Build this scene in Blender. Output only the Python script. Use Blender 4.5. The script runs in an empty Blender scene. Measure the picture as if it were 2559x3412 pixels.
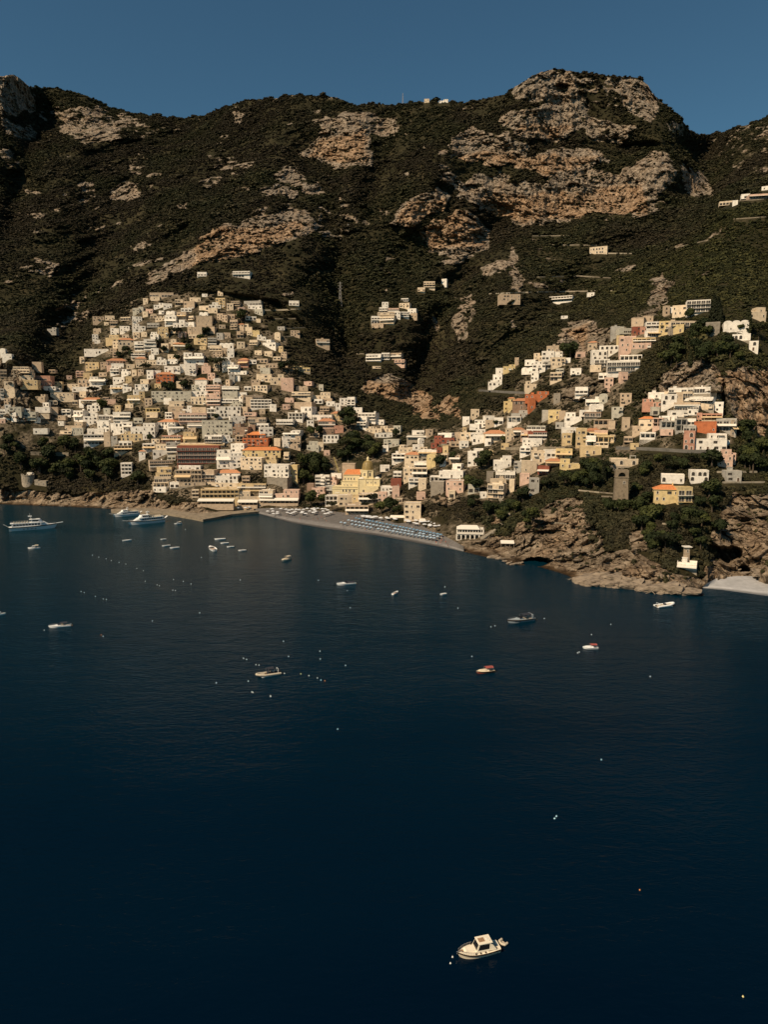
import bpy, bmesh, math, random
import numpy as np
from mathutils import Vector, Matrix, noise as mnoise

S = bpy.context.scene
COL = S.collection
rnd = random.Random(7)

def mix(nt, fac, a, b, mode='MIX'):
    m = nt.nodes.new('ShaderNodeMix')
    m.data_type = 'RGBA'
    m.blend_type = mode
    for sock, v in ((m.inputs[0], fac), (m.inputs[6], a), (m.inputs[7], b)):
        if isinstance(v, (int, float)):
            sock.default_value = v
        elif isinstance(v, tuple):
            sock.default_value = (v[0], v[1], v[2], 1)
        else:
            nt.links.new(v, sock)
    return m.outputs[2]

# ------------------------------------------------------------------ camera
F, CX, CY, CAMH = 2314.0, 1279.5, 1706.0, 75.0      # focal length and centre in photo pixels, metres above the sea
PITCH = math.atan((1706 - 1388) / F)
CT, ST = math.cos(PITCH), math.sin(PITCH)
cam_d = bpy.data.cameras.new('camera')
cam_d.sensor_fit = 'HORIZONTAL'
cam_d.sensor_width = 36.0
cam_d.lens = F / 2559 * 36.0
cam_d.clip_start = 1.0
cam_d.clip_end = 12000.0
cam = bpy.data.objects.new('camera', cam_d)
COL.objects.link(cam)
cam.location = (0, 0, CAMH)
cam.rotation_euler = (math.pi / 2 - PITCH, 0, 0)
S.camera = cam

# ------------------------------------------------------------------ sky, sun, exposure
SUN_AZ, SUN_EL = math.radians(-133), math.radians(44)   # azimuth from +Y towards +X: behind the camera on its left
world = bpy.data.worlds.new('World')
S.world = world
world.use_nodes = True
wt = world.node_tree
wt.nodes.clear()
sky = wt.nodes.new('ShaderNodeTexSky')
sky.sky_type = 'NISHITA'
sky.sun_disc = False
sky.sun_elevation = SUN_EL
sky.sun_rotation = SUN_AZ
sky.altitude = 80
sky.air_density = 1.0
sky.dust_density = 0.25
sky.ozone_density = 2.2
hs = wt.nodes.new('ShaderNodeHueSaturation')
hs.inputs['Saturation'].default_value = 1.0
hs.inputs['Value'].default_value = 1.07
bg = wt.nodes.new('ShaderNodeBackground')
bg.inputs['Strength'].default_value = 0.05
wo = wt.nodes.new('ShaderNodeOutputWorld')
wt.links.new(sky.outputs[0], hs.inputs['Color'])
tint = mix(wt, 1.0, hs.outputs[0], (.66, 1.0, .99), 'MULTIPLY')
wt.links.new(tint, bg.inputs['Color'])
wt.links.new(bg.outputs[0], wo.inputs['Surface'])
sun_d = bpy.data.lights.new('sun', 'SUN')
sun_d.energy = 5.0
sun_d.angle = math.radians(0.5)
sun_d.color = (1.0, 0.80, 0.56)
sun = bpy.data.objects.new('sun', sun_d)
COL.objects.link(sun)
sv = Vector((math.sin(SUN_AZ) * math.cos(SUN_EL), math.cos(SUN_AZ) * math.cos(SUN_EL), math.sin(SUN_EL)))
sun.rotation_euler = sv.to_track_quat('Z', 'Y').to_euler()
sun.location = sv * 900
S.view_settings.view_transform = 'Standard'
S.view_settings.look = 'None'
S.view_settings.exposure = 0.1
S.view_settings.gamma = 1.0
S.render.engine = 'CYCLES'
S.cycles.max_bounces = 5
S.cycles.diffuse_bounces = 2
S.cycles.glossy_bounces = 3
S.cycles.use_denoising = True
S.cycles.caustics_reflective = False
S.cycles.caustics_refractive = False

# ------------------------------------------------------------------ photo pixel -> world
def ray(sx, sy):
    a = (sx - CX) / F
    b = -(sy - CY) / F
    return np.array([a, CT + b * ST, -ST + b * CT])       # direction for unit depth along the optical axis

def at_depth(sx, sy, Y):
    r = ray(sx, sy)
    t = Y / r[1]
    return Vector((r[0] * t, Y, CAMH + r[2] * t))

def on_plane(sx, sy, z=0.0):
    r = ray(sx, sy)
    t = (z - CAMH) / r[2]
    return Vector((r[0] * t, r[1] * t, z))

def project(p):
    x, y, z = p[0], p[1], p[2] - CAMH
    d = y * CT - z * ST
    u = y * ST + z * CT
    return CX + F * x / d, CY - F * u / d

def axis_dist(p):
    return p[1] * CT - (p[2] - CAMH) * ST

# ------------------------------------------------------------------ noise
def _hash(ix, iy, iz):
    h = (ix * 374761393 + iy * 668265263 + iz * 2147483647 ^ (ix * iy + 1013)) & 0xffffffff
    h = ((h ^ (h >> 13)) * 1274126177) & 0xffffffff
    h = ((h ^ (h >> 16)) * 2246822519) & 0xffffffff
    return ((h ^ (h >> 15)) & 0xffff) / 32767.5 - 1.0

def vnoise(p):
    p = np.asarray(p, dtype=np.float64)
    i = np.floor(p).astype(np.int64)
    f = p - i
    f = f * f * f * (f * (f * 6 - 15) + 10)
    x, y, z = i[..., 0], i[..., 1], i[..., 2]
    fx, fy, fz = f[..., 0], f[..., 1], f[..., 2]
    r = 0
    for dx in (0, 1):
        wx = fx if dx else 1 - fx
        for dy in (0, 1):
            wy = fy if dy else 1 - fy
            for dz in (0, 1):
                wz = fz if dz else 1 - fz
                r = r + wx * wy * wz * _hash(x + dx, y + dy, z + dz)
    return r

def fbm(p, octaves=4, gain=0.5):
    r, a = 0, 1.0
    q = np.array(p, dtype=np.float64)
    for k in range(octaves):
        r = r + a * vnoise(q + k * 17.3)
        q = q * 2.03
        a *= gain
    return r

def ridged(p, octaves=4):
    r, a = 0, 1.0
    q = np.array(p, dtype=np.float64)
    for k in range(octaves):
        r = r + a * (1 - np.abs(vnoise(q + k * 11.7)) * 2)
        q = q * 2.1
        a *= 0.5
    return r

# ------------------------------------------------------------------ materials
def nt_new(name):
    m = bpy.data.materials.new(name)
    m.use_nodes = True
    nt = m.node_tree
    b = nt.nodes['Principled BSDF']
    return m, nt, b

def ramp(nt, stops):
    r = nt.nodes.new('ShaderNodeValToRGB')
    e = r.color_ramp.elements
    while len(e) < len(stops):
        e.new(0.5)
    for k, (p, c) in enumerate(stops):
        e[k].position = p
        e[k].color = (c[0], c[1], c[2], 1)
    return r

def noise_node(nt, scale, detail=4, rough=0.6, vec=None, dist=0.0):
    n = nt.nodes.new('ShaderNodeTexNoise')
    n.inputs['Scale'].default_value = scale
    n.inputs['Detail'].default_value = detail
    n.inputs['Roughness'].default_value = rough
    n.inputs['Distortion'].default_value = dist
    if vec is not None:
        nt.links.new(vec, n.inputs['Vector'])
    return n

def plain(name, col, rough=0.8, var=0.12, scale=0.6, metal=0.0, spec=0.3, per_object=0.0):
    """a painted / plastered / stony surface: base colour broken up by weather stains in world space"""
    m, nt, b = nt_new(name)
    g = nt.nodes.new('ShaderNodeNewGeometry')
    n = noise_node(nt, scale, 5, 0.65, g.outputs['Position'])
    d = tuple(c * (1 - var * 2.2) for c in col)
    u = tuple(min(1, c * (1 + var)) for c in col)
    r = ramp(nt, [(0.3, d), (0.5, col), (0.72, u)])
    nt.links.new(n.outputs['Fac'], r.inputs[0])
    out = r.outputs[0]
    if per_object:
        oi = nt.nodes.new('ShaderNodeObjectInfo')
        mr = nt.nodes.new('ShaderNodeMapRange')
        mr.inputs['To Min'].default_value = 1 - per_object
        mr.inputs['To Max'].default_value = 1 + per_object * 0.5
        nt.links.new(oi.outputs['Random'], mr.inputs['Value'])
        h = nt.nodes.new('ShaderNodeHueSaturation')
        nt.links.new(mr.outputs[0], h.inputs['Value'])
        nt.links.new(out, h.inputs['Color'])
        out = h.outputs[0]
    nt.links.new(out, b.inputs['Base Color'])
    b.inputs['Roughness'].default_value = rough
    b.inputs['Metallic'].default_value = metal
    b.inputs['Specular IOR Level'].default_value = spec
    return m

# ------------------------------------------------------------------ terrain, in "sheet" pixels (photo / 1.5425)
K = 1.5425
SKY = [(-60, 175), (0, 165), (30, 162), (50, 175), (64, 188), (92, 190), (125, 191), (160, 200), (200, 214), (240, 234), (290, 246),
       (330, 250), (385, 255), (400, 257), (440, 249), (480, 232), (520, 222), (560, 215), (605, 212), (620, 206), (680, 207), (720, 211),
       (745, 219), (765, 227), (800, 225), (860, 228), (880, 224), (930, 219), (1000, 222), (1050, 214), (1090, 204), (1105, 195),
       (1125, 180), (1150, 164), (1190, 152), (1210, 150), (1240, 157), (1290, 162), (1330, 165), (1385, 170), (1400, 184), (1412, 205),
       (1437, 225), (1470, 258), (1490, 283), (1503, 293), (1520, 292), (1570, 285), (1620, 268), (1659, 255), (1720, 235)]
SHORE = [(-60, 1090), (0, 1089), (100, 1093), (200, 1097), (250, 1100), (300, 1103), (345, 1105), (380, 1109), (410, 1114), (436, 1119),
         (465, 1114), (500, 1108), (540, 1105), (560, 1109), (600, 1121), (635, 1130), (700, 1141), (776, 1152), (812, 1156), (900, 1172),
         (976, 1186), (1058, 1205), (1088, 1210), (1096, 1220), (1138, 1221), (1170, 1226), (1205, 1236), (1225, 1243), (1270, 1264),
         (1345, 1268), (1428, 1281), (1485, 1285), (1508, 1278), (1519, 1270), (1560, 1274), (1659, 1287), (1720, 1294)]
SKYD = [(-60, 1450), (0, 1450), (50, 1480), (80, 1650), (200, 1680), (400, 1600), (620, 1450), (760, 1350), (900, 1350), (1050, 1300), (1110, 1240),
        (1210, 1230), (1330, 1220), (1410, 1215), (1470, 1205), (1495, 1230), (1506, 1500), (1520, 1560), (1600, 1450), (1659, 1350), (1720, 1300)]
BEACH_FRONT = [(548, 1106), (560, 1110), (600, 1121), (635, 1130), (700, 1141), (776, 1152), (812, 1156), (900, 1172), (976, 1186), (1002, 1192)]
BEACH_BACK = [(548, 1099), (560, 1098), (600, 1097), (640, 1100), (700, 1103), (776, 1110), (812, 1117), (900, 1131), (965, 1160), (1002, 1180)]
CTRL = [
    (450, 1060, 565), (450, 950, 620), (450, 850, 690), (450, 750, 750), (450, 650, 810), (450, 560, 900), (450, 450, 1050), (450, 340, 1280),
    (300, 1060, 585), (300, 1000, 610), (300, 900, 660), (300, 800, 720), (300, 700, 790), (300, 600, 900), (300, 450, 1120), (300, 340, 1330),
    (600, 1060, 560), (600, 950, 620), (600, 850, 685), (600, 750, 755), (620, 650, 830), (600, 520, 950), (620, 400, 1120), (640, 300, 1280),
    (150, 1060, 598), (150, 1000, 625), (150, 900, 680), (150, 800, 740), (150, 700, 840), (150, 600, 950), (150, 450, 1180), (150, 300, 1500),
    (0, 1060, 598), (0, 1000, 615), (0, 900, 650), (0, 800, 680), (20, 760, 690), (0, 700, 830), (0, 600, 930), (0, 450, 1150), (0, 300, 1380), (20, 220, 1450),
    (760, 1085, 545), (770, 1000, 600), (760, 920, 650), (760, 850, 720), (760, 750, 800), (760, 650, 880), (780, 540, 970), (760, 430, 1070), (760, 330, 1220),
    (860, 900, 690), (860, 840, 730), (850, 760, 800), (850, 690, 850), (880, 620, 920), (930, 550, 980), (930, 430, 1060), (960, 370, 1120), (900, 300, 1230),
    (930, 1010, 535), (950, 950, 575), (940, 890, 670), (980, 830, 710), (1000, 750, 760), (1000, 660, 840), (1030, 560, 940),
    (870, 1060, 520), (900, 1100, 480), (1000, 1100, 440), (1000, 1050, 480), (1060, 1140, 408), (1030, 1165, 400), (1100, 1100, 425), (1100, 1030, 470),
    (1100, 950, 530), (1080, 880, 585), (1060, 840, 600), (1130, 780, 610), (1140, 700, 700), (1120, 620, 830), (1110, 540, 960),
    (1200, 470, 1080), (1200, 385, 1105), (1200, 365, 1132), (1200, 325, 1150), (1200, 300, 1172), (1200, 240, 1192), (1080, 440, 1085), (1050, 350, 1130), (1120, 270, 1190),
    (1330, 460, 1070), (1350, 390, 1095), (1350, 300, 1150), (1350, 220, 1195), (1450, 420, 1050), (1450, 330, 1120), (1490, 360, 1110), (1535, 430, 1080),
    (1512, 340, 1380), (1530, 360, 1300), (1600, 300, 1330), (1600, 380, 1080), (1659, 330, 1150), (1659, 420, 820),
    (1620, 430, 810), (1550, 450, 860), (1600, 550, 690), (1460, 600, 690), (1500, 650, 590), (1350, 700, 590), (1360, 640, 700), (1250, 560, 900), (1340, 520, 930),
    (1240, 640, 800), (1250, 720, 650), (1250, 800, 560), (1600, 690, 510), (1600, 785, 455), (1600, 930, 432), (1480, 785, 480), (1480, 870, 448), (1470, 965, 420),
    (1340, 770, 540), (1300, 860, 500), (1340, 930, 470), (1340, 1000, 435), (1340, 1090, 388), (1200, 900, 520), (1210, 1000, 455), (1200, 1085, 410),
    (1480, 1030, 395), (1480, 1090, 362), (1430, 1150, 335), (1480, 1215, 312), (1400, 1215, 318), (1330, 1190, 332), (1270, 1120, 372), (1270, 1200, 342),
    (1190, 1120, 395), (1150, 1160, 372), (1600, 1000, 402), (1600, 1060, 372), (1570, 1090, 358), (1600, 1150, 336), (1600, 1235, 315), (1545, 1225, 312), (1659, 1150, 330),
    (1120, 1185, 372), (1659, 900, 440), (1659, 1000, 405), (1659, 700, 520), (1659, 560, 680),
]

def interp(poly, x):
    p = np.array(poly, dtype=float)
    return np.interp(x, p[:, 0], p[:, 1])

def plane_depth(px, py, z=0.0):
    a = (px * K - CX) / F
    b = -(py * K - CY) / F
    t = (z - CAMH) / (-ST + b * CT)
    return (CT + b * ST) * t

ctrl = [tuple(c) for c in CTRL]
for x in range(-60, 1721, 36):
    ys = float(interp(SHORE, x))
    ctrl.append((x, ys, float(plane_depth(x, ys))))
for x in range(-60, 1721, 30):
    ctrl.append((x, float(interp(SKY, x)), float(interp(SKYD, x))))
for x, y in BEACH_BACK[1:-1]:
    ctrl.append((x, y, float(plane_depth(x, y, 3.0))))
ctrl = np.array(ctrl)
CP = ctrl[:, :2] / 400.0
def _phi(r2):
    return np.sqrt(r2 + 0.004)
A = _phi(((CP[:, None] - CP[None]) ** 2).sum(-1))
n_ = len(CP)
M_ = np.zeros((n_ + 3, n_ + 3))
M_[:n_, :n_] = A + np.eye(n_) * -0.004
M_[:n_, n_] = 1
M_[:n_, n_ + 1:] = CP
M_[n_:, :n_] = M_[:n_, n_:].T
W_ = np.linalg.solve(M_, np.concatenate([np.log(ctrl[:, 2]), [0, 0, 0]]))
def base_depth(px, py):
    q = np.stack([np.clip(px, -60, 1720), py], -1) / 400.0
    sh = q.shape[:-1]
    q = q.reshape(-1, 2)
    out = np.empty(len(q))
    for s in range(0, len(q), 20000):
        c = q[s:s + 20000]
        ph = _phi(((c[:, None] - CP[None]) ** 2).sum(-1))
        out[s:s + 20000] = ph @ W_[:n_] + W_[n_] + c @ W_[n_ + 1:]
    return np.exp(out).reshape(sh)

def inside(poly, x, y):
    r = np.zeros(x.shape, bool)
    n = len(poly)
    for k in range(n):
        x1, y1 = poly[k]
        x2, y2 = poly[(k + 1) % n]
        c = ((y1 > y) != (y2 > y)) & (x < (x2 - x1) * (y - y1) / ((y2 - y1) + 1e-9) + x1)
        r ^= c
    return r

ROCKS = [   # bare limestone, outlines on the sheet; second entry: how closed the rock face is (1 = no shrubs on it)
    ([(-60, 168), (45, 164), (62, 188), (65, 236), (30, 246), (-60, 236)], .95),
    ([(140, 248), (175, 238), (215, 236), (270, 262), (240, 300), (180, 306), (140, 282)], .62),
    ([(250, 250), (330, 258), (330, 285), (270, 300)], .35), ([(80, 225), (150, 240), (140, 262), (90, 250)], .4),
    ([(0, 262), (60, 275), (75, 300), (20, 292)], .7), ([(0, 320), (40, 345), (30, 365), (0, 350)], .4),
    ([(690, 268), (740, 248), (785, 255), (792, 350), (740, 357), (680, 340), (652, 330), (690, 296)], .92), ([(792, 250), (850, 262), (852, 292), (800, 290)], .75),
    ([(410, 545), (470, 500), (530, 482), (560, 470), (640, 462), (668, 492), (610, 522), (570, 535), (510, 556), (440, 560), (405, 575)], .93),
    ([(320, 596), (372, 568), (425, 545), (430, 565), (380, 592), (335, 612)], .7), ([(530, 455), (600, 440), (650, 455), (600, 470)], .5),
    ([(550, 408), (600, 402), (634, 415), (628, 428), (560, 420)], .75), ([(598, 372), (640, 370), (692, 408), (690, 426), (650, 415), (610, 390)], .7),
    ([(245, 410), (280, 392), (302, 400), (296, 425), (250, 430)], .75), ([(170, 400), (200, 396), (202, 426), (180, 436)], .55), ([(440, 392), (470, 380), (472, 402), (445, 408)], .6),
    ([(285, 345), (322, 340), (322, 374), (285, 374)], .45), ([(460, 345), (530, 340), (560, 365), (500, 385)], .35), ([(505, 245), (525, 243), (522, 268), (505, 265)], .8),
    ([(690, 455), (770, 470), (740, 520), (690, 500)], .4), ([(70, 560), (120, 570), (110, 590), (75, 585)], .45), ([(130, 655), (185, 650), (190, 690), (135, 700)], .5),
    ([(850, 480), (875, 436), (905, 420), (940, 410), (966, 428), (952, 455), (895, 482)], .9),
    ([(905, 503), (940, 488), (975, 470), (1005, 468), (1045, 505), (1047, 530), (995, 560), (955, 552), (930, 532), (925, 515)], .92),
    ([(1018, 425), (1035, 400), (1060, 382), (1120, 395), (1175, 398), (1230, 372), (1270, 380), (1355, 383), (1385, 420), (1392, 455), (1330, 462), (1280, 452), (1200, 474), (1130, 476), (1080, 458)], .97),
    ([(972, 312), (1000, 290), (1020, 278), (1090, 298), (1132, 320), (1125, 346), (1070, 356), (985, 338)], .93),
    ([(1127, 342), (1180, 335), (1210, 325), (1280, 330), (1310, 350), (1255, 372), (1180, 377), (1122, 360)], .85),
    ([(1088, 268), (1100, 250), (1130, 238), (1190, 234), (1232, 250), (1252, 276), (1200, 302), (1130, 297)], .92),
    ([(1112, 200), (1150, 172), (1180, 158), (1208, 153), (1240, 172), (1248, 195), (1268, 232), (1250, 247), (1190, 222), (1130, 212)], .93),
    ([(1328, 192), (1370, 178), (1403, 180), (1424, 245), (1402, 262), (1362, 232)], .85), ([(1245, 175), (1320, 172), (1330, 195), (1270, 200)], .5),
    ([(1262, 250), (1312, 264), (1376, 275), (1336, 306), (1280, 302)], .8), ([(1270, 205), (1330, 215), (1340, 245), (1290, 240)], .35),
    ([(1345, 378), (1400, 334), (1440, 338), (1452, 376), (1432, 416), (1385, 402)], .9), ([(1474, 362), (1520, 374), (1542, 420), (1484, 426), (1470, 390)], .9),
    ([(1440, 262), (1478, 280), (1470, 295), (1445, 290)], .6), ([(960, 355), (1000, 400), (1015, 420), (985, 410), (950, 375)], .75),
    ([(1095, 575), (1105, 535), (1113, 545), (1128, 600), (1128, 622), (1108, 616)], .85), ([(1042, 580), (1085, 565), (1095, 585), (1050, 595)], .7),
    ([(1212, 715), (1240, 700), (1262, 698), (1308, 708), (1305, 745), (1270, 752), (1214, 745)], .93),
    ([(785, 848), (800, 828), (850, 814), (880, 836), (905, 846), (930, 880), (928, 905), (905, 900), (865, 870), (820, 858)], .85),
    ([(940, 880), (965, 858), (988, 860), (985, 895), (945, 892)], .75),
    ([(1418, 825), (1440, 800), (1480, 780), (1545, 778), (1562, 800), (1600, 792), (2300, 790), (2300, 950), (1620, 940), (1580, 900), (1555, 850), (1500, 850), (1440, 850)], .93),
    ([(1390, 850), (1418, 838), (1425, 880), (1395, 880)], .6), ([(1210, 850), (1255, 810), (1300, 830), (1320, 850), (1300, 868), (1230, 870)], .75),
    ([(1400, 640), (1430, 600), (1450, 620), (1420, 680), (1395, 690)], .6), ([(980, 700), (1000, 680), (1010, 720), (990, 730)], .7), ([(920, 690), (945, 685), (950, 715)], .6),
    ([(985, 640), (1020, 630), (1030, 660), (1010, 690), (990, 670)], .6), ([(1080, 700), (1110, 690), (1120, 715)], .4),
    ([(1098, 1225), (1116, 1165), (1126, 1132), (1160, 1116), (1188, 1094), (1225, 1082), (1266, 1084), (1268, 1130), (1292, 1140), (1300, 1190), (1345, 1180), (1400, 1205), (1445, 1232), (1525, 1250), (1530, 1300), (1270, 1300), (1090, 1240)], .97),
    ([(1350, 1148), (1400, 1146), (1406, 1180), (1360, 1188)], .97),
    ([(1520, 1300), (1528, 1222), (1545, 1150), (1560, 1120), (1590, 1060), (1612, 1075), (1645, 1068), (1800, 1050), (2300, 1060), (2300, 1320)], .9),
    ([(-60, 1066), (20, 1056), (60, 1062), (130, 1062), (180, 1066), (290, 1062), (330, 1058), (345, 1082), (420, 1090), (470, 1112), (540, 1100), (545, 1130), (-60, 1130)], .96),
    ([(1000, 1200), (1004, 1178), (1030, 1166), (1085, 1160), (1110, 1160), (1118, 1225), (1090, 1230)], .97),
    ([(960, 1055), (985, 1045), (1000, 1078), (975, 1095), (930, 1080)], .5), ([(830, 1062), (862, 1050), (870, 1072), (840, 1085)], .5),
    ([(1060, 1110), (1085, 1100), (1095, 1130), (1065, 1140)], .5), ([(1570, 270), (1659, 262), (1720, 260), (1720, 380), (1620, 370), (1560, 330)], .35),
]
cols = np.concatenate([np.linspace(-520, -14, 36), np.linspace(-10, 1669, 840), np.linspace(1675, 2190, 36)])
NR = 640
ss = np.concatenate([np.linspace(0, 1, NR)])
UX, SS = np.meshgrid(cols, ss)                       # rows x cols
cl = np.clip(cols, -60, 1720)
ysh, ysk = interp(SHORE, cl), interp(SKY, cl)
jag = vnoise(np.stack([cols / 7.0, cols * 0 + .3, cols * 0], -1)) * 1.6 + vnoise(np.stack([cols / 17.0, cols * 0 + 5.3, cols * 0], -1)) * 2.0
ysk = ysk + jag * 0.9
PY = ysh[None] + (ysk - ysh)[None] * SS
BD = base_depth(UX, PY)
BD *= 1 + (plane_depth(cl, ysh)[None] / BD[:1] - 1) * np.clip(1 - SS / 0.04, 0, 1)
BD = np.maximum.accumulate(BD, axis=0)

def unproj(UXa, PYa, Da):
    a = (UXa * K - CX) / F
    b = -(PYa * K - CY) / F
    t = Da / (CT + b * ST)
    return np.stack([a * t, Da, CAMH + (-ST + b * CT) * t], -1)

P0 = unproj(UX, PY, BD)
# ragged rock mask
wx = UX + fbm(P0 / 26.0, 4) * 9 + 0
wy = PY + fbm(P0 / 22.0 + 40, 4) * 8
def grow(poly, k):
    cx, cy = np.mean([p[0] for p in poly]), np.mean([p[1] for p in poly])
    return [(cx + (x - cx) * k, cy + (y - cy) * k) for x, y in poly]
ROCKS.append(([(-20, 795), (20, 785), (45, 810), (62, 855), (64, 905), (-20, 890)], .9))
ROCKS = [(grow(p, 1.22 if min(q[1] for q in p) in (814, 858) else 1.17 if min(q[1] for q in p) < 700 else 1.04), d) for p, d in ROCKS]
rock = np.zeros(UX.shape)
thr = fbm(P0 * np.array([1 / 16., 1 / 16., 1 / 7.]) + 9, 4, 0.6)
for poly, dens in ROCKS:
    m = inside(poly, wx, wy)
    rock[m & (thr < (dens - 0.5) * 2.6 + 0.15)] = 1.0
# scattered small outcrops on the open mountain side
zone = (PY < 640) & (UX < 1560)
rock[zone & (fbm(P0 / 30.0 + 77, 5, 0.62) > .93)] = 1.0
def blur(a, n=1):
    for _ in range(n):
        p = np.pad(a, 1, mode='edge')
        a = (p[:-2, 1:-1] + p[2:, 1:-1] + p[1:-1, :-2] + p[1:-1, 2:] + 2 * a) / 6
    return a
rocks_ = blur(rock, 1)
bfy, bby = interp(BEACH_FRONT, cl), interp(BEACH_BACK, cl)
beach = ((UX > 540) & (UX < 1004) & (PY > bby[None] - 2)).astype(float)
forn = inside([(1519, 1300), (1524, 1262), (1545, 1248), (1590, 1244), (1722, 1246), (1722, 1310)], UX, PY).astype(float)
calm = blur(np.maximum(beach, forn), 3)
TOWN = [[(-60, 1090), (-60, 740), (40, 760), (130, 800), (190, 690), (300, 625), (470, 630), (600, 650), (700, 740), (760, 860), (830, 900), (900, 940), (1000, 900), (1060, 820), (1220, 730),
         (1400, 640), (1659, 640), (1659, 780), (1560, 830), (1600, 1000), (1520, 1090), (1250, 1080), (1100, 1100), (1000, 1150), (830, 1110), (560, 1095), (420, 1090)]]
town = blur(inside(TOWN[0], UX, PY).astype(float), 6)
amp = (1 - calm) * np.clip(SS / 0.03, 0, 1)
big = fbm(P0 * np.array([1 / 170., 1 / 170., 1 / 260.]) + 3, 4) * 30 * np.clip((BD - 450) / 500, 0, 1) * (1 - 0.85 * town)
def along(pts, w):
    best = np.full(UX.shape, 9e9)
    for (x1, y1), (x2, y2) in zip(pts[:-1], pts[1:]):
        t = np.clip(((wx - x1) * (x2 - x1) + (wy - y1) * (y2 - y1)) / ((x2 - x1) ** 2 + (y2 - y1) ** 2), 0, 1)
        best = np.minimum(best, (wx - x1 - t * (x2 - x1)) ** 2 + (wy - y1 - t * (y2 - y1)) ** 2)
    return np.exp(-best / w ** 2)
for pts, w, a in (([(400, 257), (340, 350), (250, 480), (190, 640), (120, 760)], 62, 75), ([(705, 380), (720, 520), (735, 640), (745, 760)], 34, 38), ([(1070, 490), (1010, 600), (930, 740), (905, 860)], 42, 55),
                  ([(1512, 330), (1470, 450), (1330, 560), (1190, 680), (1050, 800)], 46, 50), ([(825, 232), (830, 330), (800, 430)], 30, 40), ([(100, 200), (60, 330), (20, 500)], 34, 45), ([(1270, 235), (1300, 300), (1400, 330)], 16, 16),
                  ([(560, 260), (500, 340), (440, 440), (360, 540)], 30, 30), ([(1150, 310), (1300, 318), (1440, 320)], 10, 10),
                  ([(620, 215), (590, 330), (560, 430)], 40, -34), ([(960, 300), (930, 380), (880, 460)], 40, -40), ([(200, 220), (160, 330), (120, 450)], 44, -42), ([(660, 560), (600, 620), (640, 660)], 40, -20), ([(1000, 480), (1040, 560), (1100, 640)], 26, -25), ([(1380, 560), (1300, 660), (1180, 740)], 40, -22)):
    big = big + 1.08 * a * along(pts, w) * np.clip(SS * 3 - .3, 0, 1) * np.clip((ysk[None] * 0 + PY - ysk[None]) / 40, .25, 1) * (1 - .7 * town)
mid = fbm(P0 / 38.0 + 20, 4) * 4.5 * (1 - 0.75 * town) * np.clip(BD / 700, .4, 1.2)
strat = np.stack([P0[..., 0] / 42, P0[..., 1] / 42, (P0[..., 2] + P0[..., 0] * 0.22 + 5 * vnoise(P0 / 60)) / 7.5], -1)
near = np.clip(BD / 900, .6, 1.1)
rk = (ridged(P0 / (24.0) + 5, 4) - 1.0) * -5.0 * near + fbm(strat, 3, .55) * 2.6 * near + ridged(np.stack([P0[..., 0] / 13, P0[..., 1] / 13, P0[..., 2] / 50], -1), 3) * -2.2 * near
mtn = np.clip((900 - PY) / 250, 0, 1)
def cells(p, amp_):
    # every point takes the offset of the block it lies in: hard, broken edges like jointed limestone
    p = np.asarray(p); i0 = np.floor(p).astype(np.int64); best = np.full(p.shape[:-1], 9e9); val = np.zeros(p.shape[:-1])
    for dx in (-1, 0, 1):
        for dy in (-1, 0, 1):
            for dz in (-1, 0, 1):
                c = i0 + np.array([dx, dy, dz])
                h = [_hash(c[..., 0] + 31 * k, c[..., 1] - 17 * k, c[..., 2] + 7 * k) * .45 + .5 for k in (1, 2, 3)]
                d = ((c + np.stack(h, -1) - p) ** 2).sum(-1)
                m = d < best
                best = np.where(m, d, best); val = np.where(m, _hash(c[..., 0], c[..., 1], c[..., 2] + 991), val)
    return val * amp_
sel = rocks_ > 0.02
ps = P0[sel]; ps = ps + fbm(ps / 9.0, 3)[:, None] * np.array([1.2, 1.2, .9])
sh_ = np.stack([ps[:, 0] + .35 * ps[:, 2], ps[:, 1], ps[:, 2] + .30 * ps[:, 0]], -1)
nz = np.maximum(near[sel], .75)
blk = cells(sh_ / (np.array([9., 12., 11.]) * 1.0), 2.4) * nz + cells(sh_ / np.array([4., 5., 4.6]), 1.1) + cells(sh_ / np.array([21., 28., 36.]), 4.2) * nz
rk[sel] += blk * np.where(BD[sel] > 700, 1.2, 1.3) + (ridged(np.stack([ps[:, 0] / 9, ps[:, 1] / 9, ps[:, 2] / 40], -1), 3) - .9) * -4.0 * nz
dd = amp * (big + mid + rocks_ * (rk * np.where(BD > 700, .72, 1.0) - 3 * near * mtn))
# caves, overhangs, clefts: pushed back into the cliff
for (cx, cy, rx, ry, dep) in [(1160, 1213, 32, 8, 15), (1560, 1196, 36, 17, 18), (1608, 1228, 12, 8, 8), (1540, 1240, 9, 18, 7), (1563, 868, 5, 60, 9), (1178, 1152, 20, 5, 5), (1290, 1140, 5, 40, 6), (1228, 1214, 16, 5, 5),
                              (1338, 1240, 6, 14, 5), (1215, 192, 17, 10, 18), (1238, 405, 16, 7, 12), (1018, 412, 14, 14, 14), (905, 880, 8, 14, 10), (825, 850, 8, 8, 8), (935, 885, 7, 18, 12), (30, 1080, 26, 6, 6), (1425, 838, 6, 20, 8), (1200, 1150, 22, 5, 5)]:
    e = ((UX - cx) / rx) ** 2 + ((PY - cy) / ry) ** 2 + 0.7 * vnoise(P0 / 6.0) + .4 * vnoise(P0 / 2.5)
    dd += dep * np.clip(1.3 - e, 0, 1) ** 0.6 * (e < 1.3)
TD = BD + dd
PT = unproj(UX, PY, TD)
PT[..., 2] -= (beach * .8 + blur(forn, 2) * 3.5) * np.clip(SS / 0.01, 0, 1)
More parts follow.
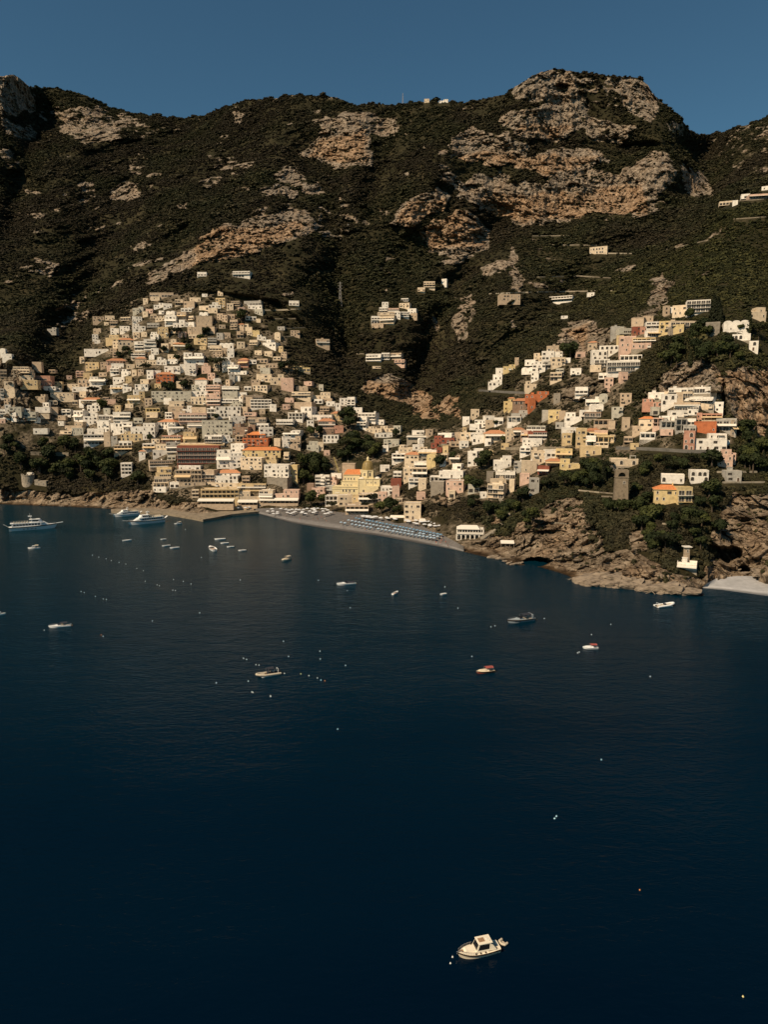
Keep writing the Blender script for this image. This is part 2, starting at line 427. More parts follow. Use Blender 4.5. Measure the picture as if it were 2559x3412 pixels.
# skirts: under the water in front, and down the far side of the ridge behind
front = []
for dz, dy in ((-14, -26), (-3.5, -5)):
    f_ = PT[0].copy()
    sc = (f_[:, 1] + dy) / f_[:, 1]
    f_[:, :2] *= sc[:, None]
    f_[:, 2] = dz
    front.append(f_)
back = []
for dz, dy in ((-3, 14), (-40, 70), (-160, 260), (-420, 700)):
    f_ = PT[-1].copy()
    sc = (f_[:, 1] + dy) / f_[:, 1]
    f_[:, :2] *= sc[:, None]
    f_[:, 2] += dz + vnoise(f_ / 60) * dy * .08
    back.append(f_)
V = np.concatenate([np.stack(front), PT, np.stack(back)])
pad = lambda a, v=None: np.concatenate([np.repeat(a[:1], 2, 0), a, np.repeat(a[-1:], 4, 0)])
nr, nc = V.shape[:2]

def grid_mesh(name, V):
    nr, nc = V.shape[:2]
    me = bpy.data.meshes.new(name)
    me.vertices.add(nr * nc)
    me.vertices.foreach_set('co', V.reshape(-1).astype(np.float32))
    i = np.arange(nr * nc).reshape(nr, nc)
    q = np.stack([i[:-1, :-1], i[:-1, 1:], i[1:, 1:], i[1:, :-1]], -1).reshape(-1, 4)
    me.loops.add(q.size)
    me.loops.foreach_set('vertex_index', q.reshape(-1).astype(np.int32))
    me.polygons.add(len(q))
    me.polygons.foreach_set('loop_start', (np.arange(len(q)) * 4).astype(np.int32))
    me.polygons.foreach_set('use_smooth', np.zeros(len(q), bool))
    me.update(calc_edges=True)
    return me

def add_attr(me, name, a):
    at = me.attributes.new(name, 'FLOAT', 'POINT')
    at.data.foreach_set('value', a.reshape(-1).astype(np.float32))

me = grid_mesh('hillside', V)
add_attr(me, 'rock', pad(rocks_))
ochre = np.zeros(UX.shape)
for poly in ([(1018, 425), (1140, 420), (1390, 400), (1400, 460), (1100, 480)], [(850, 480), (880, 440), (960, 430), (1047, 500), (1047, 530), (930, 540)], [(690, 300), (790, 280), (790, 355), (660, 340)],
             [(410, 500), (670, 480), (600, 530), (420, 580)], [(972, 330), (1310, 340), (1200, 380), (980, 350)], [(1540, 800), (2300, 790), (2300, 950), (1600, 940)], [(770, 815), (1000, 840), (1000, 910), (900, 920), (780, 870)], [(1212, 715), (1270, 700), (1270, 752)], [(1090, 270), (1250, 270), (1200, 305)]):
    ochre = np.maximum(ochre, inside(poly, wx, wy).astype(float))
add_attr(me, 'ochre', pad(blur(ochre, 4)))
green = np.clip((PY - 430) / 300, 0, 1) * 0.7 + np.clip((UX - 1350) / 200, 0, 1) * 0.3
add_attr(me, 'green', pad(green))
dense = inside([(-60, 1000), (-60, 760), (20, 755), (110, 830), (180, 820), (215, 690), (320, 635), (480, 635), (600, 700), (640, 800), (720, 850), (860, 920), (960, 930), (1040, 890), (1090, 880), (1130, 800), (1220, 745), (1240, 790), (1300, 700), (1440, 660), (1470, 700), (1420, 740),
                 (1360, 800), (1340, 860), (1400, 870), (1420, 830), (1560, 840), (1590, 960), (1400, 975), (1260, 1000), (1090, 1080), (960, 1080), (880, 1100), (640, 1090), (420, 1085), (330, 1060), (280, 980), (130, 950), (90, 960)], wx, wy).astype(float)
dense = np.maximum(dense, inside([(560, 1100), (600, 1085), (800, 1095), (900, 1095), (1000, 1110), (1060, 1140), (1075, 1165), (1000, 1185), (960, 1165), (900, 1136), (810, 1122), (700, 1108)], UX, PY))
dense = blur(dense, 3)
add_attr(me, 'town', pad(dense * np.clip(.5 + fbm(P0 / 11.0 + 60, 3), 0, 1)))
add_attr(me, 'wet', pad(np.clip((PY - 1030) / 40, 0, 1)))
terr = bpy.data.objects.new('hillside', me)
COL.objects.link(terr)
terr['kind'] = 'structure'

def terrain_material():
    m, nt, b = nt_new('hillside_ground')
    L = nt.links.new
    g = nt.nodes.new('ShaderNodeNewGeometry')
    pos = g.outputs['Position']
    ra = nt.nodes.new('ShaderNodeAttribute'); ra.attribute_name = 'rock'
    oa = nt.nodes.new('ShaderNodeAttribute'); oa.attribute_name = 'ochre'
    # strata-stretched coordinates
    mp = nt.nodes.new('ShaderNodeMapping')
    mp.inputs['Scale'].default_value = (0.085, 0.085, 0.13)
    mp.inputs['Rotation'].default_value = (0.05, 0.2, 0)
    L(pos, mp.inputs['Vector'])
    n1 = noise_node(nt, 1.0, 7, 0.68, mp.outputs[0], 0.4)
    n2 = noise_node(nt, 0.035, 6, 0.7, pos)
    n3 = noise_node(nt, 0.35, 5, 0.7, pos)
    grey = ramp(nt, [(0.28, (.105, .088, .07)), (0.48, (.235, .195, .15)), (0.7, (.40, .34, .27))])
    och = ramp(nt, [(0.28, (.14, .088, .052)), (0.5, (.335, .215, .125)), (0.72, (.51, .375, .25))])
    L(n1.outputs['Fac'], grey.inputs[0]); L(n1.outputs['Fac'], och.inputs[0])
    f = nt.nodes.new('ShaderNodeMath'); f.operation = 'MULTIPLY_ADD'
    L(n2.outputs['Fac'], f.inputs[0]); f.inputs[1].default_value = 1.5; f.inputs[2].default_value = -0.62
    f2 = nt.nodes.new('ShaderNodeMath'); f2.operation = 'MULTIPLY_ADD'; f2.use_clamp = True
    L(oa.outputs['Fac'], f2.inputs[0]); f2.inputs[1].default_value = 0.65; L(f.outputs[0], f2.inputs[2])
    rockc = mix(nt, f2.outputs[0], grey.outputs[0], och.outputs[0])
    # lichen and root-dark spots of the stone itself
    sp = ramp(nt, [(0.36, (.35, .33, .3)), (0.5, (1, 1, 1))])
    L(n3.outputs['Fac'], sp.inputs[0])
    rockc = mix(nt, 0.75, rockc, sp.outputs[0], 'MULTIPLY')
    # network of darker crack lines multiplied into the rock colour
    vm = nt.nodes.new('ShaderNodeVectorMath'); vm.operation = 'MULTIPLY_ADD'; L(noise_node(nt, 0.25, 4, .65, pos).outputs['Color'], vm.inputs[0]); vm.inputs[1].default_value = (9, 9, 9); L(pos, vm.inputs[2])
    vj = nt.nodes.new('ShaderNodeTexVoronoi'); vj.feature = 'DISTANCE_TO_EDGE'; vj.inputs['Scale'].default_value = 0.11; L(vm.outputs[0], vj.inputs['Vector'])
    jr = ramp(nt, [(0.0, (.22, .19, .16)), (.045, (.55, .52, .48)), (.10, (1, 1, 1))]); L(vj.outputs['Distance'], jr.inputs[0])
    rockc = mix(nt, 0.8, rockc, jr.outputs[0], 'MULTIPLY')
    soil = ramp(nt, [(0.3, (.016, .016, .008)), (0.55, (.032, .028, .0135)), (0.75, (.070, .055, .030))])
    L(n2.outputs['Fac'], soil.inputs[0])
    ed = nt.nodes.new('ShaderNodeMath'); ed.operation = 'MULTIPLY_ADD'; ed.use_clamp = True
    L(n3.outputs['Fac'], ed.inputs[0]); ed.inputs[1].default_value = -1.6; 
    ad = nt.nodes.new('ShaderNodeMath'); ad.operation = 'MULTIPLY_ADD'
    L(ra.outputs['Fac'], ad.inputs[0]); ad.inputs[1].default_value = 2.6; ad.inputs[2].default_value = -0.35
    L(ad.outputs[0], ed.inputs[2])
    colr = mix(nt, ed.outputs[0], soil.outputs[0], rockc)
    ta = nt.nodes.new('ShaderNodeAttribute'); ta.attribute_name = 'town'
    wa = nt.nodes.new('ShaderNodeAttribute'); wa.attribute_name = 'wet'
    pave = ramp(nt, [(0.38, (.05, .042, .027)), (0.52, (.14, .11, .075)), (0.68, (.30, .245, .175))])
    L(n3.outputs['Fac'], pave.inputs[0])
    dk = mix(nt, wa.outputs['Fac'], (1, 1, 1), (.92, .87, .80))
    colr = mix(nt, 1.0, colr, dk, 'MULTIPLY')
    colr = mix(nt, ta.outputs['Fac'], colr, pave.outputs[0])
    # tide mark: algae and wet stone in the first metre above the sea
    spz = nt.nodes.new('ShaderNodeSeparateXYZ'); L(pos, spz.inputs[0])
    tz = nt.nodes.new('ShaderNodeMath'); tz.operation = 'MULTIPLY_ADD'; L(n3.outputs['Fac'], tz.inputs[0]); tz.inputs[1].default_value = -2.2; L(spz.outputs['Z'], tz.inputs[2])
    tr_ = ramp(nt, [(0.0, (.16, .13, .10)), (.22, (.30, .25, .19)), (.40, (1, 1, 1))])
    tzm = nt.nodes.new('ShaderNodeMapRange'); L(tz.outputs[0], tzm.inputs['Value']); tzm.inputs['From Min'].default_value = -1.2; tzm.inputs['From Max'].default_value = 2.6
    L(tzm.outputs[0], tr_.inputs[0])
    colr = mix(nt, 1.0, colr, tr_.outputs[0], 'MULTIPLY')
    L(colr, b.inputs['Base Color'])
    b.inputs['Roughness'].default_value = 0.95
    b.inputs['Specular IOR Level'].default_value = 0.1
    vo = nt.nodes.new('ShaderNodeTexVoronoi'); vo.feature = 'DISTANCE_TO_EDGE'
    vo.inputs['Scale'].default_value = 0.22
    L(pos, vo.inputs['Vector'])
    h = nt.nodes.new('ShaderNodeMath'); h.operation = 'MULTIPLY_ADD'
    L(n1.outputs['Fac'], h.inputs[0]); h.inputs[1].default_value = 3.0; 
    h2 = nt.nodes.new('ShaderNodeMath'); h2.operation = 'MULTIPLY_ADD'
    L(n3.outputs['Fac'], h2.inputs[0]); h2.inputs[1].default_value = 1.6
    h3 = nt.nodes.new('ShaderNodeMath'); h3.operation = 'MINIMUM'; h3.inputs[1].default_value = 0.25
    L(vo.outputs['Distance'], h3.inputs[0]); L(h3.outputs[0], h2.inputs[2]); L(h2.outputs[0], h.inputs[2])
    bp = nt.nodes.new('ShaderNodeBump'); bp.inputs['Strength'].default_value = 0.8; bp.inputs['Distance'].default_value = 1.0
    L(h.outputs[0], bp.inputs['Height']); L(bp.outputs[0], b.inputs['Normal'])
    return m
terr.data.materials.append(terrain_material())

# lookup of the built ground under a photo pixel
def ground_depth(sx, sy):
    u = min(max(sx / K, cols[0]), cols[-1])
    v = sy / K
    j = int(np.clip(np.searchsorted(cols, u) - 1, 0, len(cols) - 2))
    fj = (u - cols[j]) / (cols[j + 1] - cols[j])
    r = []
    for jj in (j, j + 1):
        s = float(np.clip((ysh[jj] - v) / (ysh[jj] - ysk[jj]), 0, 0.9999)) * (NR - 1)
        i = int(s)
        r.append(TD[i, jj] * (1 - (s - i)) + TD[i + 1, jj] * (s - i))
    return r[0] * (1 - fj) + r[1] * fj

def on_ground(sx, sy):
    return at_depth(sx, sy, ground_depth(sx, sy))

# ------------------------------------------------------------------ sea
def sea():
    xs = np.linspace(-1800, 1800, 2); ys = np.linspace(-700, 1000, 2)
    X, Y = np.meshgrid(xs, ys)
    me = grid_mesh('sea_water', np.stack([X, Y, X * 0], -1))
    o = bpy.data.objects.new('sea_water', me)
    COL.objects.link(o)
    o['kind'] = 'structure'
    m, nt, b = nt_new('sea_surface')
    L = nt.links.new
    g = nt.nodes.new('ShaderNodeNewGeometry')
    pos = g.outputs['Position']
    def mapped(sx, sy, rot):
        mp = nt.nodes.new('ShaderNodeMapping')
        mp.inputs['Scale'].default_value = (sx, sy, 1); mp.inputs['Rotation'].default_value = (0, 0, rot)
        L(pos, mp.inputs['Vector']); return mp.outputs[0]
    a = noise_node(nt, 1.0, 5, 0.62, mapped(.10, .20, .12), 0.5)
    c = noise_node(nt, 1.0, 4, 0.6, mapped(.45, .85, -.10), 0.3)
    big = noise_node(nt, 1.0, 3, 0.5, mapped(.006, .014, .3))
    mul = nt.nodes.new('ShaderNodeMath'); mul.operation = 'MULTIPLY_ADD'
    L(a.outputs['Fac'], mul.inputs[0]); mul.inputs[1].default_value = 1.7
    m2 = nt.nodes.new('ShaderNodeMath'); m2.operation = 'MULTIPLY'
    L(c.outputs['Fac'], m2.inputs[0]); m2.inputs[1].default_value = 0.9
    L(m2.outputs[0], mul.inputs[2])
    st = nt.nodes.new('ShaderNodeMapRange')
    L(big.outputs['Fac'], st.inputs['Value'])
    st.inputs['From Min'].default_value = 0.35; st.inputs['From Max'].default_value = 0.65
    st.inputs['To Min'].default_value = 0.2; st.inputs['To Max'].default_value = 0.5
    bp = nt.nodes.new('ShaderNodeBump'); bp.inputs['Distance'].default_value = 0.5
    L(st.outputs[0], bp.inputs['Strength']); L(mul.outputs[0], bp.inputs['Height'])
    # water colour runs from dark blue by the camera to teal towards the shore
    sp = nt.nodes.new('ShaderNodeSeparateXYZ'); L(pos, sp.inputs[0])
    dn = nt.nodes.new('ShaderNodeMath'); dn.operation = 'MULTIPLY_ADD'; L(big.outputs['Fac'], dn.inputs[0]); dn.inputs[1].default_value = 160; L(sp.outputs['Y'], dn.inputs[2])
    dm = nt.nodes.new('ShaderNodeMapRange'); L(dn.outputs[0], dm.inputs['Value']); dm.inputs['From Min'].default_value = 150; dm.inputs['From Max'].default_value = 560
    cr = ramp(nt, [(0.0, (.0002, .0050, .0140)), (0.45, (.0006, .0142, .0275)), (1.0, (.0018, .0200, .0320))])
    L(dm.outputs[0], cr.inputs[0])
    out = nt.nodes['Material Output']
    nt.nodes.remove(b)
    df = nt.nodes.new('ShaderNodeBsdfDiffuse'); L(cr.outputs[0], df.inputs['Color'])
    gl = nt.nodes.new('ShaderNodeBsdfGlossy'); gl.inputs['Roughness'].default_value = 0.10; L(bp.outputs[0], gl.inputs['Normal'])
    fr = nt.nodes.new('ShaderNodeFresnel'); fr.inputs['IOR'].default_value = 1.333; L(bp.outputs[0], fr.inputs['Normal'])
    fm = nt.nodes.new('ShaderNodeMath'); fm.operation = 'MULTIPLY'; L(fr.outputs[0], fm.inputs[0]); fm.inputs[1].default_value = 0.52
    mx = nt.nodes.new('ShaderNodeMixShader'); L(fm.outputs[0], mx.inputs[0]); L(df.outputs[0], mx.inputs[1]); L(gl.outputs[0], mx.inputs[2]); L(mx.outputs[0], out.inputs['Surface'])
    o.data.materials.append(m)
sea()
# ------------------------------------------------------------------ the houses, read off the photo tile by tile
# left top right bottom (tile units) colour roof front
#   colour: w white c cream b beige t tan g grey s stone y yellow o ochre k pink r red e orange l coral n brown v grey green
#   roof: f flat with parapet, t tiled, v vaulted     front: w windows a arches b balconies l loggia p plain
TILES = {
 'A': (240, 960, 4.1475, "1085 70 1390 128 t f b;1085 125 1215 175 c f p;1125 200 1265 275 w f w;1258 215 1385 280 w f w;1420 165 1540 240 c f b;1540 190 1659 280 b f w;1500 280 1659 330 w f b;1290 330 1430 395 w v a;1145 385 1285 455 c f w;1285 385 1440 520 w f w;1400 430 1550 540 w f w;1450 330 1580 440 b f w;1560 475 1659 535 w f w;285 395 450 470 b f w;455 390 590 445 c f w;660 405 820 445 c f b;830 395 970 470 w f w;1030 490 1210 545 g f b;840 485 1010 605 w f w;655 530 800 600 w f w;530 560 650 640 w f w;465 640 700 745 o f w;690 650 790 695 c f w;555 740 665 825 c f a;650 690 850 830 c t a;860 740 1000 860 w f b;1000 705 1160 860 w f b;1190 545 1330 690 o f w;1080 600 1200 720 w f w;1340 700 1480 800 c f w;1590 540 1659 650 t f w;1410 755 1560 850 o t w;1230 770 1340 880 c f w;185 845 490 910 w f a;310 715 390 765 w f p;490 975 735 1070 k t l;540 1050 720 1115 w f a;185 1030 375 1120 o f w;390 1025 500 1100 b f w;870 970 1030 1035 b t w;1030 1000 1170 1060 c f w;1165 945 1310 1060 w f w;1310 920 1490 985 c f w;1320 985 1460 1045 w f w;1550 890 1659 1050 w f w;1490 1060 1570 1160 w f a;1570 1055 1659 1170 w f w;1280 1085 1490 1170 w f w;750 1060 870 1115 c f w;880 1040 1010 1095 c f w;520 1110 660 1195 w f b;670 1115 820 1200 w f w;820 880 1010 960 c f b;1090 840 1200 920 w f w"),
 'B': (600, 960, 4.1475, "300 85 380 120 w f p;125 140 290 190 c f w;490 145 625 265 o f w;400 190 560 280 w f w;250 245 410 305 c f b;50 190 200 290 b f w;700 180 830 250 t f b;640 215 740 305 c f a;880 185 1120 245 g f b;930 240 1140 290 w f w;1020 300 1150 360 v f w;380 285 520 345 c f w;230 390 440 530 t f p;260 345 390 405 w v a;500 360 600 440 b f a;570 375 660 465 b f w;655 360 760 425 b f b;680 440 800 500 b f b;690 495 800 575 t f b;900 400 1060 440 w f b;60 480 210 540 w f p;110 540 310 660 t f p;110 645 320 700 c f b;190 690 370 780 o f w;330 540 490 620 b f w;500 620 600 710 g f w;600 620 700 690 b f w;790 500 890 580 b t w;880 490 1000 590 c f w;990 585 1095 665 y v p;920 600 1000 655 c f w;1060 640 1190 715 w f w;1130 705 1330 815 w f w;950 720 1080 785 c f b;1500 180 1650 245 w f b;1340 540 1450 580 g f w;1520 590 1659 660 b f w;780 600 880 690 b f b;390 690 500 820 g f b;540 765 740 840 w v a;780 750 900 830 c f w;400 800 580 870 c f b;570 830 660 900 b f w;650 850 750 960 w f w;450 880 590 960 b f w;65 890 320 1045 w f w;300 1030 420 1175 k f w;70 1050 220 1200 w f w;480 965 690 1000 w f p;590 1000 700 1150 w f w;660 1020 810 1190 w f w;800 970 945 1090 l t w;940 990 1060 1050 w f b;1050 980 1220 1030 b f b;1180 1040 1380 1100 b f a;1060 1060 1190 1115 c f w;1100 1110 1250 1180 v f w"),
 'C': (0, 1150, 4.1475, "0 60 80 140 w v a;30 130 165 200 w f p;190 300 385 345 c f b;215 340 420 385 c f b;240 380 445 430 c f b;270 425 460 490 c f w;290 485 510 565 o f w;460 425 690 500 l f b;510 490 700 560 l f w;580 570 770 620 w f w;680 595 830 645 w f b;0 340 95 450 t f b;60 510 190 600 c f a;0 600 60 700 g f b;40 610 210 685 c f p;60 740 150 830 b f w;70 830 150 920 w f w;0 890 130 1010 w f b;130 860 290 950 v f w;150 930 230 1010 w f w;290 880 410 935 w f b;330 930 500 1000 v f b;490 865 690 930 w f p;680 860 800 930 b f a;560 950 680 1015 c f p;930 540 1100 615 c f w;1020 580 1380 645 w f w;1080 480 1240 575 b f a;1150 390 1280 480 o f a;1240 430 1460 560 w f w;720 660 1000 740 c f w;930 670 1030 765 w f a;1150 730 1420 800 c t w;1210 790 1380 920 w f a;1090 760 1160 860 w f w;1010 910 1160 1055 w f w;1160 930 1340 1090 w f w;1370 970 1560 1065 w f b;890 1055 1140 1180 t f w;800 1060 885 1110 w f p;820 1185 1000 1230 c f b;460 1160 660 1225 w f w;1000 1140 1150 1240 v f w"),
 'D': (240, 1220, 4.1475, "530 265 700 350 w f w;700 235 820 345 w f w;560 160 730 225 w f w;740 150 830 225 o f p;870 250 1050 345 w f a;1030 60 1130 175 w f w;1130 60 1230 130 w f b;1170 85 1395 235 e t w;850 330 1000 395 w f w;770 410 950 520 o f w;930 350 1010 500 o f w;1130 345 1620 485 v f w;1000 450 1110 545 b f a;1260 450 1380 525 w v a;1350 490 1540 560 c f w;1330 560 1530 635 b f b;1530 540 1650 665 w f w;1010 580 1220 640 y f l;1020 640 1190 715 c f b;1280 640 1390 735 w f l;1380 620 1560 710 b f w;580 640 800 755 w f b;350 755 520 910 w f w;530 790 720 930 w f a;700 770 830 890 w f w;820 780 1140 1005 w f a;1180 740 1430 860 w t a;1340 790 1530 910 w f w;680 900 970 1035 o f a;215 870 440 950 w f a;190 945 440 1090 w f l;440 920 535 1100 t f p;540 970 630 1080 g f w;640 1040 830 1100 w f b;600 1095 810 1190 c f l;980 1070 1140 1155 w f l;1160 1075 1310 1200 c f w;1130 1160 1300 1240 w f a;1240 960 1510 1060 l f b;1310 1050 1480 1190 g f b;1540 910 1659 1060 o f w"),
 'E': (600, 1220, 4.1475, "205 165 370 260 w t p;250 260 360 345 w f a;355 265 560 345 k f b;360 345 550 430 k f a;140 350 370 430 w f a;150 430 370 530 c f a;370 430 560 540 k f b;590 285 800 350 w f b;590 350 790 470 v f w;620 190 700 285 b f w;680 110 760 240 g f w;760 140 830 205 w f w;980 190 1110 270 b f a;1000 265 1210 350 c f a;1060 115 1260 215 c f w;1255 105 1430 255 c f a;1400 165 1560 335 k f p;880 410 1140 470 b f b;990 460 1250 590 w f l;910 430 1000 580 b f p;580 450 860 505 w f b;700 480 860 565 v f w;800 570 940 660 b f w;510 560 820 705 w f a;150 565 360 660 b f p;0 650 350 770 k f b;370 585 530 700 w f l;330 750 700 960 v f w;700 700 900 800 w f w;720 790 950 955 n f w;890 640 1050 735 k f b;950 710 1180 830 b f b;1050 790 1230 855 w f b;1110 850 1280 970 w f w;960 820 1040 895 n f w;1330 740 1560 805 w f b;1420 880 1659 985 w f w;1420 980 1530 1115 w f w;1520 960 1659 1140 b f w;110 790 330 855 g f b;50 920 230 1075 o f w;110 860 220 915 b f w;560 950 750 1055 w f a;760 960 880 1055 b f l;870 1000 1210 1095 e f w;930 915 1170 1000 e t l;340 960 580 1100 w f b;700 1070 890 1245 w f w;510 1150 700 1245 w f b"),
 'F': (400, 1440, 4.1475, "820 195 1340 430 r f b;835 158 1415 192 c f l;430 390 720 480 b f b;500 480 720 555 o f b;500 555 700 625 o f b;490 615 690 690 c f b;460 690 660 765 c f l;450 760 650 825 w f w;20 430 160 590 w f l;260 260 350 375 w t p;320 160 480 260 w f l;680 690 830 765 w f b;810 465 1110 525 w f w;760 520 980 695 t f l;980 520 1130 705 t f l;1120 530 1310 685 b f b;830 690 1170 740 t f a;1330 530 1650 610 w t w;1310 600 1620 705 w f a;1340 240 1540 495 w f w;1160 705 1659 755 c f w;1140 790 1620 915 o f l"),
 'G': (700, 1440, 4.1475, "280 280 470 480 w f w;420 350 720 500 c f w;470 215 950 340 y t a;720 320 920 450 o f w;750 450 1080 620 w f w;1080 455 1210 655 y f w;780 630 1070 725 s f p;390 715 760 810 o f b;380 820 730 965 c f w;680 800 870 965 c f b;810 795 1210 965 k f w;1340 120 1500 250 v f w;1480 140 1570 250 c f p;1570 250 1659 315 k f w;1470 620 1600 765 w f b;1400 775 1580 895 k f w"),
 'I': (960, 1220, 4.1475, "20 0 200 40 y f b;150 20 300 75 y f b;50 360 310 445 c f b;320 355 570 455 c f w;100 290 280 340 t v p;350 460 480 515 w f b;480 450 610 505 b f w;520 490 650 550 w f w;80 505 330 600 b f p;160 560 340 685 w f a;650 520 730 625 w f w;710 445 830 545 w f w;810 430 930 500 w f b;800 495 930 575 w f b;880 575 1030 640 w f p;590 630 760 755 o t w;250 680 600 745 w f b;360 630 500 685 b f w;430 730 640 865 k t b;630 830 770 920 l f p;480 865 640 945 n f w;0 640 200 745 w f l;260 750 360 855 w f w;490 955 690 1055 w f a;960 650 1210 745 w f b;980 700 1100 765 w f w;1160 670 1240 765 w f w;1200 740 1330 805 w f w;940 770 1090 855 w f b;1070 830 1290 915 c f w;1280 820 1460 905 c f w;1450 830 1560 935 v f w;1210 920 1430 985 w f a;1320 1010 1530 1105 v f w;1300 1100 1390 1175 w f w"),
 'J': (1000, 1480, 4.1475, "220 440 400 595 w f b;350 450 510 565 k f w;420 405 580 465 w f p;350 570 460 695 g f b;160 600 340 735 k f w;95 540 190 695 n f p;360 705 560 835 w f l;540 700 720 850 c f w;820 690 1100 810 c f l;720 715 840 840 o f w;1080 665 1190 860 k f w;640 850 930 965 b f l;1100 300 1240 375 w f b;1260 480 1390 610 r f p;1280 580 1370 735 k f w;1120 590 1280 705 w f w;1445 810 1659 1040 c f w"),
 'K': (1300, 1380, 4.1475, "115 420 310 525 c f w;310 430 470 495 w f w;395 345 475 405 w v p;30 545 200 655 w f l;190 530 400 690 c t w;340 650 500 740 w f b;180 735 330 915 c f w;310 740 500 885 c f l;260 880 400 985 w f b;390 890 495 1035 c f p;40 800 160 905 w f b;600 310 720 405 r f w;720 330 880 400 r f w;640 270 870 325 w f b;560 400 650 465 r f w;640 460 720 525 r f w;720 440 810 525 o f w;390 500 640 565 w f b;410 455 520 505 c f w;500 560 630 725 y v p;700 550 800 625 c f l;230 290 540 335 g f b;300 225 480 290 w f b;890 260 980 365 b f w;970 260 1110 365 c f w;1000 185 1060 255 o f w;960 370 1090 455 w f w;1090 140 1240 215 w f w;1170 80 1320 175 w f w;1300 25 1450 95 w f w;1310 90 1440 175 t f p;1120 200 1330 325 w f w;1320 230 1600 355 c t w;1140 300 1300 395 w f a;1300 340 1400 425 w f b;1070 520 1200 705 w f w;1150 480 1290 565 w f w;1440 570 1659 735 w f w;850 690 990 765 w f b;680 790 1000 880 w f w;560 855 770 930 w f l;560 925 740 1090 s f p;770 915 1010 1065 k f w;800 1060 900 1155 c f b;1340 790 1430 920 s f p;1410 900 1600 1010 c f w;1340 965 1570 1155 c f b;1500 775 1659 880 w f b;1240 1090 1340 1155 w f p;820 560 960 660 b f w;830 380 980 450 b f b"),
 'L': (1600, 1120, 4.1475, "920 135 1140 220 t f a;1020 215 1140 305 w f w;750 225 900 335 c f w;860 205 1010 335 w f w;610 330 770 405 w f w;570 440 750 525 w v p;700 490 810 605 w f a;730 340 890 495 w f w;880 350 990 445 g f b;990 300 1170 415 c f w;1160 300 1250 365 w f w;330 385 480 475 y f w;210 450 330 525 w f p;170 530 310 605 w f a;120 595 290 690 w f a;480 300 530 405 b f p;640 755 930 865 e f w;380 855 480 985 y t w;470 865 680 1005 n t a;670 865 765 1010 e f a;330 910 390 1015 y f w;375 1110 560 1205 w f l;950 1015 1100 1145 y f w;1090 1035 1180 1135 b f w;1180 1045 1390 1185 w f w;1470 870 1659 950 w f b;1390 1025 1540 1105 w f w;1450 1050 1659 1115 n f b;1010 800 1110 905 s f p;450 1015 650 1120 g f w;850 1030 950 1150 g f w;1480 85 1620 170 t t w"),
 'M': (1650, 1380, 4.1475, "150 195 260 355 c f w;250 190 400 290 c t w;360 225 480 345 k f w;470 235 700 355 r f b;390 340 630 450 w f w;440 160 690 225 v f b;920 260 1060 415 o f w;930 190 1130 260 w f p;1120 200 1250 445 o f w;830 110 950 195 g f w;1260 200 1440 310 l t b;1380 225 1540 320 k f w;1260 305 1380 435 w f w;1370 300 1620 385 o f l;1370 385 1570 445 c f l;1600 285 1659 375 c f w;1380 70 1600 160 b f l;1190 450 1450 555 o f a;520 505 720 665 c f w;700 490 910 600 w f w;850 490 1050 610 y f w;710 620 910 710 n t w;910 615 1150 745 y f w;590 725 740 825 r f w;260 650 400 790 g f w;390 640 570 815 c f p;20 800 260 890 w f b;190 900 265 1065 c f w;480 880 600 1090 g f w;1560 90 1659 190 b f w"),
 'N': (1960, 980, 4.1475, "1050 170 1130 290 b f w;1180 155 1420 290 c f w;1090 180 1190 260 w f w;1380 80 1659 250 w f b;600 335 760 440 b f p;760 300 900 385 b f p;810 380 1000 495 w f b;990 375 1160 545 y f w;1150 370 1520 445 c f b;1150 430 1310 530 y f a;820 500 990 585 w f b;610 450 720 560 r f w;715 455 790 545 l f w;390 570 490 695 o f w;440 590 640 800 k f w;630 605 910 690 o f l;620 685 850 750 k f w;430 475 600 555 v f b;320 455 430 590 g f p;170 715 400 825 w f a;60 780 250 920 w f a;90 900 290 1000 w f b;460 840 720 910 w f l;290 915 680 1065 w f b;20 990 180 1070 c f p;140 1100 280 1175 w f b;0 670 130 745 l t w"),
 'P': (2060, 1260, 4.1475, "430 205 620 285 w f w;350 275 600 395 l f a;610 230 790 375 w f a;720 145 1010 195 w f b;630 195 800 240 c f p;800 190 900 325 t f p;900 195 1010 315 c f b;1060 120 1260 205 w f b;1010 215 1230 275 c f b;1250 140 1360 255 b f w;940 265 1290 345 w f b;800 345 1100 405 b f b;1110 345 1300 425 c f w;830 385 1090 445 w f b;960 425 1100 505 w f w;730 455 960 525 w f w;610 530 800 600 w f p;600 590 790 700 g f l;290 535 480 680 c t w;480 545 610 680 k f l;190 670 310 770 b f p;310 750 500 840 w f l;800 555 940 725 g f l;940 570 1070 660 w f b;910 655 1060 750 g f b;1160 490 1410 585 l f l;1090 490 1160 565 l f p;1150 590 1340 655 t f l;1370 565 1600 730 g f b;1550 580 1640 800 t f w;1070 600 1330 755 e f p;905 730 1040 995 l f a;1030 755 1455 1000 w f w;1455 860 1540 925 w f b;1380 975 1560 1225 k f w;1550 1040 1620 1185 k f w"),
 'R': (1959, 900, 2.765, "1265 470 1460 570 w v p;1090 485 1200 595 s f p;1480 335 1640 445 c f w;1345 590 1480 645 w f a;1490 655 1560 745 w f a;225 1740 450 1800 c f a;690 1885 870 1960 w f a;620 1990 830 2135 y t w;825 2005 960 2135 y f b;950 1850 1100 1950 w f a;1270 1850 1410 1950 g f w"),
 'V': (1950, 1500, 4.1475, "1290 1562 1515 1636 w f w"),
 'T': (1000, 1100, 2.37, "520 190 640 245 w f b;640 180 710 235 w f b;715 180 800 235 b f b;740 235 830 275 k f b;570 285 640 305 c f b;130 70 230 128 b f b"),
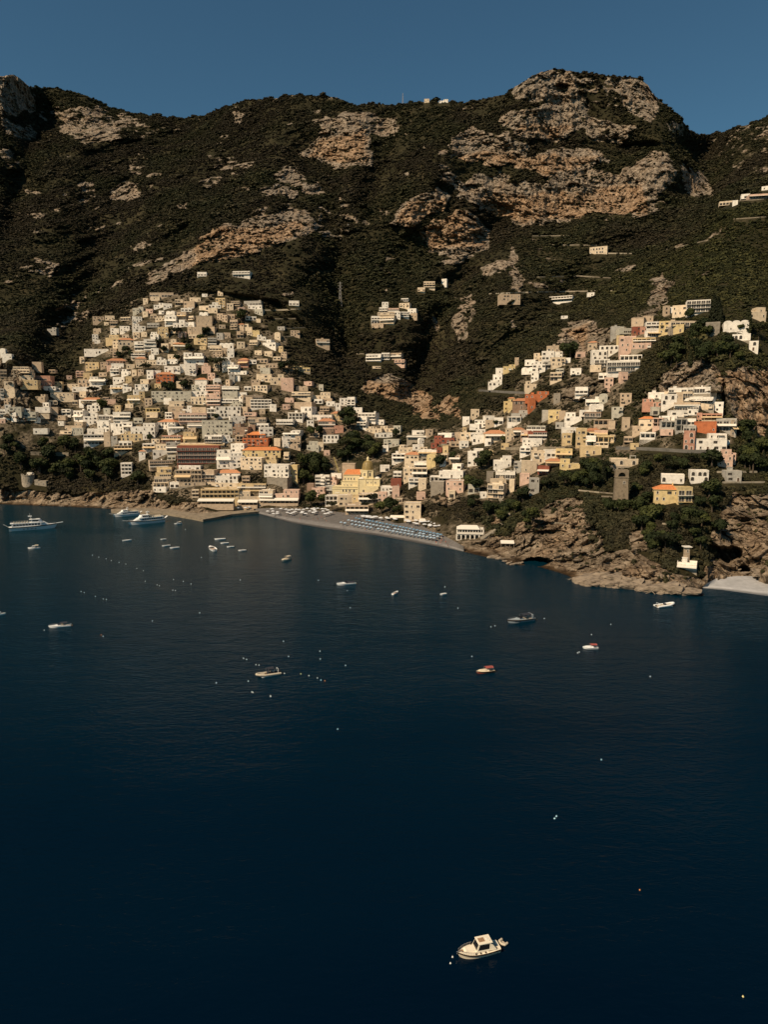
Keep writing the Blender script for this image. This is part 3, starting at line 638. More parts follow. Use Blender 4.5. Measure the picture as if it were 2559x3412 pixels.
 'U': (1200, 900, 4.1475, "870 165 1040 240 c f b;1120 130 1200 200 w f p;790 245 900 300 c f b;300 450 395 525 w f w;260 520 380 600 w f b;390 530 530 620 k f b;530 460 690 530 c f w;650 540 780 610 w f w;470 575 560 665 w f w;560 580 680 650 w f b;690 600 790 660 b f w;250 590 470 660 c f b;150 640 280 740 w f b;270 640 470 745 c f b;150 745 330 800 b f w;560 395 670 430 w f b"),
 'S': (1500, 900, 2.765, "460 225 640 285 b f w;920 240 1115 295 w f l;1260 210 1330 245 w f w;1020 425 1085 447 w f p"),
 'Z': (0, 0, 1.0, "2397 671 2440 684 c f b;2441 669 2458 684 w f w;2470 648 2498 662 w f b;2499 647 2555 662 k f b;2538 622 2565 634 w f w;1967 823 2020 846 c f a;776 904 832 925 w f b;656 908 690 922 w f b;1462 331 1494 343 w f w;1413 332 1431 343 c f w;156 1090 188 1107 g f w"),
}
HOUSES = []
for tl, (ox, oy, sc_, txt) in TILES.items():
    for ln in txt.split(';'):
        t = ln.split()
        x0, y0, x1, y1 = [float(v) / sc_ for v in t[:4]]
        HOUSES.append([x0 + ox, y0 + oy, x1 + ox, y1 + oy, t[4], t[5], t[6], tl + ' ' + t[0] + ' ' + t[1]])
# ------------------------------------------------------------------ mesh building
class MB:
    def __init__(s):
        s.v, s.f, s.m = [], [], []
    def quad(s, a, b, c, d, m=0):
        n = len(s.v); s.v += [a, b, c, d]; s.f.append((n, n + 1, n + 2, n + 3)); s.m.append(m)
    def tri(s, a, b, c, m=0):
        n = len(s.v); s.v += [a, b, c]; s.f.append((n, n + 1, n + 2)); s.m.append(m)
    def box(s, x0, x1, y0, y1, z0, z1, m=0, taper=0.0):
        n = len(s.v)
        t = taper
        s.v += [(x0, y0, z0), (x1, y0, z0), (x1, y1, z0), (x0, y1, z0), (x0 + t, y0 + t, z1), (x1 - t, y0 + t, z1), (x1 - t, y1 - t, z1), (x0 + t, y1 - t, z1)]
        for q in ((0, 3, 2, 1), (4, 5, 6, 7), (0, 1, 5, 4), (1, 2, 6, 5), (2, 3, 7, 6), (3, 0, 4, 7)):
            s.f.append(tuple(n + k for k in q)); s.m.append(m)
    def prism(s, pts, z0, z1, m=0):
        n = len(s.v); k = len(pts)
        s.v += [(x, y, z0) for x, y in pts] + [(x, y, z1) for x, y in pts]
        s.f.append(tuple(n + i for i in range(k - 1, -1, -1))); s.m.append(m)
        s.f.append(tuple(n + k + i for i in range(k))); s.m.append(m)
        for i in range(k):
            j = (i + 1) % k
            s.f.append((n + i, n + j, n + k + j, n + k + i)); s.m.append(m)
    def lathe(s, prof, seg=16, cx=0, cy=0, m=0, a0=0.0, a1=2 * math.pi):
        n = len(s.v); full = abs(a1 - a0 - 2 * math.pi) < 1e-6
        k = seg if full else seg + 1
        for r, z in prof:
            for i in range(k):
                a = a0 + (a1 - a0) * i / seg
                s.v.append((cx + r * math.cos(a), cy + r * math.sin(a), z))
        for p in range(len(prof) - 1):
            for i in range(seg):
                j = (i + 1) % k
                s.f.append((n + p * k + i, n + p * k + j, n + (p + 1) * k + j, n + (p + 1) * k + i)); s.m.append(m)
    def tube(s, a, b, r, seg=6, m=0, r2=None):
        a, b = Vector(a), Vector(b); d = (b - a)
        if d.length < 1e-6: return
        d.normalize(); u = d.orthogonal().normalized(); w = d.cross(u); n = len(s.v)
        for p, rr in ((a, r), (b, r if r2 is None else r2)):
            for i in range(seg):
                t = 2 * math.pi * i / seg
                s.v.append(tuple(p + (u * math.cos(t) + w * math.sin(t)) * rr))
        for i in range(seg):
            j = (i + 1) % seg
            s.f.append((n + i, n + j, n + seg + j, n + seg + i)); s.m.append(m)
        s.f.append(tuple(n + i for i in range(seg - 1, -1, -1))); s.m.append(m)
        s.f.append(tuple(n + seg + i for i in range(seg))); s.m.append(m)
    def ball(s, c, r, seg=10, rings=6, m=0, sz=1.0):
        s.lathe([(max(1e-3, r * math.sin(math.pi * k / rings)), c[2] - r * sz * math.cos(math.pi * k / rings)) for k in range(rings + 1)], seg, c[0], c[1], m)
    def mesh(s, name, mats, smooth=False):
        me = bpy.data.meshes.new(name)
        me.from_pydata(s.v, [], s.f)
        for m in mats: me.materials.append(m)
        if len(mats) > 1: me.polygons.foreach_set('material_index', s.m)
        if smooth: me.polygons.foreach_set('use_smooth', [True] * len(s.f))
        me.update()
        return me
    def build(s, name, mats, parent=None, smooth=False):
        if not isinstance(mats, (list, tuple)): mats = [mats]
        return link(name, s.mesh(name, mats, smooth), parent)

def link(name, me, parent=None):
    o = bpy.data.objects.new(name, me)
    COL.objects.link(o)
    if parent is not None: o.parent = parent
    return o

def empty(name, loc, rz=0.0):
    o = bpy.data.objects.new(name, None)
    o.empty_display_size = 0.5
    COL.objects.link(o)
    o.location = loc
    o.rotation_euler = (0, 0, rz)
    return o

def tag(o, label=None, cat=None, group=None, kind=None):
    if label: o['label'] = label
    if cat: o['category'] = cat
    if group: o['group'] = group
    if kind: o['kind'] = kind
    return o

KIDS = {}
def copy_tree(o, parent=None):
    c = o.copy(); COL.objects.link(c)
    if parent is not None: c.parent = parent
    for ch in list(o.children): copy_tree(ch, c)
    return c

# things still waiting for the sentence that singles them out: (object, adjective phrase, noun, key, pixel)
WAIT = []
MARKS = []          # (phrase, sx, sy)
def wait(o, desc, noun, key, px): WAIT.append((o, desc, noun, key, px))

# ------------------------------------------------------------------ house materials
WALLC = {'w': (.78, .715, .62), 'c': (.66, .53, .375), 'b': (.48, .365, .255), 't': (.43, .335, .235), 'g': (.40, .37, .32), 's': (.25, .215, .17), 'y': (.62, .475, .24), 'o': (.56, .42, .235),
         'k': (.61, .42, .32), 'r': (.24, .075, .046), 'e': (.43, .135, .055), 'l': (.46, .245, .17), 'n': (.27, .18, .125), 'v': (.47, .435, .35)}
WORD = {'w': 'white', 'c': 'cream', 'b': 'beige', 't': 'tan', 'g': 'grey', 's': 'dark stone', 'y': 'yellow', 'o': 'ochre', 'k': 'pale pink', 'r': 'dark red', 'e': 'orange', 'l': 'coral', 'n': 'brown', 'v': 'grey green'}
WALL = {k: plain('plaster_' + WORD[k].replace(' ', '_'), c, .88, .15, .45, per_object=.14) for k, c in WALLC.items()}
TRIM = plain('white_trim', (.70, .64, .55), .8, .06, .5)
TILE = plain('roof_tiles', (.46, .21, .105), .85, .2, 1.2, per_object=.15)
TILEO = plain('orange_roof_tiles', (.56, .20, .07), .85, .16, 1.2)
DECK = plain('roof_deck', (.60, .55, .48), .9, .14, .4, per_object=.18)
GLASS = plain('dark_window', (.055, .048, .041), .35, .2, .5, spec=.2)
SHUT = plain('dark_shutter', (.06, .05, .04), .6, .2, .8, per_object=.3)
RAIL = plain('grey_railing', (.30, .28, .26), .5, .1, 1)
STONE = plain('stone_masonry', (.30, .255, .195), .95, .22, .8)
CLOTH = plain('pale_awning', (.74, .68, .58), .85, .05, .8)
CLOTHT = plain('tan_awning', (.62, .45, .25), .85, .06, .8)
DOORM = plain('wood_door', (.11, .065, .04), .6, .2, 1)

def window_mesh(kind):
    b = MB()
    if kind == 'window':
        w, h = .40, 1.25
        b.box(-w, w, -.03, .02, 0, h, 1)
        b.box(-w - .12, -w, -.09, .02, -.1, h + .12, 0); b.box(w, w + .12, -.09, .02, -.1, h + .12, 0)
        b.box(-w, w, -.09, .02, h, h + .12, 0); b.box(-w - .2, w + .2, -.17, .02, -.2, -.1, 0)
        b.box(-.03, .03, -.06, -.03, 0, h, 2)
    elif kind == 'shuttered':
        w, h = .42, 1.4
        b.box(-w, w, -.03, .02, 0, h, 1)
        b.box(-w - .5, -w, -.1, .02, 0, h, 2); b.box(w, w + .5, -.1, .02, 0, h, 2)
        b.box(-w - .1, w + .1, -.15, .02, -.12, 0, 0)
    elif kind == 'arch':
        w, h = .75, 1.5
        pts = [(w * math.cos(a), h + w * math.sin(a)) for a in [math.pi * k / 8 for k in range(9)]]
        pts2 = [((w + .16) * math.cos(a), h + (w + .16) * math.sin(a)) for a in [math.pi * k / 8 for k in range(9)]]
        b.box(-w, w, -.03, .02, 0, h, 1)
        for k in range(8):
            (x1, z1), (x2, z2) = pts[k], pts[k + 1]
            b.tri((0, -.03, h), (x1, -.03, z1), (x2, -.03, z2), 1)
            (u1, v1), (u2, v2) = pts2[k], pts2[k + 1]
            b.quad((x1, -.1, z1), (u1, -.1, v1), (u2, -.1, v2), (x2, -.1, z2), 0)
            b.quad((x2, -.1, z2), (x2, .01, z2), (x1, .01, z1), (x1, -.1, z1), 0)
        b.box(-w - .16, -w, -.1, .02, 0, h, 0); b.box(w, w + .16, -.1, .02, 0, h, 0)
    elif kind == 'glass_door':
        w, h = 1.15, 2.15
        b.box(-w, w, -.03, .02, 0, h, 1)
        b.box(-.05, .05, -.07, -.03, 0, h, 0); b.box(-w - .08, -w, -.07, .02, 0, h + .08, 0); b.box(w, w + .08, -.07, .02, 0, h + .08, 0); b.box(-w, w, -.07, .02, h, h + .08, 0)
    elif kind == 'door':
        b.box(-.55, .55, -.05, .02, 0, 2.15, 3)
        b.box(-.7, -.55, -.1, .02, 0, 2.3, 0); b.box(.55, .7, -.1, .02, 0, 2.3, 0); b.box(-.55, .55, -.1, .02, 2.15, 2.3, 0)
    return b.mesh(kind, [TRIM, GLASS, SHUT, DOORM])
WIN = {k: window_mesh(k) for k in ('window', 'shuttered', 'arch', 'glass_door', 'door')}
WNAME = {'window': 'window', 'shuttered': 'window', 'arch': 'arched_window', 'glass_door': 'glass_door', 'door': 'door'}

LANDH = {   # the buildings one would point at first
 'F 820 195': ('hotel', 'long dark red hotel with open galleries and a white roof deck', 'the dark red hotel'),
 'D 1170 85': ('villa', 'vivid orange villa with tiled roof in a dark walled garden', 'the orange villa'),
 'D 1130 345': ('apartment_house', 'long grey green block with a row of small dark windows', 'the long grey green block'),
 'G 470 215': ('hotel', 'wide yellow hotel with one long orange tiled roof', 'the wide yellow hotel'),
 'G 810 795': ('hotel', 'pink hotel on the front above the pale beach awnings', 'the pink beach hotel'),
 'I 150 20': ('house', 'bright yellow terraced house alone among dark trees', 'the bright yellow house'),
 'E 1400 165': ('house', 'plain pink block of a house at the edge of the trees', 'the plain pink block'),
 'P 1030 755': ('villa', 'large white villa with arched windows right above the coast road wall', 'the large white road villa'),
 'P 1070 600': ('house', 'blank red orange house front just behind the large white road villa', 'the red orange front'),
 'L 640 755': ('house', 'red orange house at the end of the upper road viaduct', 'the house at the viaduct end'),
 'N 440 590': ('house', 'tall peach house with two rows of windows high on the right slope', 'the tall peach house'),
 'R 620 1990': ('villa', 'yellow villa with orange tiled roof on the wooded headland', 'the yellow headland villa'),
 'K 720 330': ('house', 'deep red townhouse front among white houses at the valley foot', 'the deep red townhouse'),
 'M 1120 200': ('house', 'tall ochre house beside a dark cypress on the right slope', 'the tall ochre house'),
 'C 190 300': ('hotel', 'top cream terrace of the stepped hotel by the left rock', 'the stepped cream hotel'),
 'F 1140 790': ('hotel', 'wide ochre hotel with an open pillared gallery over the landing', 'the pillared ochre hotel'),
 'B 990 585': ('house', 'small rounded yellow house at the top right edge of the west town', 'the rounded yellow house'),
 'N 290 915': ('hotel', 'wide white hotel with three dark balcony bands on the right slope', 'the banded white hotel'),
 'L 480 300': ('bell_tower', 'slim beige bell tower rising among the white hillside houses', 'the slim beige bell tower'),
 'K 1440 570': ('house', 'large bluish white cube of a house above the small cove', 'the large bluish white cube'),
 'J 1445 810': ('villa', 'square cream villa standing right behind the beach restaurants', 'the square cream beach villa'),
 'U 390 530': ('house', 'pale pink house amid the high cluster in the valley woods', 'the high woodland cluster'),
}
HB = []     # photo boxes, to keep shrubs from growing in front of the houses

def house_geometry(W, H, D, fac, roof, r, wb, parts):
    """fills the wall mesh and returns the list of parts (kind, x, y, z, sx, sz)"""
    nfl = max(1, round(H / 3.25))
    fh = H / nfl
    yb = 2.4 if fac == 'l' else 0.0
    top = H
    if roof == 'f' and fac in 'wa' and nfl >= 2 and r.random() < .42 and W > 8:       # a set-back top storey
        top = H - fh
        a, b_ = sorted((r.uniform(-W / 2, W / 2), r.uniform(-W / 2, W / 2)))
        if b_ - a < W * .35: a, b_ = (-W / 2, -W / 2 + W * .5) if r.random() < .5 else (W / 2 - W * .5, W / 2)
        wb.box(a, b_, 1.6, D - .5, top - .05, H, 0)
        for k in range(max(1, int((b_ - a) / 3.2))):
            parts.append(('window', a + (k + .5) * (b_ - a) / max(1, int((b_ - a) / 3.2)), 1.6, top + .9, 1, 1))
        nfl -= 1
    wb.box(-W / 2, W / 2, yb, D, -min(5.5, 1 + .5 * H) if H > 4.2 else -.5, top, 0)
    if fac == 'l':
        n = max(2, round(W / 3.3))
        for fl in range(nfl + 1):
            wb.box(-W / 2, W / 2, -.25, yb - .003, max(fl * fh - .32, -.3), fl * fh, 0) if fl else wb.box(-W / 2, W / 2, -.25, yb - .003, -7, 0, 0)
        for fl in range(nfl):
            for k in range(n + 1):
                x = -W / 2 + .2 + k * (W - .4) / n
                wb.box(x - .19, x + .19, -.12, .26, fl * fh, (fl + 1) * fh - .32, 0)
            wb.box(-W / 2 + .4, W / 2 - .4, -.2, -.1, fl * fh, fl * fh + .85, 0) if r.random() < .7 else None
            for k in range(n):
                parts.append(('glass_door', -W / 2 + (k + .5) * W / n, yb, fl * fh + .05, min(1, W / n / 2.6), min(1, (fh - .5) / 2.3)))
    elif fac == 'b':
        n = max(1, round(W / 3.4))
        for fl in range(nfl):
            z = fl * fh
            for k in range(n):
                if r.random() < .88: parts.append(('glass_door', -W / 2 + (k + .5) * W / n, 0, z + .06, min(1.25, W / n / 2.5), min(1.1, (fh - .4) / 2.3)))
            if fl or r.random() < .6: parts.append(('balcony', 0, 0, z, W, 1))
    elif fac == 'p':
        for k in range(max(1, int(W * H / 55))):
            parts.append(('window', r.uniform(-W * .38, W * .38), 0, r.uniform(.9, max(1.0, top - 2.1)), .8, .8))
    else:
        n = max(1, round(W / 3.7))
        for fl in range(nfl):
            z = fl * fh + .85
            for k in range(n):
                if r.random() < .24: continue
                x = -W / 2 + (k + .5 + r.uniform(-.16, .16)) * W / n
                kind = 'window'
                if fac == 'a': kind, z = ('arch', fl * fh + .45) if r.random() < .8 else ('window', fl * fh + .85)
                elif r.random() < .42: kind = 'shuttered'
                if fl == 0 and k == n // 2 and r.random() < .6: parts.append(('door', x, 0, .02, 1, 1)); continue
                parts.append((kind, x, 0, z, min(1.15, W / n / 2.2), min(1.1, (fh - 1.1) / 1.75)))
                if kind != 'arch' and r.random() < .13 and W / n > 2.4: parts.append(('balcony', x, 0, fl * fh + .4, min(2.4, W / n), 1))
        # side windows on the visible flank
        for fl in range(nfl):
            for k in range(max(1, int(D / 4))):
                if r.random() < .6: parts.append(('side', W / 2, (k + .6) * D / max(1, int(D / 4)), fl * fh + .9, 1, 1))
    return top

def roof_geometry(W, D, top, roof, r, rb):
    if roof == 't':
        h, o = min(W, D) * .24, .45
        a = min(W, D) * .46
        x0, x1, y0, y1 = -W / 2 - o, W / 2 + o, -o, D + o
        if W >= D: p, q = (x0 + a, (y0 + y1) / 2, top + h), (x1 - a, (y0 + y1) / 2, top + h)
        else: p, q = (0, y0 + a, top + h), (0, y1 - a, top + h)
        z = top - .05
        A_, B_, C_, E_ = (x0, y0, z), (x1, y0, z), (x1, y1, z), (x0, y1, z)
        if W >= D:
            rb.quad(A_, B_, q, p); rb.tri(B_, C_, q); rb.quad(C_, E_, p, q); rb.tri(E_, A_, p)
        else:
            rb.tri(A_, B_, p); rb.quad(B_, C_, q, p); rb.tri(C_, E_, q); rb.quad(E_, A_, p, q)
        rb.box(x0, x1, y0, y1, z - .16, z - .01, 1)
        return 'roof'
    if roof == 'v':
        n = max(1, round(W / 5.0)); w = W / n
        for i in range(n):
            cx = -W / 2 + (i + .5) * w
            rr = w / 2 - .05; hh = min(1.6, rr * .55)
            prof = [(cx + rr * math.cos(a), top - .02 + hh * math.sin(a)) for a in [math.pi * k / 8 for k in range(9)]]
            for k in range(8):
                (x1, z1), (x2, z2) = prof[k], prof[k + 1]
                rb.quad((x1, 0, z1), (x1, D, z1), (x2, D, z2), (x2, 0, z2), 1)
                rb.tri((cx, 0, top - .02), (x1, 0, z1), (x2, 0, z2), 1); rb.tri((cx, D, top - .02), (x2, D, z2), (x1, D, z1), 1)
        return 'vaulted_roof'
    p = r.choice((.35, .6, .9)); t = .22; e = .03
    x0, x1 = -W / 2 - e, W / 2 + e
    rb.box(x0, x1, -e, t, top - .12, top + p, 1); rb.box(x0, x1, D - t, D + e, top - .12, top + p, 1)
    rb.box(x0, x0 + t, t, D - t, top - .12, top + p, 1); rb.box(x1 - t, x1, t, D - t, top - .12, top + p, 1)
    rb.quad((x0 + t, t, top + .03), (x1 - t, t, top + .03), (x1 - t, D - t, top + .03), (x0 + t, D - t, top + .03), 0)
    return 'roof'

def balcony(root, W, wallm, style):
    b = MB(); b.box(-W / 2, W / 2, -1.35, -.002, -.2, 0, 0)
    o = b.build('balcony', wallm, root)
    b = MB()
    if style == 0:
        b.box(-W / 2, W / 2, -1.35, -1.2, .002, .92, 0)
        b.box(-W / 2, -W / 2 + .14, -1.2, -.002, .002, .92, 0); b.box(W / 2 - .14, W / 2, -1.2, -.002, .002, .92, 0)
        b.build('parapet', wallm, o)
    else:
        b.box(-W / 2, W / 2, -1.33, -1.27, .86, .94, 0)
        n = max(2, int(W / .5))
        for k in range(n + 1):
            x = -W / 2 + .04 + k * (W - .08) / n
            b.box(x - .025, x + .025, -1.32, -1.28, 0, .86, 0)
        b.build('railing', RAIL, o)
    return o

def house_frame(h):
    x0, y0, x1, y1 = h[:4]
    sx = (x0 + x1) / 2
    q = (x1 - x0) * .42
    g_ = [ground_depth(sx - q, y1), ground_depth(sx, y1), ground_depth(sx + q, y1)]
    Y = .6 * min(g_) + .4 * g_[1] - .6
    pb = at_depth(sx, y1, Y)
    ptop = at_depth(sx, y0, Y)
    tdist = axis_dist(pb)
    return pb, max(2.4, ptop.z - pb.z), (x1 - x0) * tdist / F, tdist

def build_house(h, idx):
    x0, y0, x1, y1, c, roof, fac, key = h
    r = random.Random(hash_key(key))
    pb, H, Wt, td = house_frame(h)
    sx = (x0 + x1) / 2
    yaw = r.gauss(-.13, .15)
    if key in LANDH: yaw = -.08
    bear = math.atan2(pb.x, pb.y)
    yaw = max(-.5, min(.35, yaw)) - bear * .55
    rel = abs(yaw + bear)
    D = max(4.5, min(11, .75 * Wt))
    W = max(2.6, (1.12 * Wt - D * math.sin(rel) * .7) / max(.75, math.cos(rel)))
    land = LANDH.get(key)
    name = land[0] if land else ('hotel' if (fac in 'bl' and W > 19) else 'house')
    root = empty(name, pb, yaw)
    wallm = WALL[c]
    parts = []
    wb = MB()
    top = house_geometry(W, H - (min(W, D) * .2 if roof == 't' else .5 if roof == 'f' else 1.0), D, fac, roof, r, wb, parts)
    wb.build('wall', wallm, root)
    if H <= 4.2:
        fb = MB(); fb.box(-W / 2 - .2, W / 2 + .2, -.25, D, -7, -.51, 0); fb.build('foundation', STONE, root)
    rb = MB()
    rn = roof_geometry(W, D, top, roof, r, rb)
    roofo = rb.build(rn, [(TILEO if key in ('G 470 215', 'R 620 1990', 'P 290 535', 'E 930 915') else TILE) if roof == 't' else DECK, wallm], root)
    st = r.choice((0, 0, 1))
    for kind, x, y, z, sx_, sz_ in parts:
        if kind == 'balcony':
            o = balcony(root, sx_, wallm if r.random() < .5 else TRIM, st); o.location = (x, y, z)
        elif kind == 'side':
            o = link('window', WIN['window'], root); o.location = (x, y, z); o.rotation_euler = (0, 0, math.pi / 2)
        else:
            o = link(WNAME[kind], WIN[kind], root); o.location = (x, y, z); o.scale = (sx_, 1, sz_)
    if roof == 'f' and r.random() < .45 and W > 6:
        q = MB()
        w2 = r.uniform(1.6, 2.6); xx = r.uniform(-W / 2 + 1.5, W / 2 - 1.5); yy = r.uniform(2, D - 2)
        kind = r.random()
        if kind < .5:
            q.box(xx - w2 / 2, xx + w2 / 2, yy, yy + 2.0, top, top + 2.2, 0); q.box(xx - w2 / 2 - .15, xx + w2 / 2 + .15, yy - .15, yy + 2.15, top + 2.2, top + 2.35, 0)
            q.build('stair_hut', wallm, roofo)
        elif kind < .75:
            q.lathe([(.02, top + 1.5), (.55, top + 1.45), (.6, top + .3), (.6, top + .02)][::-1], 10, xx, yy); q.build('water_tank', TRIM, roofo)
        else:
            for sx2 in (-1, 1):
                for sy2 in (.6, 3.2): q.box(xx + sx2 * 1.5 - .07, xx + sx2 * 1.5 + .07, sy2 - .07, sy2 + .07, top, top + 2.3, 0)
            q.box(xx - 1.8, xx + 1.8, .3, 3.5, top + 2.3, top + 2.38, 0)
            q.build('pergola', CLOTH if r.random() < .6 else CLOTHT, roofo)
    if roof == 't' and r.random() < .6:
        q = MB(); q.box(W * .2, W * .2 + .6, D * .45, D * .45 + .6, top, top + min(W, D) * .3 + .5); q.build('chimney', wallm, roofo)
    if fac in 'bwl' and not land and r.random() < .26:
        q = MB(); q.quad((-W / 2, -2.6, H * .45), (W / 2, -2.6, H * .45), (W / 2, -.05, H * .6), (-W / 2, -.05, H * .6)); q.quad((-W / 2, -2.6, H * .45 - .3), (W / 2, -2.6, H * .45 - .3), (W / 2, -2.6, H * .45), (-W / 2, -2.6, H * .45))
        q.build('awning', r.choice((CLOTH, CLOTH, CLOTHT)), root)
    cpx = (sx, (y0 + y1) / 2)
    tag(root, cat=name.replace('_', ' '), group=None)
    root['group'] = 'hillside houses of the town' if name == 'house' else 'hotels of the town' if name == 'hotel' else 'larger houses of the town'
    if land:
        root['label'] = land[1]; MARKS.append((land[2], cpx[0], cpx[1]))
    else:
        stor = max(1, round(H / 3.25))
        d = ('small ' if W < 6.5 else 'wide ' if W > 16 else '') + WORD[c] + (' tiled roof' if roof == 't' else ' vaulted roof' if roof == 'v' else '')
        wait(root, d, name, WORD[c] + name, cpx)
    return root

def hash_key(k):
    h = 17
    for ch in k: h = (h * 131 + ord(ch)) % 1000003
    return h

HOUSES.sort(key=lambda h: -((h[2] - h[0]) * (h[3] - h[1]) + (1e6 if h[7] in LANDH else 0)))
NTHING = 322
for h in HOUSES:
    HB.append(h[:4])
for i, h in enumerate(HOUSES[:NTHING]):
    build_house(h, i)
# fill the dense town between the houses that can be read singly
fr = random.Random(77)
FOCC = np.zeros((3412 // 4 + 2, 2559 // 4 + 2), bool)
for x0, y0, x1, y1 in HB: FOCC[int(y0 / 4):int(y1 / 4) + 1, max(0, int(x0 / 4)):int(x1 / 4) + 1] = True
DP = [[(0, 1260), (40, 1180), (240, 1250), (330, 1100), (500, 985), (740, 985), (900, 1090), (1000, 1240), (1110, 1320), (1330, 1430), (1480, 1440), (1620, 1370), (1690, 1360), (1750, 1240), (1860, 1160), (1900, 1230), (2000, 1120), (2240, 1030), (2260, 1080), (2180, 1130), (2100, 1230), (2060, 1330), (2160, 1350), (2190, 1300), (2420, 1310), (2440, 1470), (2160, 1500), (1940, 1540), (1690, 1650), (1480, 1650), (1360, 1690), (990, 1670), (650, 1660), (520, 1620), (430, 1490), (210, 1460), (130, 1410), (0, 1410)]]
for _ in range(2600):
    x, y = fr.uniform(0, 2450), fr.uniform(980, 1700)
    if not inside(DP[0], np.array([x]), np.array([y]))[0]: continue
    td_ = axis_dist(on_ground(x, y)); w = fr.uniform(5, 10) * F / td_; hh = fr.uniform(3.2, 6.6) * F / td_
    a = FOCC[int((y - hh) / 4):int(y / 4) + 1, max(0, int((x - w / 2) / 4)):int((x + w / 2) / 4) + 1]
    if a.size == 0 or a.mean() > .22 or fr.random() < (.28 if x < 1150 else .70) or (x < 115 and y < 1400) or (1085 < x < 1310 and 1425 < y < 1625) or (965 < x < 1095 and 1490 < y < 1640): continue
    FOCC[int((y - hh) / 4):int(y / 4) + 1, max(0, int((x - w / 2) / 4)):int((x + w / 2) / 4) + 1] = True
    bx = (x - w / 2, y - hh, x + w / 2, y)
    HB.append(bx); HOUSES.append([*bx, fr.choice('wwccccbbkotv'), fr.choice('fffffv'), fr.choice('wwwbbpa'), 'fill %.1f %.1f' % (x, y)])
print('houses', len(HOUSES))
# the smaller and more hidden houses beyond the three hundred that show largest
rest = MB()
keys = list(WALL)
for h in HOUSES[NTHING:]:
    x0, y0, x1, y1, c, roof, fac, key = h
    r = random.Random(hash_key(key))
    pb, H, Wt, td = house_frame(h)
    D = max(4, min(8, Wt * .7)); W = max(2.2, Wt * .92); parts = []
    sub = MB()
    top = house_geometry(W, H - .4, D, fac, roof, r, sub, parts)
    rb = MB(); roof_geometry(W, D, top, roof, r, rb)
    yaw = r.gauss(-.13, .15) - math.atan2(pb.x, pb.y) * .55
    M = Matrix.Translation(pb) @ Matrix.Rotation(yaw, 4, 'Z')
    def put(src, mm, Mx=M):
        n = len(rest.v)
        rest.v += [tuple(Mx @ Vector(v)) for v in src.v]
        rest.f += [tuple(n + k for k in f) for f in src.f]
        rest.m += [mm(k) for k in src.m]
    wi = keys.index(c)
    put(sub, lambda k: wi)
    put(rb, lambda k: (len(keys) if roof == 't' else len(keys) + 1) if k == 0 else wi)
    for kind, x, y, z, sx_, sz_ in parts:
        q = MB()
        if kind == 'balcony': q.box(x - sx_ / 2, x + sx_ / 2, -1.3, -.003, z - .2, z + .7); put(q, lambda k: wi)
        elif kind != 'side':
            w, hh = (1.1, 2.1) if kind == 'glass_door' else (.55, 1.5)
            q.box(x - w * sx_, x + w * sx_, y - .05, y + .02, z, z + hh * sz_); put(q, lambda k: len(keys) + 2)
o = rest.build('smaller_houses', [WALL[k] for k in keys] + [TILE, DECK, GLASS])
tag(o, 'the many smaller and half hidden houses packed between the larger ones', 'houses', None, 'stuff')
# ------------------------------------------------------------------ landmarks built by hand
def px_house_origin(sx, sy, dy=0.0):
    p = on_ground(sx, sy); return p, axis_dist(p) / F
def win(parent, kind, x, y, z, sx=1, sz=1, rz=0):
    o = link(WNAME[kind], WIN[kind], parent); o.location = (x, y, z); o.scale = (sx, 1, sz); o.rotation_euler = (0, 0, rz)

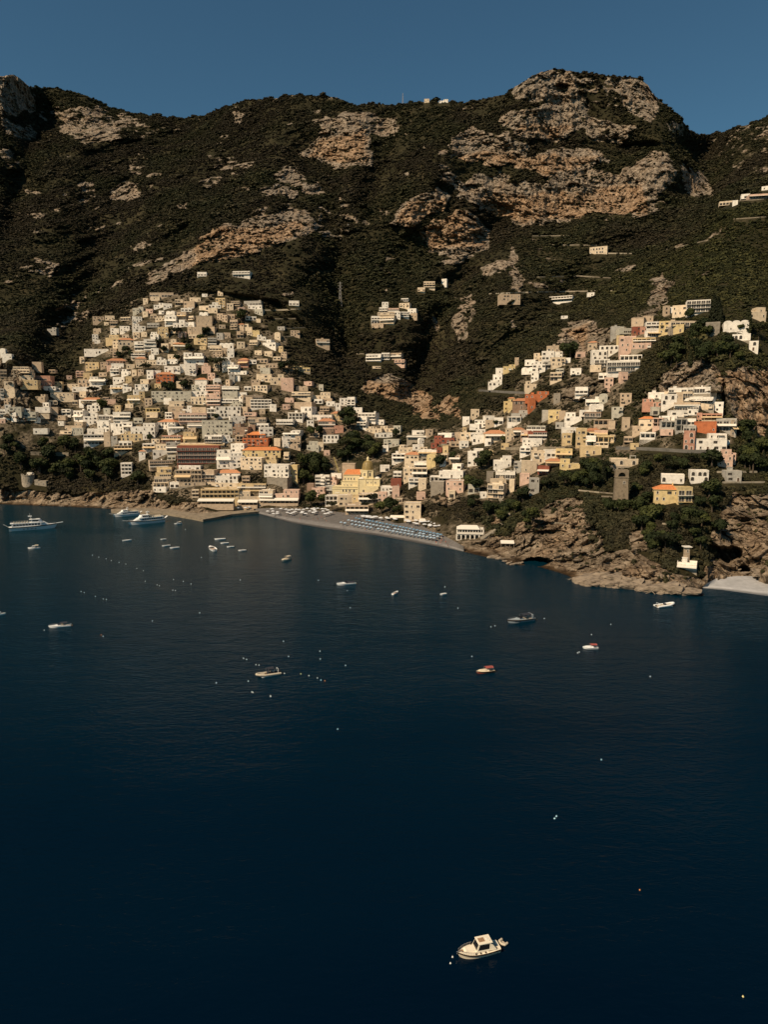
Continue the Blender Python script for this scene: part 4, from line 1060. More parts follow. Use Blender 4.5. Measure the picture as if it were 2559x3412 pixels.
CHY = plain('church_yellow', (.70, .585, .35), .88, .08, .4)
DOMEM = plain('dome_tiles', (.27, .195, .075), .5, .22, 1.4)
def church():
    J = lambda zx, zy: (1000 + zx / 4.1475, 1480 + zy / 4.1475)
    p, _ = px_house_origin(*J(790, 690))
    p = at_depth(*J(790, 690), p.y - 3)
    u = axis_dist(p) / F / 4.1475
    X = lambda z: (z - 790) * u
    Z = lambda z: (690 - z) * u
    root = empty('church', p, -.10)
    tag(root, 'yellow church with a tall ribbed golden tiled dome near the beach', 'church')
    b = MB()
    b.box(X(440), X(800), 0, 14, -9, Z(592)); b.box(X(560), X(815), 2.5, 13, Z(592) - .01, Z(520)); b.box(X(592), X(818), 4.5, 13.5, Z(520) - .01, Z(432))
    b.box(X(800) + .002, X(1110), -1.2, 15, -9, Z(480)); b.box(X(915), X(1090), -3.4, -1.21, -9, Z(572)); b.box(X(830), X(1020), 1, 13, Z(480) - .01, Z(462))
    for z0, x0, x1, y in ((592, 440, 802, 0), (520, 556, 822, 2.5), (432, 588, 824, 4.5), (480, 797, 1114, -1.2), (620, 440, 800, 0)):
        b.box(X(x0) - .25, X(x1) + .25, y - .35, y - .004, Z(z0) - .05, Z(z0) + .45)
    for x in (806, 905, 1000, 1098): b.box(X(x) - .4, X(x) + .4, -1.5, -1.204, -1, Z(485))
    b.build('wall', CHY, root)
    r = MB(); x0, x1, z0, z1 = X(584), X(826), Z(430), Z(358)
    yc = 9; r.quad((x0, 4, z0), (x1, 4, z0), (x1 - .8, yc, z1), (x0 + 2.6, yc, z1)); r.quad((x1, 14, z0), (x0, 14, z0), (x0 + 2.6, yc, z1), (x1 - .8, yc, z1)); r.tri((x0, 14, z0), (x0, 4, z0), (x0 + 2.6, yc, z1)); r.tri((x1, 4, z0), (x1, 14, z0), (x1 - .8, yc, z1))
    r.build('roof', TILEO, root)
    d = MB(); cx, cy = X(925), 7
    R = (1030 - 822) / 2 * u
    d.lathe([(R, Z(480)), (R, Z(372)), (R + .35, Z(370)), (R + .35, Z(360)), (.1, Z(359))], 8, cx, cy)
    for k in range(8):
        a = math.pi / 8 * (2 * k); d.box(cx + R * math.cos(a) - .4, cx + R * math.cos(a) + .4, cy + R * math.sin(a) - .4, cy + R * math.sin(a) + .4, Z(475), Z(372))
    dr = d.build('drum', CHY, root)
    for k in range(8):
        a = -math.pi / 2 + math.pi / 4 * k + math.pi / 8 * 0
        rr = R * math.cos(math.pi / 8) + .02
        o = link('arched_window', WIN['arch'], dr); o.location = (cx + rr * math.cos(a + math.pi / 8), cy + rr * math.sin(a + math.pi / 8), Z(445)); o.rotation_euler = (0, 0, a + math.pi / 8 + math.pi / 2); o.scale = (.75, 1, 1.25)
    q = MB(); R2 = (1005 - 842) / 2 * u; hd = (360 - 235) * u
    q.lathe([(R2 * math.cos(t * math.pi / 2) ** .68 if t < 1 else .05, Z(360) + hd * math.sin(t * math.pi / 2)) for t in [k / 12 for k in range(13)]], 24, cx, cy)
    for k in range(12):
        a = 2 * math.pi * k / 12
        for s in range(9):
            t0, t1 = s / 10 * math.pi / 2, (s + 1) / 10 * math.pi / 2
            q.tube((cx + (R2 * math.cos(t0) ** .68 + .04) * math.cos(a), cy + (R2 * math.cos(t0) ** .68 + .04) * math.sin(a), Z(360) + hd * math.sin(t0)), (cx + (R2 * math.cos(t1) ** .68 + .04) * math.cos(a), cy + (R2 * math.cos(t1) ** .68 + .04) * math.sin(a), Z(360) + hd * math.sin(t1)), .13, 5)
    q.build('dome', DOMEM, root, True)
    l = MB(); l.lathe([(1.35, Z(240)), (1.25, Z(232)), (1.0, Z(230)), (1.0, Z(212)), (1.2, Z(210)), (1.0, Z(200)), (.6, Z(188)), (.1, Z(178))], 10, cx, cy); l.build('lantern', CHY, root)
    for x, y, rr in ((852, 1.4, 2.3), (1060, 5, 2.4)):
        m = MB(); m.lathe([(rr, Z(480) - .02), (rr * .95, Z(480) + .5), (rr * .7, Z(480) + 1.1), (rr * .3, Z(480) + 1.45), (.03, Z(480) + 1.5)], 14, X(x), y); m.build('small_dome', TRIM, root, True)
    for x in (592, 636, 684, 744): win(root, 'arch', X(x), -.02, Z(660), .7, .85)
    for x in (612, 655, 694, 737): win(root, 'window', X(x), 4.48, Z(500), .9, 1.3)
    for x in (880,): win(root, 'arch', X(x), -1.22, Z(660), .8, .9)
    for x in (935, 990, 1045): win(root, 'window', X(x), -1.22, Z(535), .9, .9)
    for x in (605, 645, 700): win(root, 'window', X(x), 2.48, Z(575), .8, .6)
    MARKS.append(('the church dome', *J(925, 300)))
    HB.append((*J(440, 240), *J(1110, 690)))
    pt = at_depth(*J(670, 430), p.y + 17)
    t = empty('bell_tower', pt, -.10)
    tag(t, 'square beige stone bell tower with a cross behind the church nave', 'bell tower')
    h = at_depth(*J(670, 275), p.y + 17).z - pt.z
    b = MB(); w = 90 * u * 1.02; b.box(-w, w, 0, 7, -14, h); b.box(-w - .2, w + .2, -.2, 7.2, h, h + .5); b.build('wall', WALL['b'], t)
    c = MB(); cxx = -16 * u; c.box(cxx - .12, cxx + .12, 3, 3.2, h + .5, h + 3.2); c.box(cxx - .7, cxx + .7, 3.02, 3.18, h + 2.1, h + 2.35); c.box(cxx - .5, cxx + .5, 2.6, 3.6, h + .5, h + .9); c.build('cross', STONE, t)
church()

def round_tower():
    H_ = lambda zx, zy: (zx / 4.1475, 1420 + zy / 4.1475)
    p, s = px_house_origin(*H_(355, 838)); u = s / 4.1475
    root = empty('round_tower', p); tag(root, 'round grey stone watchtower on the left shore cliff', 'tower')
    R = 86 * u; h = 150 * u
    b = MB(); b.lathe([(R * 1.12, -12), (R * 1.1, 0), (R, h * .3), (R, h), (R + .25, h + .05), (R + .25, h + .6), (R - .5, h + .6), (R - .5, h + .1), (.05, h + .1)], 28, 0, R)
    b.build('wall', STONE, root, False)
    c = MB()
    for k in range(10):
        a = 2 * math.pi * k / 10; c.box(R * .92 * math.cos(a) - .5, R * .92 * math.cos(a) + .5, R + R * .92 * math.sin(a) - .5, R + R * .92 * math.sin(a) + .5, h + .55, h + 1.5)
    c.build('battlements', STONE, root)
    k = MB(); k.box(-.5, 4, R - 1, R + 2, h + .1, h + 2.6); k.build('turret_hut', TRIM, root)
    for a, z in ((-1.2, h * .55), (-1.9, h * .75), (-1.3, h * .25)): win(root, 'window', (R + .02) * math.cos(a), R + (R + .02) * math.sin(a), z, .7, .7, a + math.pi / 2)
    MARKS.append(('the round stone tower', *H_(355, 760))); HB.append((*H_(260, 680), *H_(450, 850)))
    q, s = px_house_origin(*H_(560, 825)); r2 = empty('stone_house', q, -.1); tag(r2, 'small ruined stone house beside the round tower', 'house')
    b = MB(); w = 85 * s / 4.1475; b.box(-w, w, 0, 6, -7, 70 * s / 4.1475); b.box(-w, -w * .4, 0, 6, 70 * s / 4.1475 - .02, 84 * s / 4.1475); b.build('wall', STONE, r2); win(r2, 'window', -w * .3, -.02, 1); win(r2, 'window', w * .5, -.02, 1); HB.append((*H_(475, 745), *H_(650, 830)))
round_tower()

def square_tower():
    O = lambda zx, zy: (1950 + zx / 4.1475, 1500 + zy / 4.1475)
    p, s = px_house_origin(*O(495, 790)); u = s / 4.1475
    p = at_depth(*O(495, 790), p.y - 2)
    root = empty('square_tower', p, -.2); tag(root, 'tall square stone watchtower with an arched top amid headland gardens', 'tower')
    h1, h2, h3 = 275 * u, 410 * u, 500 * u; w = 84 * u
    b = MB(); b.box(-w * 1.22, w * 1.22, 0, 2.3 * w, -8, h1, 0, w * .2); b.box(-w, w, .22 * w, 2.1 * w, h1 - .01, h2); b.box(-w * 1.06, w * 1.06, .14 * w, 2.2 * w, h2 - .2, h2 + .35)
    # the arched loggia on top: two piers, a back wall and a lintel
    b.box(-w, -w * .62, .25 * w, 2 * w, h2 + .35, h3); b.box(w * .55, w, .25 * w, 2 * w, h2 + .35, h3); b.box(-w * .62, w * .55, 1.5 * w, 2 * w, h2 + .35, h3)
    n = 8
    for k in range(n):
        a0, a1 = math.pi * k / n, math.pi * (k + 1) / n; xm, rx, rz = -.035 * w, .585 * w, .62 * (h3 - h2)
        x0, x1 = xm + rx * math.cos(a0), xm + rx * math.cos(a1); z0, z1 = h2 + .5 + rz * math.sin(a0), h2 + .5 + rz * math.sin(a1)
        b.quad((x0, .25 * w, z0), (x0, .25 * w, h3), (x1, .25 * w, h3), (x1, .25 * w, z1)); b.quad((x0, .25 * w, z0), (x1, .25 * w, z1), (x1, 1.5 * w, z1), (x0, 1.5 * w, z0))
    b.box(-w, w, .25 * w, 2 * w, h3 + .002, h3 + .4)
    b.build('wall', plain('tower_stone', (.22, .172, .118), .95, .2, .7), root)
    win(root, 'window', w * .35, .22 * w - .02, h2 - 60 * u - 1, 1.1, 1)
    MARKS.append(('the square stone tower', *O(495, 500))); HB.append((*O(390, 285), *O(600, 780)))
    p, s = px_house_origin(*O(1408, 1555)); u = s / 4.1475
    r = empty('turret', at_depth(*O(1408, 1555), p.y - 1), 0); tag(r, 'slender beige turret with a flat white cap above the cliff house', 'turret')
    b = MB(); h = 215 * u; w = 33 * u; b.box(-w, w, 0, 2 * w, -6, h, 0, .1); b.build('wall', WALL['t'], r); c = MB(); c.box(-w * 1.6, w * 1.6, -w * .6, 2.6 * w, h, h + .35); c.build('cap', TRIM, r); win(r, 'window', 0, .05, h - 2.2, .7, .9)
    HB.append((*O(1340, 1320), *O(1445, 1560)))
    MARKS.append(('the slender cliff turret', *O(1408, 1450)))
square_tower()

def beach_restaurant():
    Q = lambda zx, zy: (1400 + zx / 4.1475, 1640 + zy / 4.1475)
    p = on_plane(*Q(690, 662), 3.0); u = axis_dist(p) / F / 4.1475
    root = empty('beach_restaurant', p, -.12); tag(root, 'white arcaded two storey beach restaurant with a pale tented roof', 'restaurant')
    W = 185 * u; h1, h2 = 82 * u, 150 * u; D = 9
    b = MB()
    b.box(-W, W, 2.5, D, -5, h2); b.box(-W, W, -.4, D, h1, h1 + .5); b.box(-W, W, -.2, 2.497, -5, 0)
    n = 6; step = 2 * W / n
    for k in range(n + 1): b.box(-W + k * step - .35, -W + k * step + .35, 0, .6, 0, h1)
    for k in range(n):
        cx = -W + (k + .5) * step; rx = step / 2 - .35; zc = h1 - rx - .3
        for j in range(6):
            a0, a1 = math.pi * j / 6, math.pi * (j + 1) / 6
            x0, x1, z0, z1 = cx + rx * math.cos(a0), cx + rx * math.cos(a1), zc + rx * math.sin(a0), zc + rx * math.sin(a1)
            b.quad((x0, .1, z0), (x0, .1, h1), (x1, .1, h1), (x1, .1, z1)); b.quad((x0, .1, z0), (x1, .1, z1), (x1, .6, z1), (x0, .6, z0))
    n2 = 10
    for k in range(n2 + 1): b.box(-W + k * 2 * W / n2 - .15, -W + k * 2 * W / n2 + .15, -.2, .15, h1 + .5, h2)
    b.box(-W, W, -.38, -.25, h1 + .5, h1 + 1.3)
    b.build('wall', TRIM, root)
    r = MB(); a = W * 1.02; z0, z1 = h2, h2 + 1.9
    r.box(-a, a * .7, -.8, D, z0, z0 + .25); r.quad((-a, -.8, z0 + .25), (a * .7, -.8, z0 + .25), (a * .5, D / 2, z1), (-a * .7, D / 2, z1)); r.quad((a * .7, D, z0 + .25), (-a, D, z0 + .25), (-a * .7, D / 2, z1), (a * .5, D / 2, z1)); r.tri((-a, D, z0 + .25), (-a, -.8, z0 + .25), (-a * .7, D / 2, z1)); r.tri((a * .7, -.8, z0 + .25), (a * .7, D, z0 + .25), (a * .5, D / 2, z1))
    r.build('roof', CLOTH, root)
    for k in range(n): win(root, 'glass_door', -W + (k + .5) * step, 2.48, .05, .9, 1)
    for k in range(5): win(root, 'glass_door', -W + (k + .5) * 2 * W / 5, 2.48, h1 + .55, .9, .9)
    MARKS.append(('the arcaded beach restaurant', *Q(690, 560))); HB.append((*Q(450, 430), *Q(880, 670)))
    # canopies of the beach
    def canopy(zx0, zx1, zb, zt, label, d=7, m=CLOTH, nm='canopy'):
        p = on_plane(*Q((zx0 + zx1) / 2, zb), 3.2); u = axis_dist(p) / F / 4.1475
        rt = empty(nm, p, -.1); tag(rt, label, 'canopy', 'shade roofs along the beach')
        w = (zx1 - zx0) / 2 * u; h = max(2.4, (zb - zt) * u * .6)
        f = MB()
        for sx in (-1, -.33, .33, 1):
            for y in (.2, d - .2): f.box(sx * w * .95 - .08, sx * w * .95 + .08, y - .08, y + .08, -3, h)
        f.build('post_frame', WALL['t'], rt)
        c = MB(); c.quad((-w, -.3, h), (w, -.3, h), (w * .96, d / 2, h + 1.1), (-w * .96, d / 2, h + 1.1)); c.quad((w, d, h + .2), (-w, d, h + .2), (-w * .96, d / 2, h + 1.1), (w * .96, d / 2, h + 1.1)); c.quad((-w, -.3, h - .3), (w, -.3, h - .3), (w, -.3, h), (-w, -.3, h)); c.tri((w, -.3, h), (w, d, h + .2), (w * .96, d / 2, h + 1.1)); c.tri((-w, d, h + .2), (-w, -.3, h), (-w * .96, d / 2, h + 1.1))
        c.build('cloth_roof', m, rt)
        HB.append((*Q(zx0, zt - 10), *Q(zx1, zb)))
    canopy(1115, 1300, 762, 690, 'white shade roof on the flat rocks right of the arcaded restaurant', 6)
    canopy(400, 550, 470, 400, 'white shade roof directly behind the arcaded restaurant', 8)
    canopy(-20, 330, 450, 380, 'long white canopy of the eating terrace in front of the cream villa', 9)
    canopy(300, 455, 520, 470, 'small pale canopy left against the arcaded restaurant', 6)
    canopy(-420, -180, 395, 340, 'low cream canopy at the beach back left of the cream villa', 6)
    canopy(-1010, -780, 305, 235, 'brownish canopy on the sand below the church', 7, CLOTHT)
    # long awnings at the foot of the seafront hotels
    G_ = lambda zx, zy: (700 + zx / 4.1475, 1440 + zy / 4.1475)
    for x0, x1, yb, lab in ((380, 660, 1000, 'long cream awning at the foot of the cream seafront house'), (680, 1220, 975, 'long pale awning under the pink beach hotel'), (-170, 330, 985, 'deep white terrace awning under the pillared ochre hotel')):
        sx, sy = G_((x0 + x1) / 2, yb); Y = min(ground_depth(sx + k, sy) for k in (-50, -25, 0, 25, 50)) - 2.5
        p = at_depth(sx, sy, Y); u = axis_dist(p) / F / 4.1475; w = (x1 - x0) / 2 * u
        rt = empty('awning', p, -.02); tag(rt, lab, 'awning', 'terrace awnings of the seafront')
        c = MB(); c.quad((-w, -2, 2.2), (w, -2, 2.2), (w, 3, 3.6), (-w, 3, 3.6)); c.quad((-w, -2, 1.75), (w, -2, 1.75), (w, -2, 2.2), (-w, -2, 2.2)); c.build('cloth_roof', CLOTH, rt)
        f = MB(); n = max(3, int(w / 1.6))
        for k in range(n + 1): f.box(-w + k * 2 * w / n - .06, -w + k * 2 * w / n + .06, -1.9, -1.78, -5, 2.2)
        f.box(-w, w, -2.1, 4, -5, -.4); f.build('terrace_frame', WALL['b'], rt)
        d = MB(); d.box(-w * .98, w * .98, 2.6, 3.4, -.4, 3.3); d.build('dark_recess', GLASS, rt)  # dark box added as the shade beneath the awning
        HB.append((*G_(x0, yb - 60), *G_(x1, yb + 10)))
beach_restaurant()

# ------------------------------------------------------------------ roads on walls, terraces, stairs
ROADM = plain('road_concrete', (.13, .12, .105), .9, .15, .3)
WALLM = plain('terrace_stone', (.24, .20, .145), .95, .25, .5)
WALLP = plain('pale_wall', (.33, .28, .205), .9, .15, .5)
PATHM = plain('path_stone', (.38, .325, .25), .9, .15, .6)
def ribbon(name, pts, h, depth, mats, label, cat, group=None, thick=.5, rail=True, drop=3.0):
    P = []
    for i in range(len(pts) - 1):
        n = max(2, int(abs(pts[i + 1][0] - pts[i][0]) / 8))
        for k in range(n): P.append((pts[i][0] + (pts[i + 1][0] - pts[i][0]) * k / n, pts[i][1] + (pts[i + 1][1] - pts[i][1]) * k / n))
    P.append(pts[-1])
    Q = [on_ground(*q) for q in P]
    Ys = [q.y for q in Q]
    for _ in range(8): Ys = [Ys[0]] + [(Ys[i - 1] + Ys[i] * 2 + Ys[i + 1]) / 4 for i in range(1, len(Ys) - 1)] + [Ys[-1]]
    Q = [at_depth(p[0], p[1], min(y, q.y) - .15) for p, y, q in zip(P, Ys, Q)]
    o0 = Q[0].copy()
    b = MB()
    for a, c in zip(Q[:-1], Q[1:]):
        a = a - o0; c = c - o0
        def strip(y0, y1, z0, z1):
            v = [(a.x, a.y + y0, a.z + z0), (c.x, c.y + y0, c.z + z0), (c.x, c.y + y1, c.z + z0), (a.x, a.y + y1, a.z + z0), (a.x, a.y + y0, a.z + z1), (c.x, c.y + y0, c.z + z1), (c.x, c.y + y1, c.z + z1), (a.x, a.y + y1, a.z + z1)]
            n = len(b.v); b.v += v
            for q in ((0, 1, 5, 4), (4, 5, 6, 7), (3, 7, 6, 2), (0, 3, 2, 1)): b.f.append(tuple(n + k for k in q)); b.m.append(0)
        strip(0, depth, -drop, h - (.9 if rail else 0))
        if rail: strip(0, thick, h - .9 + .004, h)
    o = b.build(name, mats)
    o.location = o0
    tag(o, label, cat, group, 'thing')
    return o
LT = lambda x, y: (1600 + x / 4.1475, 1120 + y / 4.1475)
PT_ = lambda x, y: (2060 + x / 4.1475, 1260 + y / 4.1475)
MT = lambda x, y: (1650 + x / 4.1475, 1380 + y / 4.1475)
RT = lambda x, y: (1959 + x / 2.765, 900 + y / 2.765)
D_ = lambda x, y: (x * K, y * K)
ribbon('road_viaduct', [LT(-20, 765), LT(300, 785), LT(640, 800)], 1.7, 4, [ROADM], 'dark grey road viaduct with a parapet ending at the red orange house', 'road viaduct', drop=.8)
ribbon('road_viaduct', [PT_(-30, 985), PT_(300, 995), PT_(640, 1012), PT_(1000, 1035), PT_(1290, 1035)], 1.9, 4, [ROADM], 'long dark road viaduct passing under the large white road villa', 'road viaduct', drop=.8)
ribbon('road_wall', [MT(110, 495), MT(400, 492), MT(700, 490), MT(960, 500)], 2.0, 3, [WALLM], 'stone road wall crossing below the dark red balcony house', 'wall', drop=1.2)
TW = [([D_(1055, 636), D_(1130, 633), D_(1210, 631), D_(1345, 629)], 2.6, WALLP, 'long thin pale road wall crossing the green valley slope'),
      ([D_(1150, 511), D_(1235, 510)], 2.4, WALLM, 'topmost short terrace wall on the valley meadow'), ([D_(1190, 530), D_(1290, 531)], 2.4, WALLM, 'terrace wall just left of the lone valley house'), ([D_(1290, 548), D_(1366, 549)], 2.6, WALLP, 'pale wall under the lone valley house'),
      ([D_(1160, 600), D_(1250, 597), D_(1320, 602)], 2.4, WALLM, 'terrace wall above the long thin road wall'), ([D_(545, 672), D_(600, 671), D_(650, 669)], 3.0, WALLP, 'pale garden wall at the top right edge of the west town'),
      ([D_(590, 690), D_(640, 689)], 2.2, WALLM, 'second garden wall from the top at the right edge of the west town'), ([D_(575, 730), D_(650, 727)], 2.4, WALLM, 'garden wall left of the little beige woodland house'),
      ([D_(600, 712), D_(660, 708)], 2.2, WALLM, 'short garden wall between two terraces right of the west town'), ([RT(1190, 1868), RT(1380, 1866), RT(1560, 1866)], 2.6, WALLP, 'pale garden wall right of the peach house by the large white villa'),
      ([RT(1240, 1962), RT(1440, 1962), RT(1630, 1960)], 2.2, WALLP, 'lower pale wall edging the green field on the far right'), ([(102, 1516), (160, 1518), (229, 1519)], 8, WALLM, 'high stone terrace wall in the woods above the round tower'),
      ([MT(1150, 1060), MT(1440, 1090)], 2.0, WALLP, 'short pale terrace wall left of the square stone tower'), ([MT(1470, 1145), MT(1620, 1150)], 2.0, WALLM, 'terrace wall at the left foot of the square stone tower'),
      ([(1967, 1640), (2042, 1646)], 1.8, WALLM, 'low terrace wall below the short pale one by the square tower'), ([(2206, 1748), (2270, 1750)], 2.2, WALLP, 'pale wall in the trees below the yellow headland villa'), ([D_(770, 765), D_(880, 768)], 2.2, WALLM, 'stone wall under the middle valley houses'),
      ([D_(1560, 438), D_(1650, 432)], 2.2, WALLM, 'upper terrace wall under the high right houses'), ([D_(1580, 475), D_(1655, 470)], 2.0, WALLM, 'lower terrace wall under the high right houses'), ([D_(1440, 540), D_(1530, 520)], 2.0, WALLM, 'terrace wall low on the right green slope'),
      ([(1835, 1742), (1890, 1748)], 1.8, WALLM, 'low garden wall on the ledge above the sea cliff')]
for pts, h, m, lab in TW: ribbon('terrace_wall', pts, h * .38, .5, [m], lab, 'wall', 'terrace and road walls on the slopes', rail=False, drop=.5)
def steps(pts, w, label):
    Q = [at_depth(p[0], p[1], ground_depth(*p) - 1.2) for p in pts]
    o0 = Q[0].copy(); b = MB()
    for a, c in zip(Q[:-1], Q[1:]):
        n = max(3, int((c - a).length / 1.0))
        for k in range(n):
            q = a + (c - a) * ((k + .5) / n) - o0; b.box(q.x - w, q.x + w, q.y - .9, q.y + 1.2, q.z - 2.5, q.z + .15)
        for k in range(n): 
            q = a + (c - a) * ((k + .5) / n) - o0; b.box(q.x - w - .25, q.x + w, q.y - 1.15, q.y - .905, q.z - 2.5, q.z + .9)
    o = b.build('stairway', PATHM); o.location = o0; tag(o, label, 'stairway')
QT = lambda zx, zy: (1400 + zx / 4.1475, 1640 + zy / 4.1475)
steps([QT(1105, 95), QT(1150, 190), QT(1200, 280), QT(1255, 350)], .8, 'pale stairway zigzagging down right of the cream villa above the rocks')
steps([QT(1125, 440), QT(1080, 500), QT(960, 570), QT(850, 640)], .8, 'long pale ramp descending to the arcaded beach restaurant')
def bigpole(sx, sy0, sy1, label, name='lattice_pylon'):
    p = on_ground(sx, sy1); h = at_depth(sx, sy0, p.y).z - p.z
    b = MB(); w = h * .07
    for a in (-1, 1):
        for c in (-1, 1): b.tube((a * w, c * w, -2), (a * w * .12, c * w * .12, h), .22, 4)
    n = 7
    for k in range(n):
        t0, t1 = k / n, (k + 1) / n; r0, r1 = w * (1 - .88 * t0), w * (1 - .88 * t1)
        for c in (-1, 1): b.tube((-r0, c * r0, h * t0), (r1, c * r1, h * t1), .12, 4); b.tube((r0, c * r0, h * t0), (-r1, c * r1, h * t1), .12, 4)
    if name == 'lattice_pylon':
        for z in (.72, .84, .95): b.tube((-h * .1, 0, h * z), (h * .1, 0, h * z), .18, 4)
    o = b.build(name, RAIL); o.location = p; tag(o, label, name.replace('_', ' '))
bigpole(1134, 940, 1022, 'grey lattice power pylon on the wooded slope right of the west town')
bigpole(1342, 312, 346, 'thin lattice mast standing on the middle of the skyline', 'lattice_mast')
bigpole(1160, 748, 786, 'small lattice pylon on the dark mountain side above the left cliff band')
def crane():
    a = at_depth(1130, 1576, 572); b = at_depth(1113, 1524, 575)
    m = MB(); d = b - a
    for ox, oz in ((-.4, 0), (.4, 0), (0, .7)): m.tube((ox, 0, oz), (d.x + ox * .6, d.y, d.z + oz * .6), .14, 5)
    for k in range(8):
        t = k / 8; m.tube((-.4 + d.x * t, d.y * t, d.z * t), (.4 + d.x * (t + .12), d.y * (t + .12), d.z * (t + .12)), .1, 4)
    o = m.build('crane_boom', plain('crane_yellow', (.38, .30, .10), .5, .1, 1)); o.location = a; tag(o, 'slanting yellow crane boom standing left of the church', 'crane')
crane()

# ------------------------------------------------------------------ foliage
def leaf_material(name, dark, mid_, light, brown=0.0):
    m, nt, b = nt_new(name)
    L = nt.links.new
    oi = nt.nodes.new('ShaderNodeObjectInfo')
    r = ramp(nt, [(0.0, dark), (0.55, mid_), (1.0, light)])
    L(oi.outputs['Random'], r.inputs[0])
    out = r.outputs[0]
    if brown:
        n = noise_node(nt, 0.006, 4, .6, oi.outputs['Location'])
        rr = ramp(nt, [(0.42, (0, 0, 0)), (0.56, (1, 1, 1))]); L(n.outputs['Fac'], rr.inputs[0])
        f = nt.nodes.new('ShaderNodeMath'); f.operation = 'MULTIPLY'; L(rr.outputs[0], f.inputs[0]); f.inputs[1].default_value = brown
        b2 = ramp(nt, [(0, (.024, .019, .012)), (1, (.050, .037, .023))]); L(oi.outputs['Random'], b2.inputs[0])
        out = mix(nt, f.outputs[0], out, b2.outputs[0])
        sx_ = nt.nodes.new('ShaderNodeSeparateXYZ'); L(oi.outputs['Location'], sx_.inputs[0])
        def span(sock, a, b_):
            q = nt.nodes.new('ShaderNodeMapRange'); q.interpolation_type = 'SMOOTHSTEP'; L(sock, q.inputs['Value']); q.inputs['From Min'].default_value = a; q.inputs['From Max'].default_value = b_; return q.outputs[0]
        mu = nt.nodes.new('ShaderNodeMath'); mu.operation = 'MULTIPLY'; L(span(sx_.outputs['X'], 120, 260), mu.inputs[0]); L(span(sx_.outputs['Y'], 900, 720), mu.inputs[1])
        m3 = nt.nodes.new('ShaderNodeMath'); m3.operation = 'MULTIPLY'; L(mu.outputs[0], m3.inputs[0]); m3.inputs[1].default_value = .75
        ol = ramp(nt, [(0, (.020, .023, .008)), (.6, (.042, .045, .014)), (1, (.085, .080, .026))]); L(oi.outputs['Random'], ol.inputs[0])
        out = mix(nt, m3.outputs[0], out, ol.outputs[0])
    L(out, b.inputs['Base Color'])
    b.inputs['Roughness'].default_value = .75
    b.inputs['Specular IOR Level'].default_value = .15
    return m
SCRUB = leaf_material('scrub_leaves', (.018, .0195, .0085), (.033, .034, .0145), (.058, .053, .023), .75)
LEAF = leaf_material('tree_leaves', (.013, .019, .006), (.025, .032, .010), (.050, .056, .015))
PINEL = leaf_material('pine_needles', (.013, .016, .007), (.019, .022, .009), (.028, .030, .011))
BARK = plain('bark', (.07, .052, .036), .95, .2, 2)

def crown_mesh(name, n, seed, shape='round', leaf=.26, core=True):
    r = random.Random(seed); b = MB()
    lobes = [(Vector((r.uniform(-.5, .5), r.uniform(-.5, .5), r.uniform(-.3, .5))), r.uniform(.42, .68)) for _ in range(7)]
    for k in range(n):
        d = Vector((r.gauss(0, 1), r.gauss(0, 1), r.gauss(0, 1))).normalized()
        if shape == 'round':
            c, rad = r.choice(lobes); p = c + d * rad * r.uniform(.75, 1.05)
            p.z = p.z * .85 + .75
        elif shape == 'pine':
            a = r.uniform(0, 6.283); q = r.random() ** .5; p = Vector((q * math.cos(a), q * math.sin(a), .2 * (1 - q * q) * r.uniform(-.6, 1) + r.uniform(-.06, .06) + .08 * math.sin(3 * a + seed))); d = (d + Vector((0, 0, 1.2))).normalized()
        else:
            z = r.random(); w = .17 * (1 - z) ** .6 * (.55 + .45 * min(1, z * 8)); a = r.uniform(0, 6.283); p = Vector((w * math.cos(a), w * math.sin(a), z)) * 1.0; d = Vector((math.cos(a), math.sin(a), .5))
        nrm = (d + Vector((r.gauss(0, .5), r.gauss(0, .5), r.gauss(.25, .5)))).normalized()
        u = nrm.orthogonal().normalized(); w_ = nrm.cross(u); t = r.uniform(0, 6.283)
        e1 = u * math.cos(t) + w_ * math.sin(t); e2 = nrm.cross(e1)
        s = leaf * r.uniform(.6, 1.2)
        b.quad(tuple(p - e1 * s - e2 * s * .6), tuple(p + e1 * s - e2 * s * .5), tuple(p + e1 * s * .8 + e2 * s * .7), tuple(p - e1 * s * .7 + e2 * s * .6))
    if core:
        for c, rad in lobes:
            if shape == 'round': b.ball((c.x, c.y, c.z * .85 + .75), rad * .72, 7, 5)
    return b
def scrub_meshes():
    out = []
    for k in range(4):
        b = crown_mesh('scrub', 120, 50 + k, 'round', .27)
        b.v = [(x, y, z - .25) for x, y, z in b.v]
        me = b.mesh('scrub_leaf_clump', [SCRUB]); o = bpy.data.objects.new('scrub_leaf_clump', me); out.append(o)
    return out

# shrubs may not grow where something built shows in the photo
OCC = np.zeros((3412 // 4 + 2, 2559 // 4 + 2), bool)
for x0, y0, x1, y1 in HB:
    OCC[max(0, int((y0 + 2) / 4)):max(0, int((y1 + 5) / 4)) + 1, max(0, int((x0 + 1) / 4)):max(0, int((x1 - 1) / 4)) + 1] = True
for pts in ([LT(-20, 765), LT(640, 800)], [PT_(-30, 985), PT_(640, 1012), PT_(1290, 1035)], [MT(110, 495), MT(960, 500)]) + tuple([t[0] for t in TW][:0]):
    for a, c in zip(pts[:-1], pts[1:]):
        for k in range(60):
            x, y = a[0] + (c[0] - a[0]) * k / 59, a[1] + (c[1] - a[1]) * k / 59
            OCC[int((y - 12) / 4):int((y + 6) / 4), max(0, int(x / 4)):int(x / 4) + 1] = True

